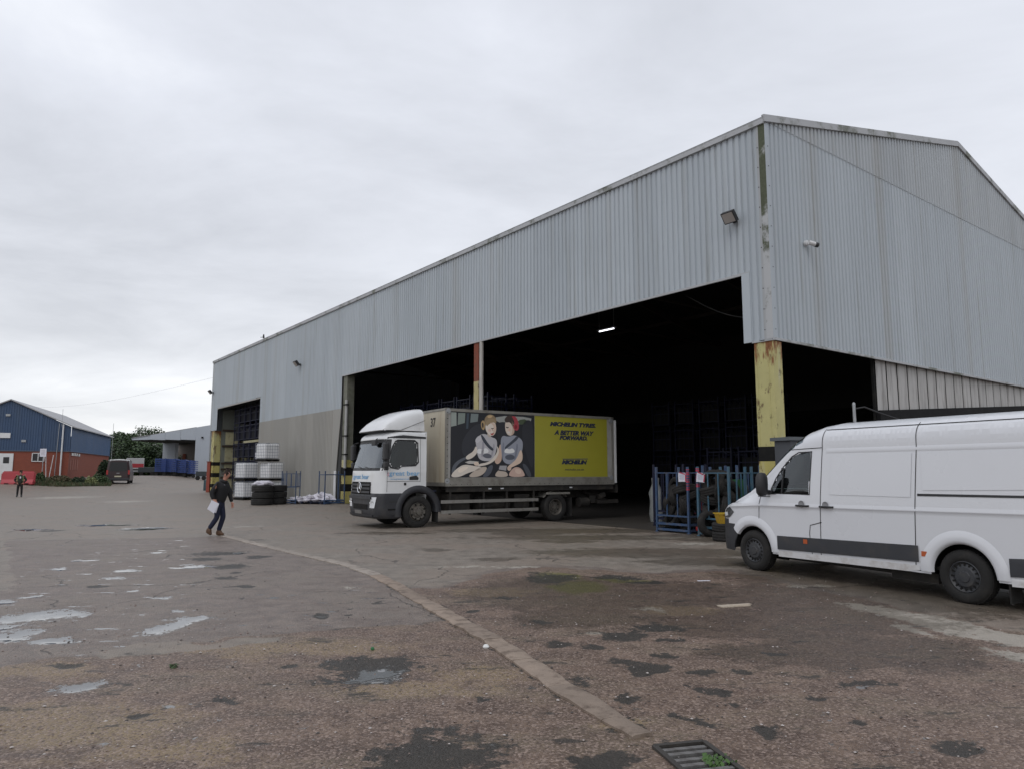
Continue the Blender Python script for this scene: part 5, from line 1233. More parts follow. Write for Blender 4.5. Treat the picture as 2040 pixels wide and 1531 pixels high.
    art('fold', [(640,400),(660,420),(652,500),(640,560),(628,540),(636,460)], (158,156,164), 6)
    art('fold', [(742,420),(756,450),(738,520),(722,560),(718,530),(734,470)], (160,158,166), 6)
    art('fold', [(960,420),(975,450),(960,540),(940,590),(935,560),(950,500)], (122,126,140), 6)
    art('fold', [(830,410),(842,430),(836,520),(828,580),(820,540),(822,460)], (126,130,144), 6)
    art('shade', [(905,222),(930,232),(940,290),(936,338),(904,362),(918,320),(920,270)], (198,170,152), 7)
    art('cheek', [(880,290),(900,294),(902,314),(884,320)], (222,188,170), 8)
    art('hand', [(560,600),(590,592),(612,604),(604,628),(572,630)], (226,206,188), 10)
    art('hand', [(868,640),(900,632),(912,652),(896,680),(872,672)], (214,190,172), 10)
    art('knee', [(420,668),(470,636),(520,640),(500,662),(440,700)], (242,228,212), 5)
    art('knee', [(940,664),(980,656),(1006,680),(996,708),(950,700)], (222,196,180), 5)
    art('hair', [(842,200),(880,170),(930,170),(950,230),(930,300),(900,230),(850,240)], (62,48,44), 7)
    art('face', [(848,235),(880,215),(925,225),(938,290),(935,340),(900,362),(866,345),(850,300)], (218,202,188), 6)
    art('headphones', [(905,178),(950,180),(975,225),(984,285),(965,318),(930,300),(925,270),(940,250),(930,205)], (168,60,72), 9)
    art('headphones', [(938,262),(958,256),(966,284),(950,300),(938,290)], (130,26,40), 10)
    art('smile', [(866,316),(896,322),(890,340),(870,332)], (222,214,208), 9)
    art('eye', [(856,272),(868,280),(884,276),(882,286),(868,290),(857,282)], (60,44,40), 9)
    def adtext(s, x0, x1, yc, size, bold=.012, sh=.28, m_=M['text']):
        a, b = A(x0, yc), A(x1, yc); mid = ((a[0]+b[0])/2, yb+.004, (a[1]+b[1])/2-size*.36)
        text(s, size, mid, (-1, 0, 0), (0, 0, 1), m_, ad, shear=sh, bold=bold, width=abs(b[0]-a[0]), ext=.001)
    adtext('MICHELIN TYRES.', 1268, 1690, 262, .19); adtext('A BETTER WAY', 1300, 1668, 337, .21); adtext('FORWARD.', 1352, 1610, 383, .19)
    art('logo_bar', [(1380,571),(1612,571),(1612,578),(1380,578)], (40,46,90), 3, 0)
    adtext('MICHELIN', 1366, 1600, 602, .18, .014, .3); adtext('michelin.co.uk', 1400, 1575, 668, .09, .001, 0)
    return tk
make_truck()
#@@TRUCK_END

# ------------------------------------------------------------------ stillages and tyres by the corner
def stillage(name, label, m_, w, d, h, loc, rz, group=None, bars=(2, 2), rails=(1.68, .47, .24), thick=.06, zb=.08):
    s = thing(name, label, 'stillage', loc, rz, group)
    for x in (0, w):
        for y in (0, d):
            mb = MB(); mb.bar((x, y, 0), (x, y, h), thick); mb.box((x, y, .01), (.1, .1, .02)); mb.build('post', m_, s, bevel=.004)
    for z in rails+(zb,):
        th_ = .045 if z > .3 else .06
        for p, q in (((0,0),(w,0)), ((w,0),(w,d)), ((w,d),(0,d)), ((0,d),(0,0))):
            if z == rails[0] and len(rails) > 2: th_ = .028
            mb = MB(); mb.bar((p[0], p[1], z), (q[0], q[1], z), th_); mb.build('rail', m_, s)
    for (n_, ax) in ((bars[0], 0), (bars[1], 1)):
        for k in range(n_):
            f = (k+1)/(n_+1)
            for e_ in (0, 1):
                p = (w*f, d*e_) if ax == 0 else (w*e_, d*f)
                mb = MB(); mb.bar((*p, rails[-2] if len(rails) > 1 else zb), (*p, rails[0]), .03); mb.build('bar', m_, s)
    mb = MB()
    for k in range(5): mb.bar((0, d*(k+.5)/5, zb), (w, d*(k+.5)/5, zb), .04, .02)
    mb.build('base_slats', m_, s)
    return s
def tyre_mesh(r=.33, w=.21, hole=.58, name='tyre', m_=None):
    mb = MB(); ri = r*hole
    prof = [(ri, w*.30), (ri+.01, w*.42), (ri+(r-ri)*.4, w*.5), (r-.03, w*.46), (r-.008, w*.38), (r, w*.28), (r-.008, w*.20), (r-.008, w*.10), (r, w*.06), (r, -w*.06), (r-.008, -w*.10), (r-.008, -w*.20), (r, -w*.28), (r-.008, -w*.38), (r-.03, -w*.46), (ri+(r-ri)*.4, -w*.5), (ri+.01, -w*.42), (ri, -w*.30), (ri+.02, 0)]
    mb.lathe(prof, 36, closed=True); return mb.mesh(name, m_ or M['oldrubber'], 38)
tm = tyre_mesh(); tm2 = tyre_mesh(.35, .24)
stillage('stillage', 'blue steel stillage cage with a white notice and pink tape on its right post', M['blue'], 1.0, 1.15, 1.85, W(-.2, 2.72), WR, bars=(1, 2))
stillage('stillage', 'teal steel stillage cage of old tyres between the blue cage and the van', M['teal'], 1.0, 1.0, 1.85, W(-.42, 1.20), WR, bars=(2, 2))
stillage('stillage', 'teal stillage cage behind the van bonnet near the yellow column', M['teal'], 1.0, .9, 1.85, W(.75, .62), WR, bars=(2, 1))
stillage('stillage', 'dark blue stillage cage standing inside behind the two tyre cages', M['blue'], 1.1, 1.2, 1.9, W(1.2, 2.1), WR, bars=(2, 2))
stillage('stillage', 'dark blue stillage cage just inside the bay behind the blue tyre cage', M['navy'], 1.1, 1.2, 1.95, W(1.4, 4.2), WR, bars=(2, 2))
rr = random.Random(11)
k = 0
for (w0, t0, nl) in ((-.2, 2.72, 5), (-.42, 1.2, 6), (1.2, 2.1, 5)):
    for lay in range(nl):
        for c in range(3):
            r_ = rr.random(); up = r_ < .75
            w_ = w0+.33+(c % 2)*.36+rr.uniform(-.05, .05); t_ = t0+.3+(c > 0)*.42+rr.uniform(-.08, .1)
            z = .34+lay*.21+(.05 if c else 0)
            rot = (R(90)+rr.uniform(-.5, .5), rr.uniform(-.3, .3), rr.uniform(0, 3.1)) if up else (rr.uniform(-.5, .5), rr.uniform(-.5, .5), 0)
            o = inst(tm if rr.random() < .6 else tm2, 'tyre', None, W(w_, t_, z), rot); k += 1
            tag(o, 'worn black car tyre heaped with others inside the stillage cages', 'tyre', 'tyres heaped in the stillages')
p = at(1417, 1068)
o = inst(tm2, 'tyre', None, p+Vector((0, .05, .345)), (R(80), 0, R(14))); tag(o, 'worn car tyre leaning upright against the teal cage in front of the bay', 'tyre')
o = inst(tm2, 'tyre', None, Vector((5.36, 18.2, .12)), (0, 0, 0)); tag(o, 'worn car tyre lying flat under the yellow tub beside the van', 'tyre')
o = inst(tm, 'tyre', None, Vector((5.34, 18.22, .345)), (R(4), 0, 0)); tag(o, 'upper flat tyre holding the yellow tub beside the van', 'tyre')
tb_ = thing('tub', 'worn yellow plastic tub resting on tyres beside the van bonnet', 'tub', Vector((5.28, 18.15, .435)), R(8))
mb = MB(); mb.grid([[(-.13, -.10, 0), (.13, -.10, 0), (.13, .10, 0), (-.13, .10, 0)], [(-.18, -.14, .24), (.18, -.14, .24), (.18, .14, .24), (-.18, .14, .24)], [(-.165, -.125, .24), (.165, -.125, .24), (.165, .125, .24), (-.165, .125, .24)], [(-.12, -.09, .02), (.12, -.09, .02), (.12, .09, .02), (-.12, .09, .02)]], close=True); mb.add([(-.13, -.10, 0), (.13, -.10, 0), (.13, .10, 0), (-.13, .10, 0)], [(0,1,2,3)])
mb.build('shell', mat('worn_yellow_plastic', (.42, .26, .02), .5, var=.3, scale=8, dirt=(.1,.06,.02), damt=.6, dscale=9), tb_)
mb = MB(); mb.grid([[(-.2, -.16, .235), (.2, -.16, .235), (.2, .16, .235), (-.2, .16, .235)], [(-.2, -.16, .262), (.2, -.16, .262), (.2, .16, .262), (-.2, .16, .262)]], close=True); mb.build('rim', mat('yellow_rim', (.5, .33, .03), .5), tb_)
def notice(loc, rz, label, tilt):
    n_ = thing('notice', label, 'notice', loc, rz)
    mb = MB(); mb.box((0, 0, 0), (.215, .004, .25), 0, 0, 0, tilt); mb.build('sheet', M['paper'], n_)
    mb = MB(); mb.box((.0, -.005, .11), (.16, .004, .03), 0, 0, 0, tilt+.3); mb.box((.09, -.005, -.02), (.03, .004, .2), 0, 0, 0, tilt); mb.build('tape', M['pink'], n_)
    mb = MB()
    for k_ in range(6): mb.box((-.01, -.0035, .07-k_*.025), (.12 if k_ % 2 else .14, .002, .006), 0, 0, 0, tilt)
    mb.build('print', flat('pale_print', (130, 130, 160)), n_)
q = W(-.26, 2.86, 1.56); notice(q, R(-14), 'white paper notice taped to the right post of the blue cage', 0)
q = W(-.47, 2.06, 1.56); notice(q, R(-10), 'white paper notice taped with pink tape to the teal cage', .12)
for (w_, t_, z0, z1) in ((-.2, 2.72, 1.2, 1.86), (-.42, 2.20, 1.3, 1.88)):
    mb = MB()
    k_ = int((z1-z0)/.07)
    for j in range(k_): mb.bb((-.033, -.033, z0+j*.07), (.033, .033, z0+j*.07+(.02 if j % 3 else .05)))
    o = mb.build('hazard_tape', M['pink'], None, loc=W(w_, t_)); o.rotation_euler.z = WR
    tag(o, 'pink tape wound round the %s' % ('right post of the blue cage' if w_ > -.3 else 'left post of the teal cage'), 'tape')
mb = MB(); mb.box((0,0,.06), (.2, .12, .12)); o = mb.build('lamp_unit', M['red'], loc=at(1393, 1062)+Vector((0,-.05,.08)), bevel=.02); tag(o, 'small red plastic box on the ground at the foot of the teal cage', 'box')
rr = random.Random(2); mb = MB(); rows = []
for i in range(9):
    a = -math.pi/2+math.pi*i/8; rows.append([Vector((.28*math.cos(a)*math.cos(b)*(1+.15*rr.uniform(-1, 1)), .2*math.cos(a)*math.sin(b)*(1+.15*rr.uniform(-1, 1)), .13*math.sin(a))) for b in [2*math.pi*k_/14 for k_ in range(14)]])
mb.grid(rows, close=True); o = mb.build('sack', mat('dirty_yellow_sack', (.30, .27, .06), .8, var=.4, scale=9, dirt=(.06,.06,.02), damt=.8, dscale=8), None, 80, loc=W(1.15, 1.0, 1.83)); tag(o, 'dirty yellow sack slumped on top of the cage behind the van', 'sack')
mb = MB(); mb.box((0, 0, .25), (.12, .35, .5)); o = mb.build('green_sheet', mat('green_plastic_sheet', (.02, .10, .03), .5), loc=W(1.0, 1.9, 1.0)); o.rotation_euler.z = WR; tag(o, 'green plastic panel among the cages left of the yellow column', 'panel')
# small cabinet, pole and hose behind the van
cb = thing('cabinet', 'dark grey metal cabinet with a light panel behind the van windscreen', 'cabinet', dep(1590, 1000, 16.6).xy.to_3d(), R(20))
mb = MB(); mb.bb((-.35, -.25, 0), (.75, .3, 2.42)); mb.build('case', mat('dark_grey_cabinet', (.06, .065, .075), .6, var=.2), cb, bevel=.02)
mb = MB(); mb.bb((-.42, -.30, 2.42), (.82, .36, 2.50)); mb.build('lid', mat('slate_grey_lid', (.09, .10, .11), .6), cb)
mb = MB(); mb.bb((-.12, -.27, 1.3), (.68, -.252, 2.2)); mb.build('door', mat('pale_grey_door', (.22, .23, .24), .5, dirt=(.1,.1,.1)), cb)
pb = dep(1712, 1000, 17.0); pb.z = 0
pl_ = thing('pole', 'thin galvanised pole standing behind the van roof', 'pole', pb)
mb = MB(); mb.cyl((0, 0, 0), (0, 0, 3.28), .035, 12); mb.build('post', M['galv'], pl_, 40)
mb = MB(); mb.lathe([(.001, 3.36), (.03, 3.34), (.04, 3.28)], 12); mb.build('cap', M['galv'], pl_, 40)
mb = MB(); mb.tube([(pb.x+.03, pb.y, 3.2), (pb.x+.25, pb.y, 3.24), (pb.x+.6, pb.y, 3.1), (pb.x+1.1, pb.y, 2.93), (pb.x+1.9, pb.y, 2.86), (pb.x+2.7, pb.y+.1, 2.86), (pb.x+3.6, pb.y+.2, 3.02)], .02, 6)
o = mb.build('hose', M['black'], None, 40); tag(o, 'black cable drooping from the pole behind the van roof', 'cable')

# ------------------------------------------------------------------ inside: stacks of stillages, dark crates
def rack_mesh(m_):
    mb = MB(); w, d, h = 1.1, 1.2, 1.35
    for x in (0, w):
        for y in (0, d): mb.bar((x, y, 0), (x, y, h), .07)
    for z in (.1, .7, 1.15):
        for p, q in (((0,0),(w,0)), ((w,0),(w,d)), ((w,d),(0,d)), ((0,d),(0,0))): mb.bar((*p, z), (*q, z), .05)
    for k in range(1, 4):
        mb.bar((w*k/4, 0, .1), (w*k/4, 0, 1.15), .025); mb.bar((0, d*k/4, .1), (0, d*k/4, 1.15), .025)
    mb.bb((.08, .08, .12), (w-.08, d-.08, .9), 1)
    return mb.mesh('stacked_stillage', [m_, M['inner2']])
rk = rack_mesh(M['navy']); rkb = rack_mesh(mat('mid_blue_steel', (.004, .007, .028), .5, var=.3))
def racks(ws, ts, levels, me, label, group, z0=0.01):
    for w_ in ws:
        for t_ in ts:
            for l_ in range(levels):
                o = inst(me, 'stacked_stillage', None, W(w_, t_+.06*hsh(w_, t_, l_), z0+1.38*l_), (0, 0, WR)); tag(o, label, 'stillage', group)
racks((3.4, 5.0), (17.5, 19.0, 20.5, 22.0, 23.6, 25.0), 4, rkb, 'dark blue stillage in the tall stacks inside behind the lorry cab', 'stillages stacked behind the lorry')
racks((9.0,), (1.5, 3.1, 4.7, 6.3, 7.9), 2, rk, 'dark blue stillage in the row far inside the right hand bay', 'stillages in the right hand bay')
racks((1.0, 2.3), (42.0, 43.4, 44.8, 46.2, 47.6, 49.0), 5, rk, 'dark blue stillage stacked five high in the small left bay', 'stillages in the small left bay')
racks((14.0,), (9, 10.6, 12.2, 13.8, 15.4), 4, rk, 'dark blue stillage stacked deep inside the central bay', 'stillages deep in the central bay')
mb = MB(); mb.bb((.35, 41.2, 3.86), (.5, 45.5, 4.02)); o = mb.build('yellow_beam', M['ply']); o.matrix_world = WHM; tag(o, 'pale yellow beam across the stacks in the small left bay', 'beam')
for i, (w_, t_) in enumerate(((5.5, 6.2), (5.9, 7.6))):
    cr = MB(); cr.box((0, 0, .3), (1.1, .9, .5)); cr.box((0, 0, .58), (1.2, 1.0, .06))
    o = cr.build('red_crate', mat('dark_red_crate', (.12, .012, .02), .6), loc=W(w_, t_)); o.rotation_euler.z = WR
    tag(o, ('low dark red crate inside the bay right of the lorry', 'second dark red crate deeper in, nearest the lorry tail')[i], 'crate')
rr = random.Random(9); mb = MB(); mb.lathe([(.001, 0), (.2, .02), (.24, .3), (.2, .7), (.24, 1.0), (.12, 1.3), (.14, 1.5), (.001, 1.52)], 12)
o = mb.build('wrapped_roll', mat('dull_white_wrap', (.22, .23, .23), .5, var=.3, scale=5), None, 60, loc=W(2.6, 6.4)); tag(o, 'pale wrapped roll standing behind the tail of the lorry', 'roll')

# ------------------------------------------------------------------ tanks, tyres and scrap by the beige wall
def ibc(label, loc, rz):
    s = thing('tank', label, 'bulk tank', loc, rz, 'caged white tanks by the beige wall')
    mb = MB(); mb.box((0, 0, .62), (1.10, .92, .88)); mb.build('bottle', M['ibc'], s, bevel=.06)
    mb = MB(); mb.cyl((0, 0, 1.05), (0, 0, 1.12), .11, 14); mb.build('cap', M['black'], s, 40)
    mb = MB(); mb.box((0, 0, .13), (1.2, 1.0, .03)); 
    for y in (-.42, 0, .42): mb.box((0, y, .06), (1.2, .12, .11))
    mb.build('pallet', M['dullblack'], s)
    mb = MB(); X_, Y_ = .575, .485
    for z in (.2, .38, .56, .74, .92, 1.10):
        for p, q in (((-X_,-Y_),(X_,-Y_)), ((X_,-Y_),(X_,Y_)), ((X_,Y_),(-X_,Y_)), ((-X_,Y_),(-X_,-Y_))): mb.bar((*p, z), (*q, z), .016)
    for k in range(7):
        x = -X_+2*X_*k/6
        for y in (-Y_, Y_): mb.bar((x, y, .15), (x, y, 1.1), .014)
    for k in range(1, 6):
        y = -Y_+2*Y_*k/6
        for x in (-X_, X_): mb.bar((x, y, .15), (x, y, 1.1), .014)
    mb.build('cage', mat('galvanised_cage', (.30, .32, .36), .5, .2) if 'cagem' not in M else M['cagem'], s)
    return s
p0 = at(493, 995); p0.x += -.35; p0.y += .6; dirv = Vector((math.cos(R(-20)), math.sin(R(-20)), 0)); rz_ = R(-20)
rot_ = R(-42)
row = [p0+dirv*0, p0+dirv*1.85]
ibc('bottom left caged white tank in the pile by the beige wall', row[0], rot_)
ibc('bottom right caged white tank in the pile, partly behind the tyres', row[1], rot_)
ibc('middle left caged white tank resting on the bottom left tank', row[0]+Vector((0,0,1.16)), rot_)
ibc('middle right caged white tank just under the topmost tank', row[1]+Vector((0,0,1.16)), rot_)
ibc('topmost caged white tank in the pile by the beige wall', row[1]+Vector((-.28,.0,2.32)), rot_)
mb = MB(); 
for k in range(4): mb.box((0, 0, .07+k*.14), (.3, .3, .10), .3*k)
o = mb.build('white_box', M['bag'], loc=row[0]+dirv*.88+Vector((0,-.1,2.30)), bevel=.02); tag(o, 'small pile of white plastic pieces on the tanks left of the topmost tank', 'plastic pieces')
lt = tyre_mesh(.54, .33, .52, 'lorry_tyre', M['rubber'])
for i, (px, dy) in enumerate(((520, 0), (536, .95))):
    b = at(px, 1005); b.y += dy+.1
    for k in range(3):
        o = inst(lt, 'lorry_tyre', None, b+Vector((.03*hsh(k, i), 0, .17+.335*k)), (0, 0, k))
        tag(o, ('bottom', 'middle', 'top')[k]+(' lorry tyre of the front stack before the tanks' if i == 0 else ' lorry tyre of the rear stack partly behind the front one'), 'tyre', 'stacked lorry tyres')
    if i == 0: tyb = b
def crumple(name, a, b, c, seed, m_, n=22, k=.28):
    rows = []
    for i in range(n//2+1):
        th_ = -math.pi/2+math.pi*i/(n//2); row_ = []
        for j in range(n):
            ph = 2*math.pi*j/n; v_ = Vector((math.cos(th_)*math.cos(ph), math.cos(th_)*math.sin(ph), math.sin(th_)))
            s_ = 1+k*mnoise.noise(v_*2.1+Vector((seed, 0, 0)))*2+k*.6*mnoise.noise(v_*5+Vector((seed, 3, 0)))*2
            row_.append((v_.x*a*s_, v_.y*b*s_, max(-.6, v_.z)*c*s_+c*.6))
        rows.append(row_)
    mb = MB(); mb.grid(rows, close=True); return mb.build(name, m_, None, 35)
o = crumple('plastic_bag', .52, .4, .15, 3, M['bag']); o.location = tyb+Vector((0, 0, 1.0)); tag(o, 'crumpled white plastic sheeting on top of the lorry tyres', 'plastic sheet')
bs = at(652, 1003)
s2 = stillage('stillage', 'empty blue post pallet standing against the beige wall by the bay jamb', M['blue'], .8, 1.1, 1.75, bs+Vector((-.55, .3, 0)), WR-R(90), bars=(1, 3), rails=(1.55, .2), thick=.05)
s3 = stillage('stillage', 'blue cage standing in front of the right end of the tanks', M['blue'], .75, .75, 1.75, at(559, 1003)+Vector((0, .1, 0)), 0, bars=(2, 2), rails=(1.6, .9, .2), thick=.045)
cs = at(615, 1003)
pf = thing('pallet', 'low blue steel pallet under crumpled white sheeting at the foot of the wall', 'pallet', cs+Vector((0, .45, 0)), R(-20))
mb = MB()
for y in (-.4, 0, .4): mb.box((0, y, .12), (2.0, .07, .05))
for x in (-.95, -.3, .3, .95): mb.box((x, 0, .06), (.08, .9, .10))
mb.build('frame', M['navy'], pf)
for i, (dx, sc_, sd_) in enumerate(((-.7, (.5, .35, .14), 5), (.0, (.55, .4, .2), 6), (.65, (.5, .35, .28), 7))):
    o = crumple('plastic_sheet', *sc_, sd_, M['bag'], k=.4); o.location = cs+Vector((dx, .45-.2*dx, .12)); tag(o, ('flattest crumpled white sheet at the left of the blue pallet', 'middle crumpled white sheet on the blue pallet', 'tallest crumpled white sheet at the right of the blue pallet')[i], 'plastic sheet')

# ------------------------------------------------------------------ people
def skin(name, pts, edges, rad, m_, parent, sub=2, root=0):
    me = bpy.data.meshes.new(name); me.from_pydata([Vector(p) for p in pts], edges, [])
    o = bpy.data.objects.new(name, me); COL.objects.link(o); o.modifiers.new('s', 'SKIN'); sd_ = me.skin_vertices[0].data
    for i, r_ in enumerate(rad): sd_[i].radius = r_ if isinstance(r_, tuple) else (r_, r_); sd_[i].use_root = (i == root)
    ss = o.modifiers.new('u', 'SUBSURF'); ss.levels = sub; ss.render_levels = sub
    dg = bpy.context.evaluated_depsgraph_get(); dg.update(); nm = bpy.data.meshes.new_from_object(o.evaluated_get(dg)); bpy.data.objects.remove(o)
    nm.materials.clear(); nm.materials.append(m_)
    for f in nm.polygons: f.use_smooth = True
    nm.name = name; q = bpy.data.objects.new(name, nm); COL.objects.link(q); q.parent = parent; return q
def person(label, loc, rz, J, jacket, trousers, boots, jac_r=1.0):
    """J: joints in the figure's own frame, facing +x, left side +y"""
    p = thing('person', label, 'person', loc, rz); g = lambda k_: Vector(J[k_])
    V_, E_, Rd = [], [], []
    def add(v_, r_, par=None):
        V_.append(Vector(v_)); Rd.append(r_); 
        if par is not None: E_.append((par, len(V_)-1))
        return len(V_)-1
    pel = add(g('pelvis'), (.09, .08)); ch0 = add(g('pelvis').lerp(g('chest'), .5), (.09, .08), pel); ch = add(g('chest'), (.09, .08), ch0); nk = add(g('neck'), (.055, .055), ch)
    hb = add(g('neck').lerp(g('head'), .55), (.062, .066), nk); hd = add(g('head'), (.088, .104), hb); tp = add(g('head')+Vector((-.015, 0, .075)), (.065, .072), hd)
    f_ = Vector((1, 0, 0)); add(g('head')+f_*.098+Vector((0, 0, -.01)), (.014, .02), hd)
    for s_, n_ in ((1, 'l'), (-1, 'r')):
        sh = add(g('sh'+n_)+Vector((0, 0, -.02)), .036, ch); el = add(g('el'+n_), .026, sh); wr = add(g('wr'+n_), (.026, .032), el)
        hp = add(g('hip'+n_), .065, pel); kn = add(g('kn'+n_), .045, hp); an = add(g('an'+n_), .032, kn); add(g('an'+n_).lerp(g('toe'+n_), .6), (.025, .02), an)
    skin('body', V_, E_, Rd, M['skin'], p, 2)
    # hands
    for n_ in 'lr':
        w_, h_ = g('wr'+n_), g('hand'+n_); d = (h_-w_).normalized(); side = d.cross(Vector((1, 0, 0)))
        side = (Vector((1, 0, 0))-d*d.x).normalized(); out = d.cross(side)
        v2, e2, r2 = [w_, w_+d*.06, w_+d*.10], [(0, 1), (1, 2)], [(.024, .03), (.018, .04), (.016, .042)]
        for k, (o_, l_) in enumerate(((-.03, .055), (-.01, .068), (.012, .063), (.032, .048))):
            b = len(v2); v2 += [w_+d*.115+side*o_, w_+d*(.115+l_*.6)+side*o_+out*.012, w_+d*(.115+l_)+side*o_*.9+out*.035]; e2 += [(2, b), (b, b+1), (b+1, b+2)]; r2 += [.0095, .0085, .007]
        b = len(v2); v2 += [w_+d*.05+side*.045, w_+d*.09+side*.062+out*.02]; e2 += [(1, b), (b, b+1)]; r2 += [.011, .009]
        skin('hand', v2, e2, r2, M['skin'], p, 1)
    # jacket
    V_, E_, Rd = [], [], []; a = g('pelvis')+Vector((0, 0, .0))
    b0 = add(a+Vector((0, 0, -.10)), (.175*jac_r, .17*jac_r)); b1 = add(a.lerp(g('chest'), .40), (.185*jac_r, .18*jac_r), b0); b2 = add(g('chest'), (.20*jac_r, .185*jac_r), b1); b3 = add(g('chest').lerp(g('neck'), .66), (.135, .13), b2); add(g('neck').lerp(g('head'), .18), (.082, .082), b3)
    for n_ in 'lr':
        s0 = add(g('sh'+n_)+Vector((0, 0, -.02)), .088, b2); s1 = add(g('el'+n_), .072, s0); add(g('el'+n_).lerp(g('wr'+n_), .55), .056, s1); add(g('wr'+n_), .046, len(V_)-1)
    skin('jacket', V_, E_, Rd, jacket, p, 2)
    V_, E_, Rd = [], [], []; b0 = add(g('pelvis')+Vector((0, 0, .05)), (.135, .11)); b1 = add(g('pelvis')+Vector((0, 0, -.05)), (.14, .115), b0)
    for n_ in 'lr':
        s0 = add(g('hip'+n_)+Vector((0, 0, -.06)), .098, b1); mid = add(g('hip'+n_).lerp(g('kn'+n_), .55), .085, s0); s1 = add(g('kn'+n_), .072, mid); s2_ = add(g('kn'+n_).lerp(g('an'+n_), .5), .068, s1); add(g('an'+n_)+(g('kn'+n_)-g('an'+n_)).normalized()*.05, .062, s2_)
    skin('trousers', V_, E_, Rd, trousers, p, 2)
    for n_ in 'lr':
        an, to = g('an'+n_), g('toe'+n_); d = (to-an).normalized(); up_ = (g('kn'+n_)-an).normalized(); heel = an-up_*.045-Vector((d.x, d.y, 0))*.035
        skin('boot', [an+up_*.10, an, heel, an.lerp(to, .55)-up_*.012, to], [(0, 1), (1, 2), (1, 3), (3, 4)], [.056, .056, (.042, .042), (.052, .046), (.044, .036)], boots, p, 2, 1)
    skin('hair', [g('head')+Vector((-.04, 0, .02)), g('head')+Vector((-.03, 0, .075)), g('head')+Vector((.03, 0, .10))], [(0, 1), (1, 2)], [(.078, .088), (.085, .085), (.05, .055)], M['hair'], p, 2, 1)
    mb = MB()
    for s_ in (1, -1): mb.box(g('head')+Vector((.078, s_*.032, .012)), (.012, .02, .008))
    mb.build('eyes', M['black'], p)
    mb = MB()
    for s_ in (1, -1): mb.lathe([(.001, -.006), (.026, -.004), (.030, 0), (.026, .006), (.001, .006)], 10, Matrix.Translation(g('head')+Vector((-.005, s_*.084, -.005))) @ Matrix.Rotation(math.pi/2, 4, 'X') @ Matrix.Diagonal((.7, 1.1, 1, 1)))
    mb.build('ears', M['skin'], p, 50)
    return p
J1 = dict(pelvis=(-.05, 0, .95), chest=(.0, 0, 1.30), neck=(.08, 0, 1.49), head=(.14, -.01, 1.635),
          shl=(.02, .20, 1.40), ell=(.08, .27, 1.13), wrl=(.17, .25, .90), handl=(.2, .24, .80), shr=(-.01, -.20, 1.40), elr=(-.13, -.27, 1.15), wrr=(-.06, -.28, .98), handr=(.02, -.28, .90),
          hipl=(-.05, .09, .90), knl=(.03, .09, .50), anl=(-.10, .09, .085), toel=(.08, .10, .045), hipr=(-.05, -.09, .90), knr=(-.04, -.09, .50), anr=(-.28, -.09, .16), toer=(-.175, -.09, .045))
p1 = at(437, 1067)
per = person('man in a black jacket and dark jeans walking across the yard holding white papers', p1, R(-8), J1, M['cloth'], M['denim'], M['boot'])
mb = MB(); mb.box((-.02, -.315, .80), (.24, .004, .27), 0, 0, R(8), R(22)); mb.box((-.04, -.322, .79), (.23, .003, .26), 0, 0, R(5), R(30))
o = mb.build('papers', M['paper'], loc=p1); o.rotation_euler.z = R(-8); tag(o, 'white sheets of paper in the hand of the man in the black jacket', 'papers')
mb = MB(); mb.box((.128, -.10, 1.36), (.01, .045, .02), R(-20)); mb.build('badge', flat('grey_badge', (150, 150, 160)), per)
J2 = dict(pelvis=(0, 0, .93), chest=(.0, 0, 1.28), neck=(.0, 0, 1.48), head=(.02, 0, 1.62),
          shl=(.0, .19, 1.40), ell=(-.03, .33, 1.15), wrl=(.08, .20, .97), handl=(.1, .14, .92), shr=(.0, -.19, 1.40), elr=(-.03, -.33, 1.15), wrr=(.08, -.20, .97), handr=(.1, -.14, .92),
          hipl=(0, .09, .88), knl=(.02, .11, .48), anl=(0, .12, .085), toel=(.14, .14, .04), hipr=(0, -.09, .88), knr=(.02, -.11, .48), anr=(0, -.12, .085), toer=(.14, -.14, .04))
p2 = at(38, 989)
per = person('man in a dark open coat over a white shirt standing before the red barrier', p2, R(-62), J2, mat('dark_green_coat', (.018, .022, .016), .8, var=.4, scale=10), M['cloth'], M['black'], 1.02)
mb = MB(); mb.box((.145, .0, 1.22), (.02, .075, .34)); mb.build('shirt', M['paper'], per, bevel=.008)
mb = MB()
for s_ in (1, -1): mb.box((.12, s_*.16, 1.24), (.05, .09, .34)); 
mb.build('coat_panel', mat('dull_yellow_green_panel', (.12, .15, .06), .7), per, bevel=.02)
mb = MB()
for s_ in (1, -1): mb.box((.0, s_*.20, 1.475), (.16, .13, .03), 0, 0, s_*R(12))
mb.build('shoulder_panel', mat('pale_shoulder', (.38, .36, .24), .7), per, bevel=.012)

# ------------------------------------------------------------------ far left: blue building
BO = Vector((-40.62, 66, 1.0)); bdir = Vector((-.347, .938, 0)); fdir = Vector((-.938, -.347, 0))
bz = BO.z
bb_ = thing('blue_building', 'blue clad gabled workshop with a red brick base at the far left', 'building', BO, math.atan2(fdir.y, fdir.x))
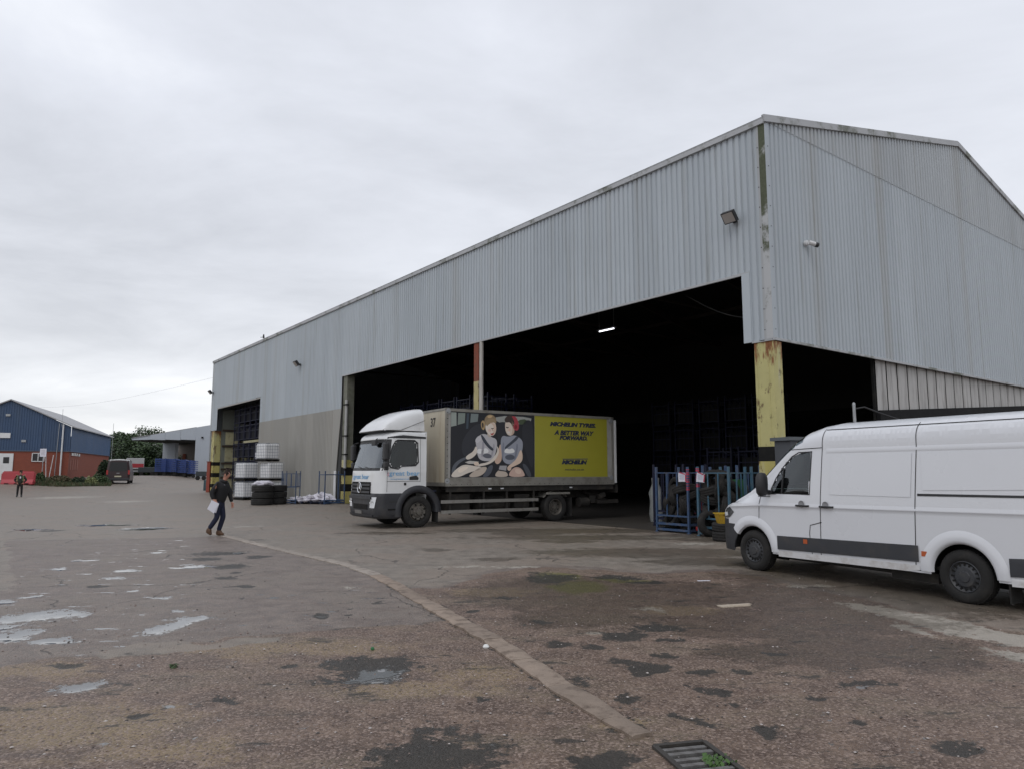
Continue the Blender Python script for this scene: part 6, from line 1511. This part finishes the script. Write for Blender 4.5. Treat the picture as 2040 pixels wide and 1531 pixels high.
# local: x along the gable (to the left), y = into the building?  fdir rotated +90 deg
yax = Vector((-fdir.y, fdir.x, 0)); ys = 1 if yax.dot(bdir) > 0 else -1
BW, BL, BE, BR_, BB = 9.7, 20.7, 5.81-bz, 8.05-bz, 3.6-bz
def Bv(x, y, z): return (x, ys*y, z)
def brz(x): return BE+(BR_-BE)*(1-abs(x-BW/2)/(BW/2))
x = 0
while x < BW-.01:
    x1 = min(x+1.0, BW); mb = MB(); n_ = 5; lo, hi = [], []
    for k in range(n_+1):
        u = x+(x1-x)*k/n_
        for du, d in ((0, 0), (.09, 0), (.11, .03), (.17, .03)):
            uu = min(u+du, x1)
            if k == n_ and du: break
            lo.append(Bv(uu, d, BB)); hi.append(Bv(uu, d, brz(uu)))
    mb.grid([lo, hi]); mb.build('cladding_sheet', M['navypanel'], bb_); x = x1
y = 0
while y < BL-.01:
    y1 = min(y+1.0, BL); mb = MB(); lo, hi = [], []
    for k in range(6):
        u = y+(y1-y)*k/5
        for du, d in ((0, 0), (.09, 0), (.11, .03), (.17, .03)):
            if k == 5 and du: break
            uu = min(u+du, y1); lo.append(Bv(d-.04, uu, BB)); hi.append(Bv(d-.04, uu, BE))
    mb.grid([lo, hi]); mb.build('cladding_sheet', M['navyside'], bb_); y = y1
def brickmat():
    m_, t, b = newmat('brickwork'); co = N(t, 'ShaderNodeTexCoord').outputs['Object']; sp = N(t, 'ShaderNodeSeparateXYZ'); t.links.new(co, sp.inputs[0])
    cb_ = N(t, 'ShaderNodeCombineXYZ'); t.links.new(mth(t, 'ADD', sp.outputs[0], sp.outputs[1]), cb_.inputs[0]); t.links.new(sp.outputs[2], cb_.inputs[1])
    bt = N(t, 'ShaderNodeTexBrick', {'Color1': (.27, .062, .034, 1), 'Color2': (.20, .046, .028, 1), 'Mortar': (.16, .09, .07, 1), 'Scale': 1., 'Brick Width': .225, 'Row Height': .075, 'Mortar Size': .008}); t.links.new(cb_.outputs[0], bt.inputs['Vector'])
    t.links.new(mixc(t, nz(t, co, .8, 5), bt.outputs[0], (.22, .06, .035)), b.inputs['Base Color']); b.inputs['Roughness'].default_value = .85
    bump(t, b, bt.outputs['Fac'], -.5, .01); return m_
M['brickwork'] = brickmat()
mb = MB(); mb.bb((.06, ys*.05, -1.2), (BW, ys*.25, BB+.05)); mb.bb((.06, ys*.25, -1.2), (.26, ys*BL, BB+.05)); mb.build('brick_wall', M['brickwork'], bb_)
mb = MB(); mb.bb((-.06, -ys*.03, BB-.08), (BW, ys*.045, BB)); mb.build('drip_rail', mat('dull_blue_trim', (.08, .10, .13), .6), bb_)
mb = MB(); mb.bb((-.07, ys*.0, BB-.08), (.0, ys*BL, BB)); mb.build('drip_rail', M['navypanel'], bb_)
rm = mat('pale_corrugated_roof', (.34, .34, .35), .7, var=.1)
mb = MB(); mb.add([Bv(-.35, -.2, BE-.12), Bv(BW/2, -.2, BR_+.05), Bv(BW/2, BL+.1, BR_+.05), Bv(-.35, BL+.1, BE-.12), Bv(-.35, -.2, BE-.02), Bv(BW/2, -.2, BR_+.15), Bv(BW/2, BL+.1, BR_+.15), Bv(-.35, BL+.1, BE-.02)], [(0,1,2,3),(4,5,6,7),(0,1,5,4),(3,2,6,7),(0,3,7,4)]); mb.build('roof', rm, bb_)
mb = MB(); mb.add([Bv(BW/2, -.2, BR_+.05), Bv(BW+.3, -.2, BE-.12), Bv(BW+.3, BL, BE-.12), Bv(BW/2, BL, BR_+.05), Bv(BW/2, -.2, BR_+.15), Bv(BW+.3, -.2, BE-.02), Bv(BW+.3, BL, BE-.02), Bv(BW/2, BL, BR_+.15)], [(0,1,2,3),(4,5,6,7),(0,1,5,4)]); mb.build('roof', rm, bb_)
def dpipe(xx, yy, z0, z1, tilt=0, r=.07, m_=None, nm='downpipe'):
    mb = MB(); mb.cyl(Bv(xx+tilt, yy, z0), Bv(xx, yy, z1), r, 8); mb.build(nm, m_ or M['white'], bb_, 40)
dpipe(.62, -.12, -.9, BE+.2, 0, .07); dpipe(.95, -.1, -.9, BE+.3, .12, .03, M['galv']); dpipe(2.35, -.06, BB, BE+1.1, .0, .03, M['navyside'])
dpipe(1.15, -.5, -1.0, BB-.4, .35, .03, M['white'], 'leaning_pole'); dpipe(1.75, -.5, -1.0, BB-.3, -.2, .03, M['white'], 'leaning_pole')
dpipe(.75, -.15, BE, BE+1.6, 0, .015, M['galv'], 'aerial_pole')
wn_ = bpy.data.objects.new('window', None); COL.objects.link(wn_); wn_.parent = bb_
mb = MB(); x0, x1, z0, z1 = 1.95, 2.95, 3.42-bz-.82, 3.42-bz-.02
for a_, b_ in (((x0, z0), (x1, z0+.07)), ((x0, z1-.07), (x1, z1)), ((x0, z0), (x0+.07, z1)), ((x1-.07, z0), (x1, z1)), ((x0+.47, z0), (x0+.53, z1))): mb.bb((a_[0], -ys*.03, a_[1]), (b_[0], ys*.04, b_[1]))
mb.build('window_frame', M['white'], wn_)
for k in range(2): mb = MB(); mb.bb((x0+.07+k*.46, -ys*.0, z0+.07), (x0+.47+k*.46, ys*.03, z1-.07)); mb.build('pane', M['black'], wn_)
dr_ = bpy.data.objects.new('door', None); COL.objects.link(dr_); dr_.parent = bb_
mb = MB(); mb.bb((4.35, -ys*.04, -.7), (5.4, ys*.04, 1.35+.98)); mb.build('door_leaf', M['white'], dr_)
mb = MB(); mb.bb((4.65, -ys*.055, 1.45), (5.1, -ys*.042, 2.0)); mb.build('door_window', M['black'], dr_)
mb = MB(); mb.bb((4.42, -ys*.08, .4), (4.5, -ys*.045, .5)); mb.build('door_handle', M['black'], dr_)
for (x_, z_, w_, h_, nm, m_) in ((5.1, 3.7, .8, .45, 'white_panel', M['white']), (3.65, 3.35, .35, .2, 'wall_lamp', M['galv']), (5.0, 6.1-bz+.55, .35, .2, 'wall_lamp', M['galv'])):
    mb = MB(); mb.bb((x_-w_/2, -ys*.10, z_), (x_+w_/2, -ys*.02, z_+h_)); mb.build(nm, m_, bb_)
for k, y_ in enumerate((1.0, 2.0, 2.9, 3.9)): mb = MB(); mb.bb((-.02, ys*y_, BB-.42), (.055, ys*(y_+.55), BB-.17)); mb.build('high_window', M['white'], bb_)
for k, y_ in enumerate((.7, 1.7, 2.6, 3.6)): mb = MB(); mb.bb((.03, ys*y_, BB-1.75), (.055, ys*(y_+.3), BB-.75)); mb.build('vent_panel', mat('faded_brick_panel', (.30, .13, .10), .8), bb_)
mb = MB(); mb.bb((.05, ys*(BL-.1), -1), (BW, ys*BL, BE)); mb.build('rear_wall', M['navypanel'], bb_)

rb = thing('barrier', 'red plastic barrier standing in front of the blue building', 'barrier', dep(37, 950, 60.5).xy.to_3d()+Vector((0, 0, gz(-41, 60.5))), R(4))
mb = MB(); prof = [(-.26, 0), (.26, 0), (.24, .16), (.10, .42), (.08, 1.02), (-.08, 1.02), (-.10, .42), (-.24, .16)]
mb.prism(prof, -1.28, 1.28, Matrix(((0, 0, 1, 0), (1, 0, 0, 0), (0, 1, 0, 0), (0, 0, 0, 1)))); mb.build('shell', M['redplastic'], rb, bevel=.03)
mb = MB(); mb.bb((-1.2, -.05, 1.02), (1.2, .05, 1.10)); mb.bb((-1.30, -.05, .3), (-1.36, .05, .9)); mb.bb((1.28, -.04, .2), (1.35, .04, .9)); mb.build('top_ridge', M['redplastic'], rb)
mb = MB()
for x_ in (-.8, 0, .8): mb.bb((x_-.18, -.27, .02), (x_+.18, -.2, .10))
mb.build('fork_slot', M['dullblack'], rb)
sp_ = dep(83, 950, 63.5).xy.to_3d(); sp_.z = gz(sp_.x, sp_.y)-.05
sg = thing('sign', 'small white board on a thin post in front of the blue building', 'sign', sp_, R(-5))
mb = MB(); mb.cyl((0, 0, 0), (0, 0, 2.9), .035, 8); mb.build('post', M['galv'], sg, 40)
mb = MB(); mb.bb((-.30, -.06, 2.15), (.30, -.035, 2.85)); mb.build('board', M['paper'], sg)
mb = MB()
for k in range(4): mb.bb((-.2, -.066, 2.3+k*.12), (.2-.05*(k % 2), -.061, 2.34+k*.12))
mb.build('faded_print', flat('faded_print', (175, 165, 170)), sg)

# minibus
def far_van():
    loc = dep(234, 962, 66).xy.to_3d(); loc.z = gz(loc.x, loc.y)
    v_ = thing('minivan', 'dark maroon van with a white roof parked nose away beside the brick wall', 'van', loc, R(114))
    T_ = [(-.1, .78, 1.0, .92, 2.12), (0, .96, 1.0, .9, 2.20), (.4, .98, 1.0, .9, 2.24), (3.4, .98, 1.0, .9, 2.22), (3.9, .98, 1.0, .86, 1.75), (4.4, .97, .98, .86, 1.25), (4.9, .9, .85, .8, 1.0), (5.0, .7, .7, .6, .8)]
    rows = []
    for x, w, zw, yt, zt in T_:
        half = [(w*.96, .28), (w, .5), (w, zw), (w*.93, (zw+zt)/2), (w*.85, zt-.12), (w*.72, zt-.02), (0, zt)]
        rows.append([(x, a, b) for a, b in half]+[(x, -a, b) for a, b in half[-2::-1]])
    mb = MB(); mb.grid(rows); mb.add(rows[0], [tuple(range(len(rows[0])))]); mb.add(rows[-1], [tuple(range(len(rows[-1])))[::-1]]); mb.build('body', M['maroon'], v_, 40)
    mb = MB(); mb.grid([[(x, w*.88*c, zt+.012-.10*abs(c)**3) for c in (-1, -.8, -.4, 0, .4, .8, 1)] for x, w, zw, yt, zt in T_[1:4]]); mb.bb((-.06, -.72, 2.08), (.06, .72, 2.22)); mb.build('roof', M['white'], v_, 40)
    mb = MB(); mb.add([(-.115, -.70, 1.15), (-.115, .70, 1.15), (-.115, .66, 1.98), (-.115, -.66, 1.98)], [(0,1,2,3)]); mb.build('rear_window', mat('dark_car_glass', (.012, .013, .015), .3), v_)
    for s_ in (1, -1):
        mb = MB(); mb.add([(.5, s_*.955, 1.1), (3.4, s_*.955, 1.1), (3.2, s_*.885, 1.75), (.5, s_*.885, 1.75)], [(0,1,2,3)]); mb.build('side_windows', M['black'], v_)
        mb = MB(); mb.bb((-.10, s_*.80, .85), (-.02, s_*.95, 1.25)); mb.build('tail_light', M['red'], v_)
    mb = MB(); mb.bb((-.125, -.27, .62), (-.105, .27, .74)); mb.build('number_plate', flat('yellow_white_plate', (190, 185, 160)), v_)
    mb = MB(); mb.bb((-.16, -.92, .32), (-.06, .92, .52)); mb.build('bumper', M['bumper'], v_, bevel=.03)
    mb = MB(); mb.bb((-.118, -.12, .95), (-.105, .12, 1.0)); mb.build('badge', M['galv'], v_)
    for x in (.8, 3.9): wheel(v_, x, .95, .32, .22, 1, M['vanrim']); wheel(v_, x, -.95, .32, .22, -1, M['vanrim'])
far_van()
def far_lorry():
    loc = dep(268, 950, 92).xy.to_3d(); loc.z = gz(loc.x, loc.y)
    v_ = thing('small_lorry', 'small lorry with a white top and red band beyond the maroon van', 'lorry', loc, R(119))
    mb = MB(); mb.bb((0, -1.0, .95), (4.5, 1.0, 2.35)); mb.build('box', mat('grey_white_body', (.42, .42, .42), .5), v_, bevel=.04)
    mb = MB(); mb.bb((-.02, -.95, 1.15), (-.005, .95, 1.65)); mb.build('red_band', mat('red_band', (.36, .03, .04), .5), v_)
    mb = MB(); mb.bb((-.05, -.9, .5), (4.4, .9, .95)); mb.build('chassis', M['chassis'], v_)
    mb = MB(); mb.bb((4.6, -1., .5), (6.0, 1., 2.2)); mb.build('cab', M['white'], v_, bevel=.1)
    mb = MB(); mb.bb((-.06, -.95, .62), (-.02, .95, .8)); mb.build('bumper', M['galv'], v_)
    for x in (1.0, 4.9): wheel(v_, x, .95, .38, .25, 1, M['steelrim']); wheel(v_, x, -.95, .38, .25, -1, M['steelrim'])
far_lorry()
mb = MB(); mb.lathe([(.001, 0), (.3, 0), (.3, .9), (.27, .95), (.001, .95)], 16)
bq = dep(413, 955, 66).xy.to_3d(); o = mb.build('barrel', mat('dark_teal_barrel', (.02, .05, .06), .6), None, 40, loc=Vector((bq.x, bq.y, gz(bq.x, bq.y)))); tag(o, 'dark barrel standing behind the far left corner of the warehouse', 'barrel')
rq = dep(414, 975, 60.5).xy.to_3d(); pst = thing('red_post', 'rusty red post beside the far left corner column', 'post', rq)
mb = MB(); mb.bb((-.12, -.12, -.05), (.14, .12, 2.5)); mb.build('post', mat('faded_red_steel', (.26, .05, .03), .7, var=.2, dirt=(.12,.07,.05), damt=.5), pst)
mb = MB(); mb.bb((-.16, -.16, 2.5), (.18, .16, 2.56)); mb.bb((.14, -.06, .9), (.5, .06, 1.1)); mb.build('cap', M['redrust'], pst)

# far shed with canopy
fo = dep(385, 950, 97).xy.to_3d(); zg = gz(fo.x, fo.y)
fs_ = thing('canopy_shed', 'pale grey shed with a projecting canopy beyond the far end of the yard', 'shed', (fo.x, fo.y, zg), R(0))
k_ = 97/1436.
def FS(px, py, d=0.): return ((px-1020)*(97+d)/1436.-fo.x, EYE+(938-py)*(97+d)/1436.-zg)
def fprism(name, pts, d0, d1, m_, dd=0.):
    mb = MB(); P_ = [FS(*p, dd) for p in pts]; n_ = len(P_)
    mb.add([(x, d0, z) for x, z in P_]+[(x, d1, z) for x, z in P_], [tuple(range(n_)), tuple(range(n_, 2*n_))[::-1]]+[(i, (i+1) % n_, n_+(i+1) % n_, n_+i) for i in range(n_)])
    return mb.build(name, m_, fs_)
M['farclad'] = mat('far_pale_sheeting', (.38, .41, .45), .6, var=.05, scale=.4, dirt=(.32,.34,.36), damt=.4, streak=True)
for (a, b) in ((295, 325), (325, 356), (356, 386.5)):
    f_t = lambda px: 871.5-(px-262)*.170
    fprism('canopy_fascia', [(a+.2, 874.5), (b-.2, 875.5), (b-.2, f_t(b)), (a+.2, f_t(a))], 0, .3, M['farclad'])
fprism('canopy_end', [(258, 875.5), (294.8, 874.5), (294.8, 865.9), (258, 872.4)], .1, .35, M['farclad'])
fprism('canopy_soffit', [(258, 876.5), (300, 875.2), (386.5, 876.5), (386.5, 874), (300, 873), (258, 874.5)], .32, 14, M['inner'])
fprism('canopy_roof', [(258, 872.0), (386, 850.3), (386, 849.5), (258, 871.0)], .0, 14, M['roof'])
fprism('front_wall', [(386.5, 960), (450, 960), (450, 839.5), (386.5, 850.2)], 0, .3, M['farclad'])
fprism('side_wall', [(385.8, 960), (386.4, 960), (386.4, 876), (385.8, 876)], .3, 14, M['farclad'])
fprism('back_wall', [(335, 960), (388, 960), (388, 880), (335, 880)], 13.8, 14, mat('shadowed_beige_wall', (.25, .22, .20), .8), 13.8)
fprism('end_pier', [(322, 960), (347, 960), (347, 880), (322, 880)], 9, 10, M['farclad'], 9)
fprism('door', [(362, 940), (368, 940), (368, 903), (362, 903)], 13.6, 13.79, M['redrust'], 13.6)
mb = MB(); mb.bb((FS(399, 872)[0], -.2, FS(399, 872)[1]), (FS(402, 869)[0], 0, FS(402, 869)[1])); mb.build('wall_lamp', M['dullblack'], fs_)
# stacks of collapsed blue stillages
sb = mat('bright_blue_steel', (.03, .06, .20), .45, var=.3, scale=3, dirt=(.03,.03,.08), damt=.4)
for i, (px, d) in enumerate(((321, 88), (342, 88.6), (361, 89), (380, 89.6), (333, 91.5), (371, 92))):
    lc = dep(px, 955, d).xy.to_3d(); lc.z = gz(lc.x, lc.y)
    s = thing('stillage_stack', ('leftmost', 'second', 'third', 'rightmost', 'rear left', 'rear right')[i]+' stack of blue folded stillages in front of the canopy shed', 'stillage stack', lc, R(6), 'stacks of blue stillages by the canopy shed')
    for k in range(7):
        mb = MB(); mb.box((0, 0, .58+k*.235), (1.22, 1.1, .15)); 
        for x in (-.58, .58): mb.box((x, -.52, .58+k*.235), (.08, .08, .235))
        mb.build('folded_frame', sb, s)
    mb = MB(); mb.box((0, 0, .42), (1.25, 1.15, .10)); mb.bb((-.6, -.5, .2), (.6, -.4, .38)); mb.build('trolley_deck', M['dullblack'], s)
    for x in (-.45, .45): mb = MB(); mb.cyl((x, -.55, .2), (x, -.42, .2), .2, 14); mb.build('wheel', M['rubber'], s, 40)
mb = MB(); mb.lathe([(.001, .0), (.9, .0), (.95, .2), (.7, .5), (.001, .6)], 14); lc = dep(348, 918, 96); o = mb.build('dark_cover', M['dullblack'], None, 50, loc=(lc.x, lc.y, gz(lc.x, lc.y)+1.9)); tag(o, 'dark covered heap showing above the blue stacks', 'heap')
mb = MB(); mb.bb((-1.1, -1, 0), (1.1, 1, 1.9)); o = mb.build('dark_skip', M['dullblack'], None, loc=(lc.x, lc.y, gz(lc.x, lc.y))); tag(o, 'dark container hidden behind the blue stacks', 'container')
for i, (px, d, w_, h_) in enumerate(((296, 90, 2.2, 1.1), (404, 84, 1.2, 1.0))):
    lc = dep(px, 955, d).xy.to_3d(); lc.z = gz(lc.x, lc.y); s = thing('trailer', ('low dark trailer left of the blue stacks', 'small dark trolley right of the blue stacks')[i], 'trailer', lc)
    mb = MB(); mb.bb((-w_/2, -.6, .45), (w_/2, .6, h_)); mb.build('body', mat('slate_body', (.04, .05, .055), .7), s, bevel=.05)
    for x in (-w_*.3, w_*.3): mb = MB(); mb.cyl((x, -.65, .25), (x, -.5, .25), .25, 14); mb.build('wheel', M['rubber'], s, 40)

# ------------------------------------------------------------------ vegetation
def tree(px, pytop, d, crown_w, label, m_, seed, n=9000, leaf=.34, low=.15):
    base = dep(px, 955, d).xy.to_3d(); base.z = gz(base.x, base.y); top = dep(px, pytop, d).z; H_ = top-base.z
    t_ = thing('tree', label, 'tree', base); rr = random.Random(seed)
    mb = MB(); mb.tube([(0, 0, -.2), (.1, 0, H_*.3), (.0, .1, H_*.6), (.1, 0, H_*.85)], .2, 8, 0, True, [.26, .2, .12, .04]); limbs = []
    for k in range(9):
        z0 = H_*rr.uniform(.2, .7); a = rr.uniform(0, 6.28); r_ = crown_w*rr.uniform(.3, .5); e_ = Vector((math.cos(a)*r_, math.sin(a)*r_, z0+H_*rr.uniform(.1, .25)))
        mb.tube([(0.05, 0, z0), e_*.5+Vector((0, 0, z0*.5+.1)), e_], .06, 5, 0, True, [.09, .06, .02]); limbs.append(e_)
    mb.build('trunk', M['bark'], t_, 60)
    cl = []
    for k in range(26):
        z = rr.uniform(low, .93); wr_ = crown_w*.5*math.sin(math.pi*min(1, .18+z*.80))**.7; a = rr.uniform(0, 6.28); q_ = rr.random()**.5
        cl.append((Vector((math.cos(a)*wr_*q_, math.sin(a)*wr_*q_, z*H_)), crown_w*rr.uniform(.10, .2)))
    mb = MB()
    for _ in range(n):
        c, r_ = rr.choice(cl); v_ = Vector((rr.gauss(0, 1), rr.gauss(0, 1), rr.gauss(0, .75))).normalized()*r_*rr.random()**.35*1.2
        p_ = c+v_; s_ = leaf*rr.uniform(.5, 1.3); u = Vector((rr.gauss(0, 1), rr.gauss(0, 1), rr.gauss(0, .5))).normalized()*s_; w_ = u.orthogonal().normalized()*s_*.5
        mb.add([p_-u*.5, p_+w_, p_+u*.5, p_-w_], [(0,1,2,3)], rr.randrange(2))
    mb.build('crown', [m_, M['leafm'] if m_ is M['leafd'] else M['leafd']], t_)
tree(232, 866, 112, 7.5, 'dark dense tree just right of the blue building', M['leafd'], 1)
tree(256, 868, 118, 7.0, 'dark tree behind the maroon van between two taller trees', M['leafd'], 2)
tree(289, 852, 126, 7.5, 'tall pale airy tree rising over the canopy shed', M['leafm'], 3, 3200, .3, .4)
tree(312, 884, 112, 8.0, 'broad green tree under the canopy edge', M['leafm'], 4)
tree(282, 893, 108, 6.5, 'low green tree behind the small lorry', M['leafd'], 5)
tree(222, 880, 100, 4.0, 'slim dark tree against the end of the blue building', M['leafd'], 6, 3500, .22)
tree(206, 860, 150, 5.0, 'small tree top behind the blue building roof', M['leafd'], 7, 2000)
def bush(px, py, d, w_, h_, label, m_, seed, n=1500, leaf=.12):
    b = dep(px, py, d).xy.to_3d(); b.z = gz(b.x, b.y)-.05; rr = random.Random(seed); mb = MB()
    for _ in range(n):
        a = rr.uniform(0, 6.28); q_ = rr.random()**.6; z = rr.random()**.8; env = math.sqrt(max(0, 1-z*z*.8))
        p_ = Vector((math.cos(a)*q_*w_/2*env, math.sin(a)*q_*w_*.3*env, z*h_*(.75+.35*mnoise.noise(Vector((math.cos(a)*q_*2, seed, 1))))))
        s_ = leaf*rr.uniform(.6, 1.5); u = Vector((rr.gauss(0, 1), rr.gauss(0, 1), rr.gauss(.4, .6))).normalized()*s_; v_ = u.orthogonal().normalized()*s_*.35
        mb.add([p_-u*.5, p_+v_, p_+u*.5, p_-v_], [(0,1,2,3)])
    o = mb.build('bush', m_, loc=b); tag(o, label, 'bush')
M['weedbrown'] = mat('brown_green_weeds', (.10, .085, .045), .8, var=.5, scale=1.5)
bush(208, 960, 67.5, 1.8, 2.8, 'dark ivy-like bush climbing the end of the brick wall', M['leafd'], 1, 2600, .14)
bush(199, 958, 64, 2.0, 1.1, 'green shrub beside the maroon van', M['leafm'], 2, 1600)
bush(183, 955, 63.5, 1.3, .95, 'pale green flowering weed clump in front of the brick wall', M['leafl'], 3, 900)
bush(78, 950, 62.5, 1.1, 1.0, 'green weed clump at the foot of the white sign', M['leafm'], 4, 900)
bush(155, 955, 64.5, 1.9, .8, 'green and brown weeds below the brick corner', M['leafd'], 5, 1300)
bush(117, 952, 64, 2.4, .75, 'low brown weeds under the white leaning poles', M['weedbrown'], 6, 1500)
rr = random.Random(21); mb = MB()
for _ in range(9000):
    u_ = rr.random(); px = 62+u_*160; d = 60.5+rr.random()*4.5+u_*2.2; q_ = dep(px, 950, d); zz = gz(q_.x, q_.y); h_ = .08+.30*rr.random()**2
    s_ = rr.uniform(.02, .05); a = rr.uniform(0, 3.14); l_ = Vector((rr.gauss(0, .1), rr.gauss(0, .1), h_)); dx = Vector((math.cos(a)*s_, math.sin(a)*s_, 0)); b = Vector((q_.x, q_.y, zz-.02))
    mb.add([b-dx, b+dx, b+l_], [(0,1,2)], rr.randrange(2))
o = mb.build('rough_grass', [M['weedbrown'], M['leafm']]); tag(o, kind='stuff')
rr = random.Random(31); mb = MB()
for _ in range(14000):
    x = rr.uniform(-125, -38); y = 150+rr.uniform(-4, 4); h_ = 4.5+2.2*mnoise.noise(Vector((x*.12, 0, 5)))+1.2*mnoise.noise(Vector((x*.5, 2, 5))); p_ = Vector((x, y, 1.2+h_*rr.random()**.7)); s_ = .45*rr.uniform(.5, 1.4)
    u = Vector((rr.gauss(0, 1), rr.gauss(0, 1), rr.gauss(0, .6))).normalized()*s_; v_ = u.orthogonal().normalized()*s_*.5; mb.add([p_-u, p_+v_, p_+u, p_-v_], [(0,1,2,3)], rr.randrange(2))
o = mb.build('distant_hedge', [M['leafd'], M['leafm']]); tag(o, kind='stuff')
# overhead wire from the warehouse end
a = W(.2, L, 9.75); b = dep(75, 798, 100); c = b+(b-a)*.35; pts = []
for k in range(21):
    t_ = k/20; p_ = a.lerp(c, t_); p_.z -= 1.2*math.sin(math.pi*t_); pts.append(p_)
mb = MB(); mb.tube(pts, .008, 5); o = mb.build('overhead_wire', mat('grey_wire', (.4, .4, .41), .6)); tag(o, 'thin overhead wire running left from the far end of the warehouse', 'wire')
ap = dep(219, 955, 88).xy.to_3d(); ap.z = gz(ap.x, ap.y); mb = MB(); mb.cyl((0, 0, 0), (0, 0, 6.4), .035, 8, r2=.02); o = mb.build('mast', M['galv'], None, 40, loc=ap); tag(o, 'thin grey mast rising behind the end of the blue building', 'mast')
#@@PROPS_END
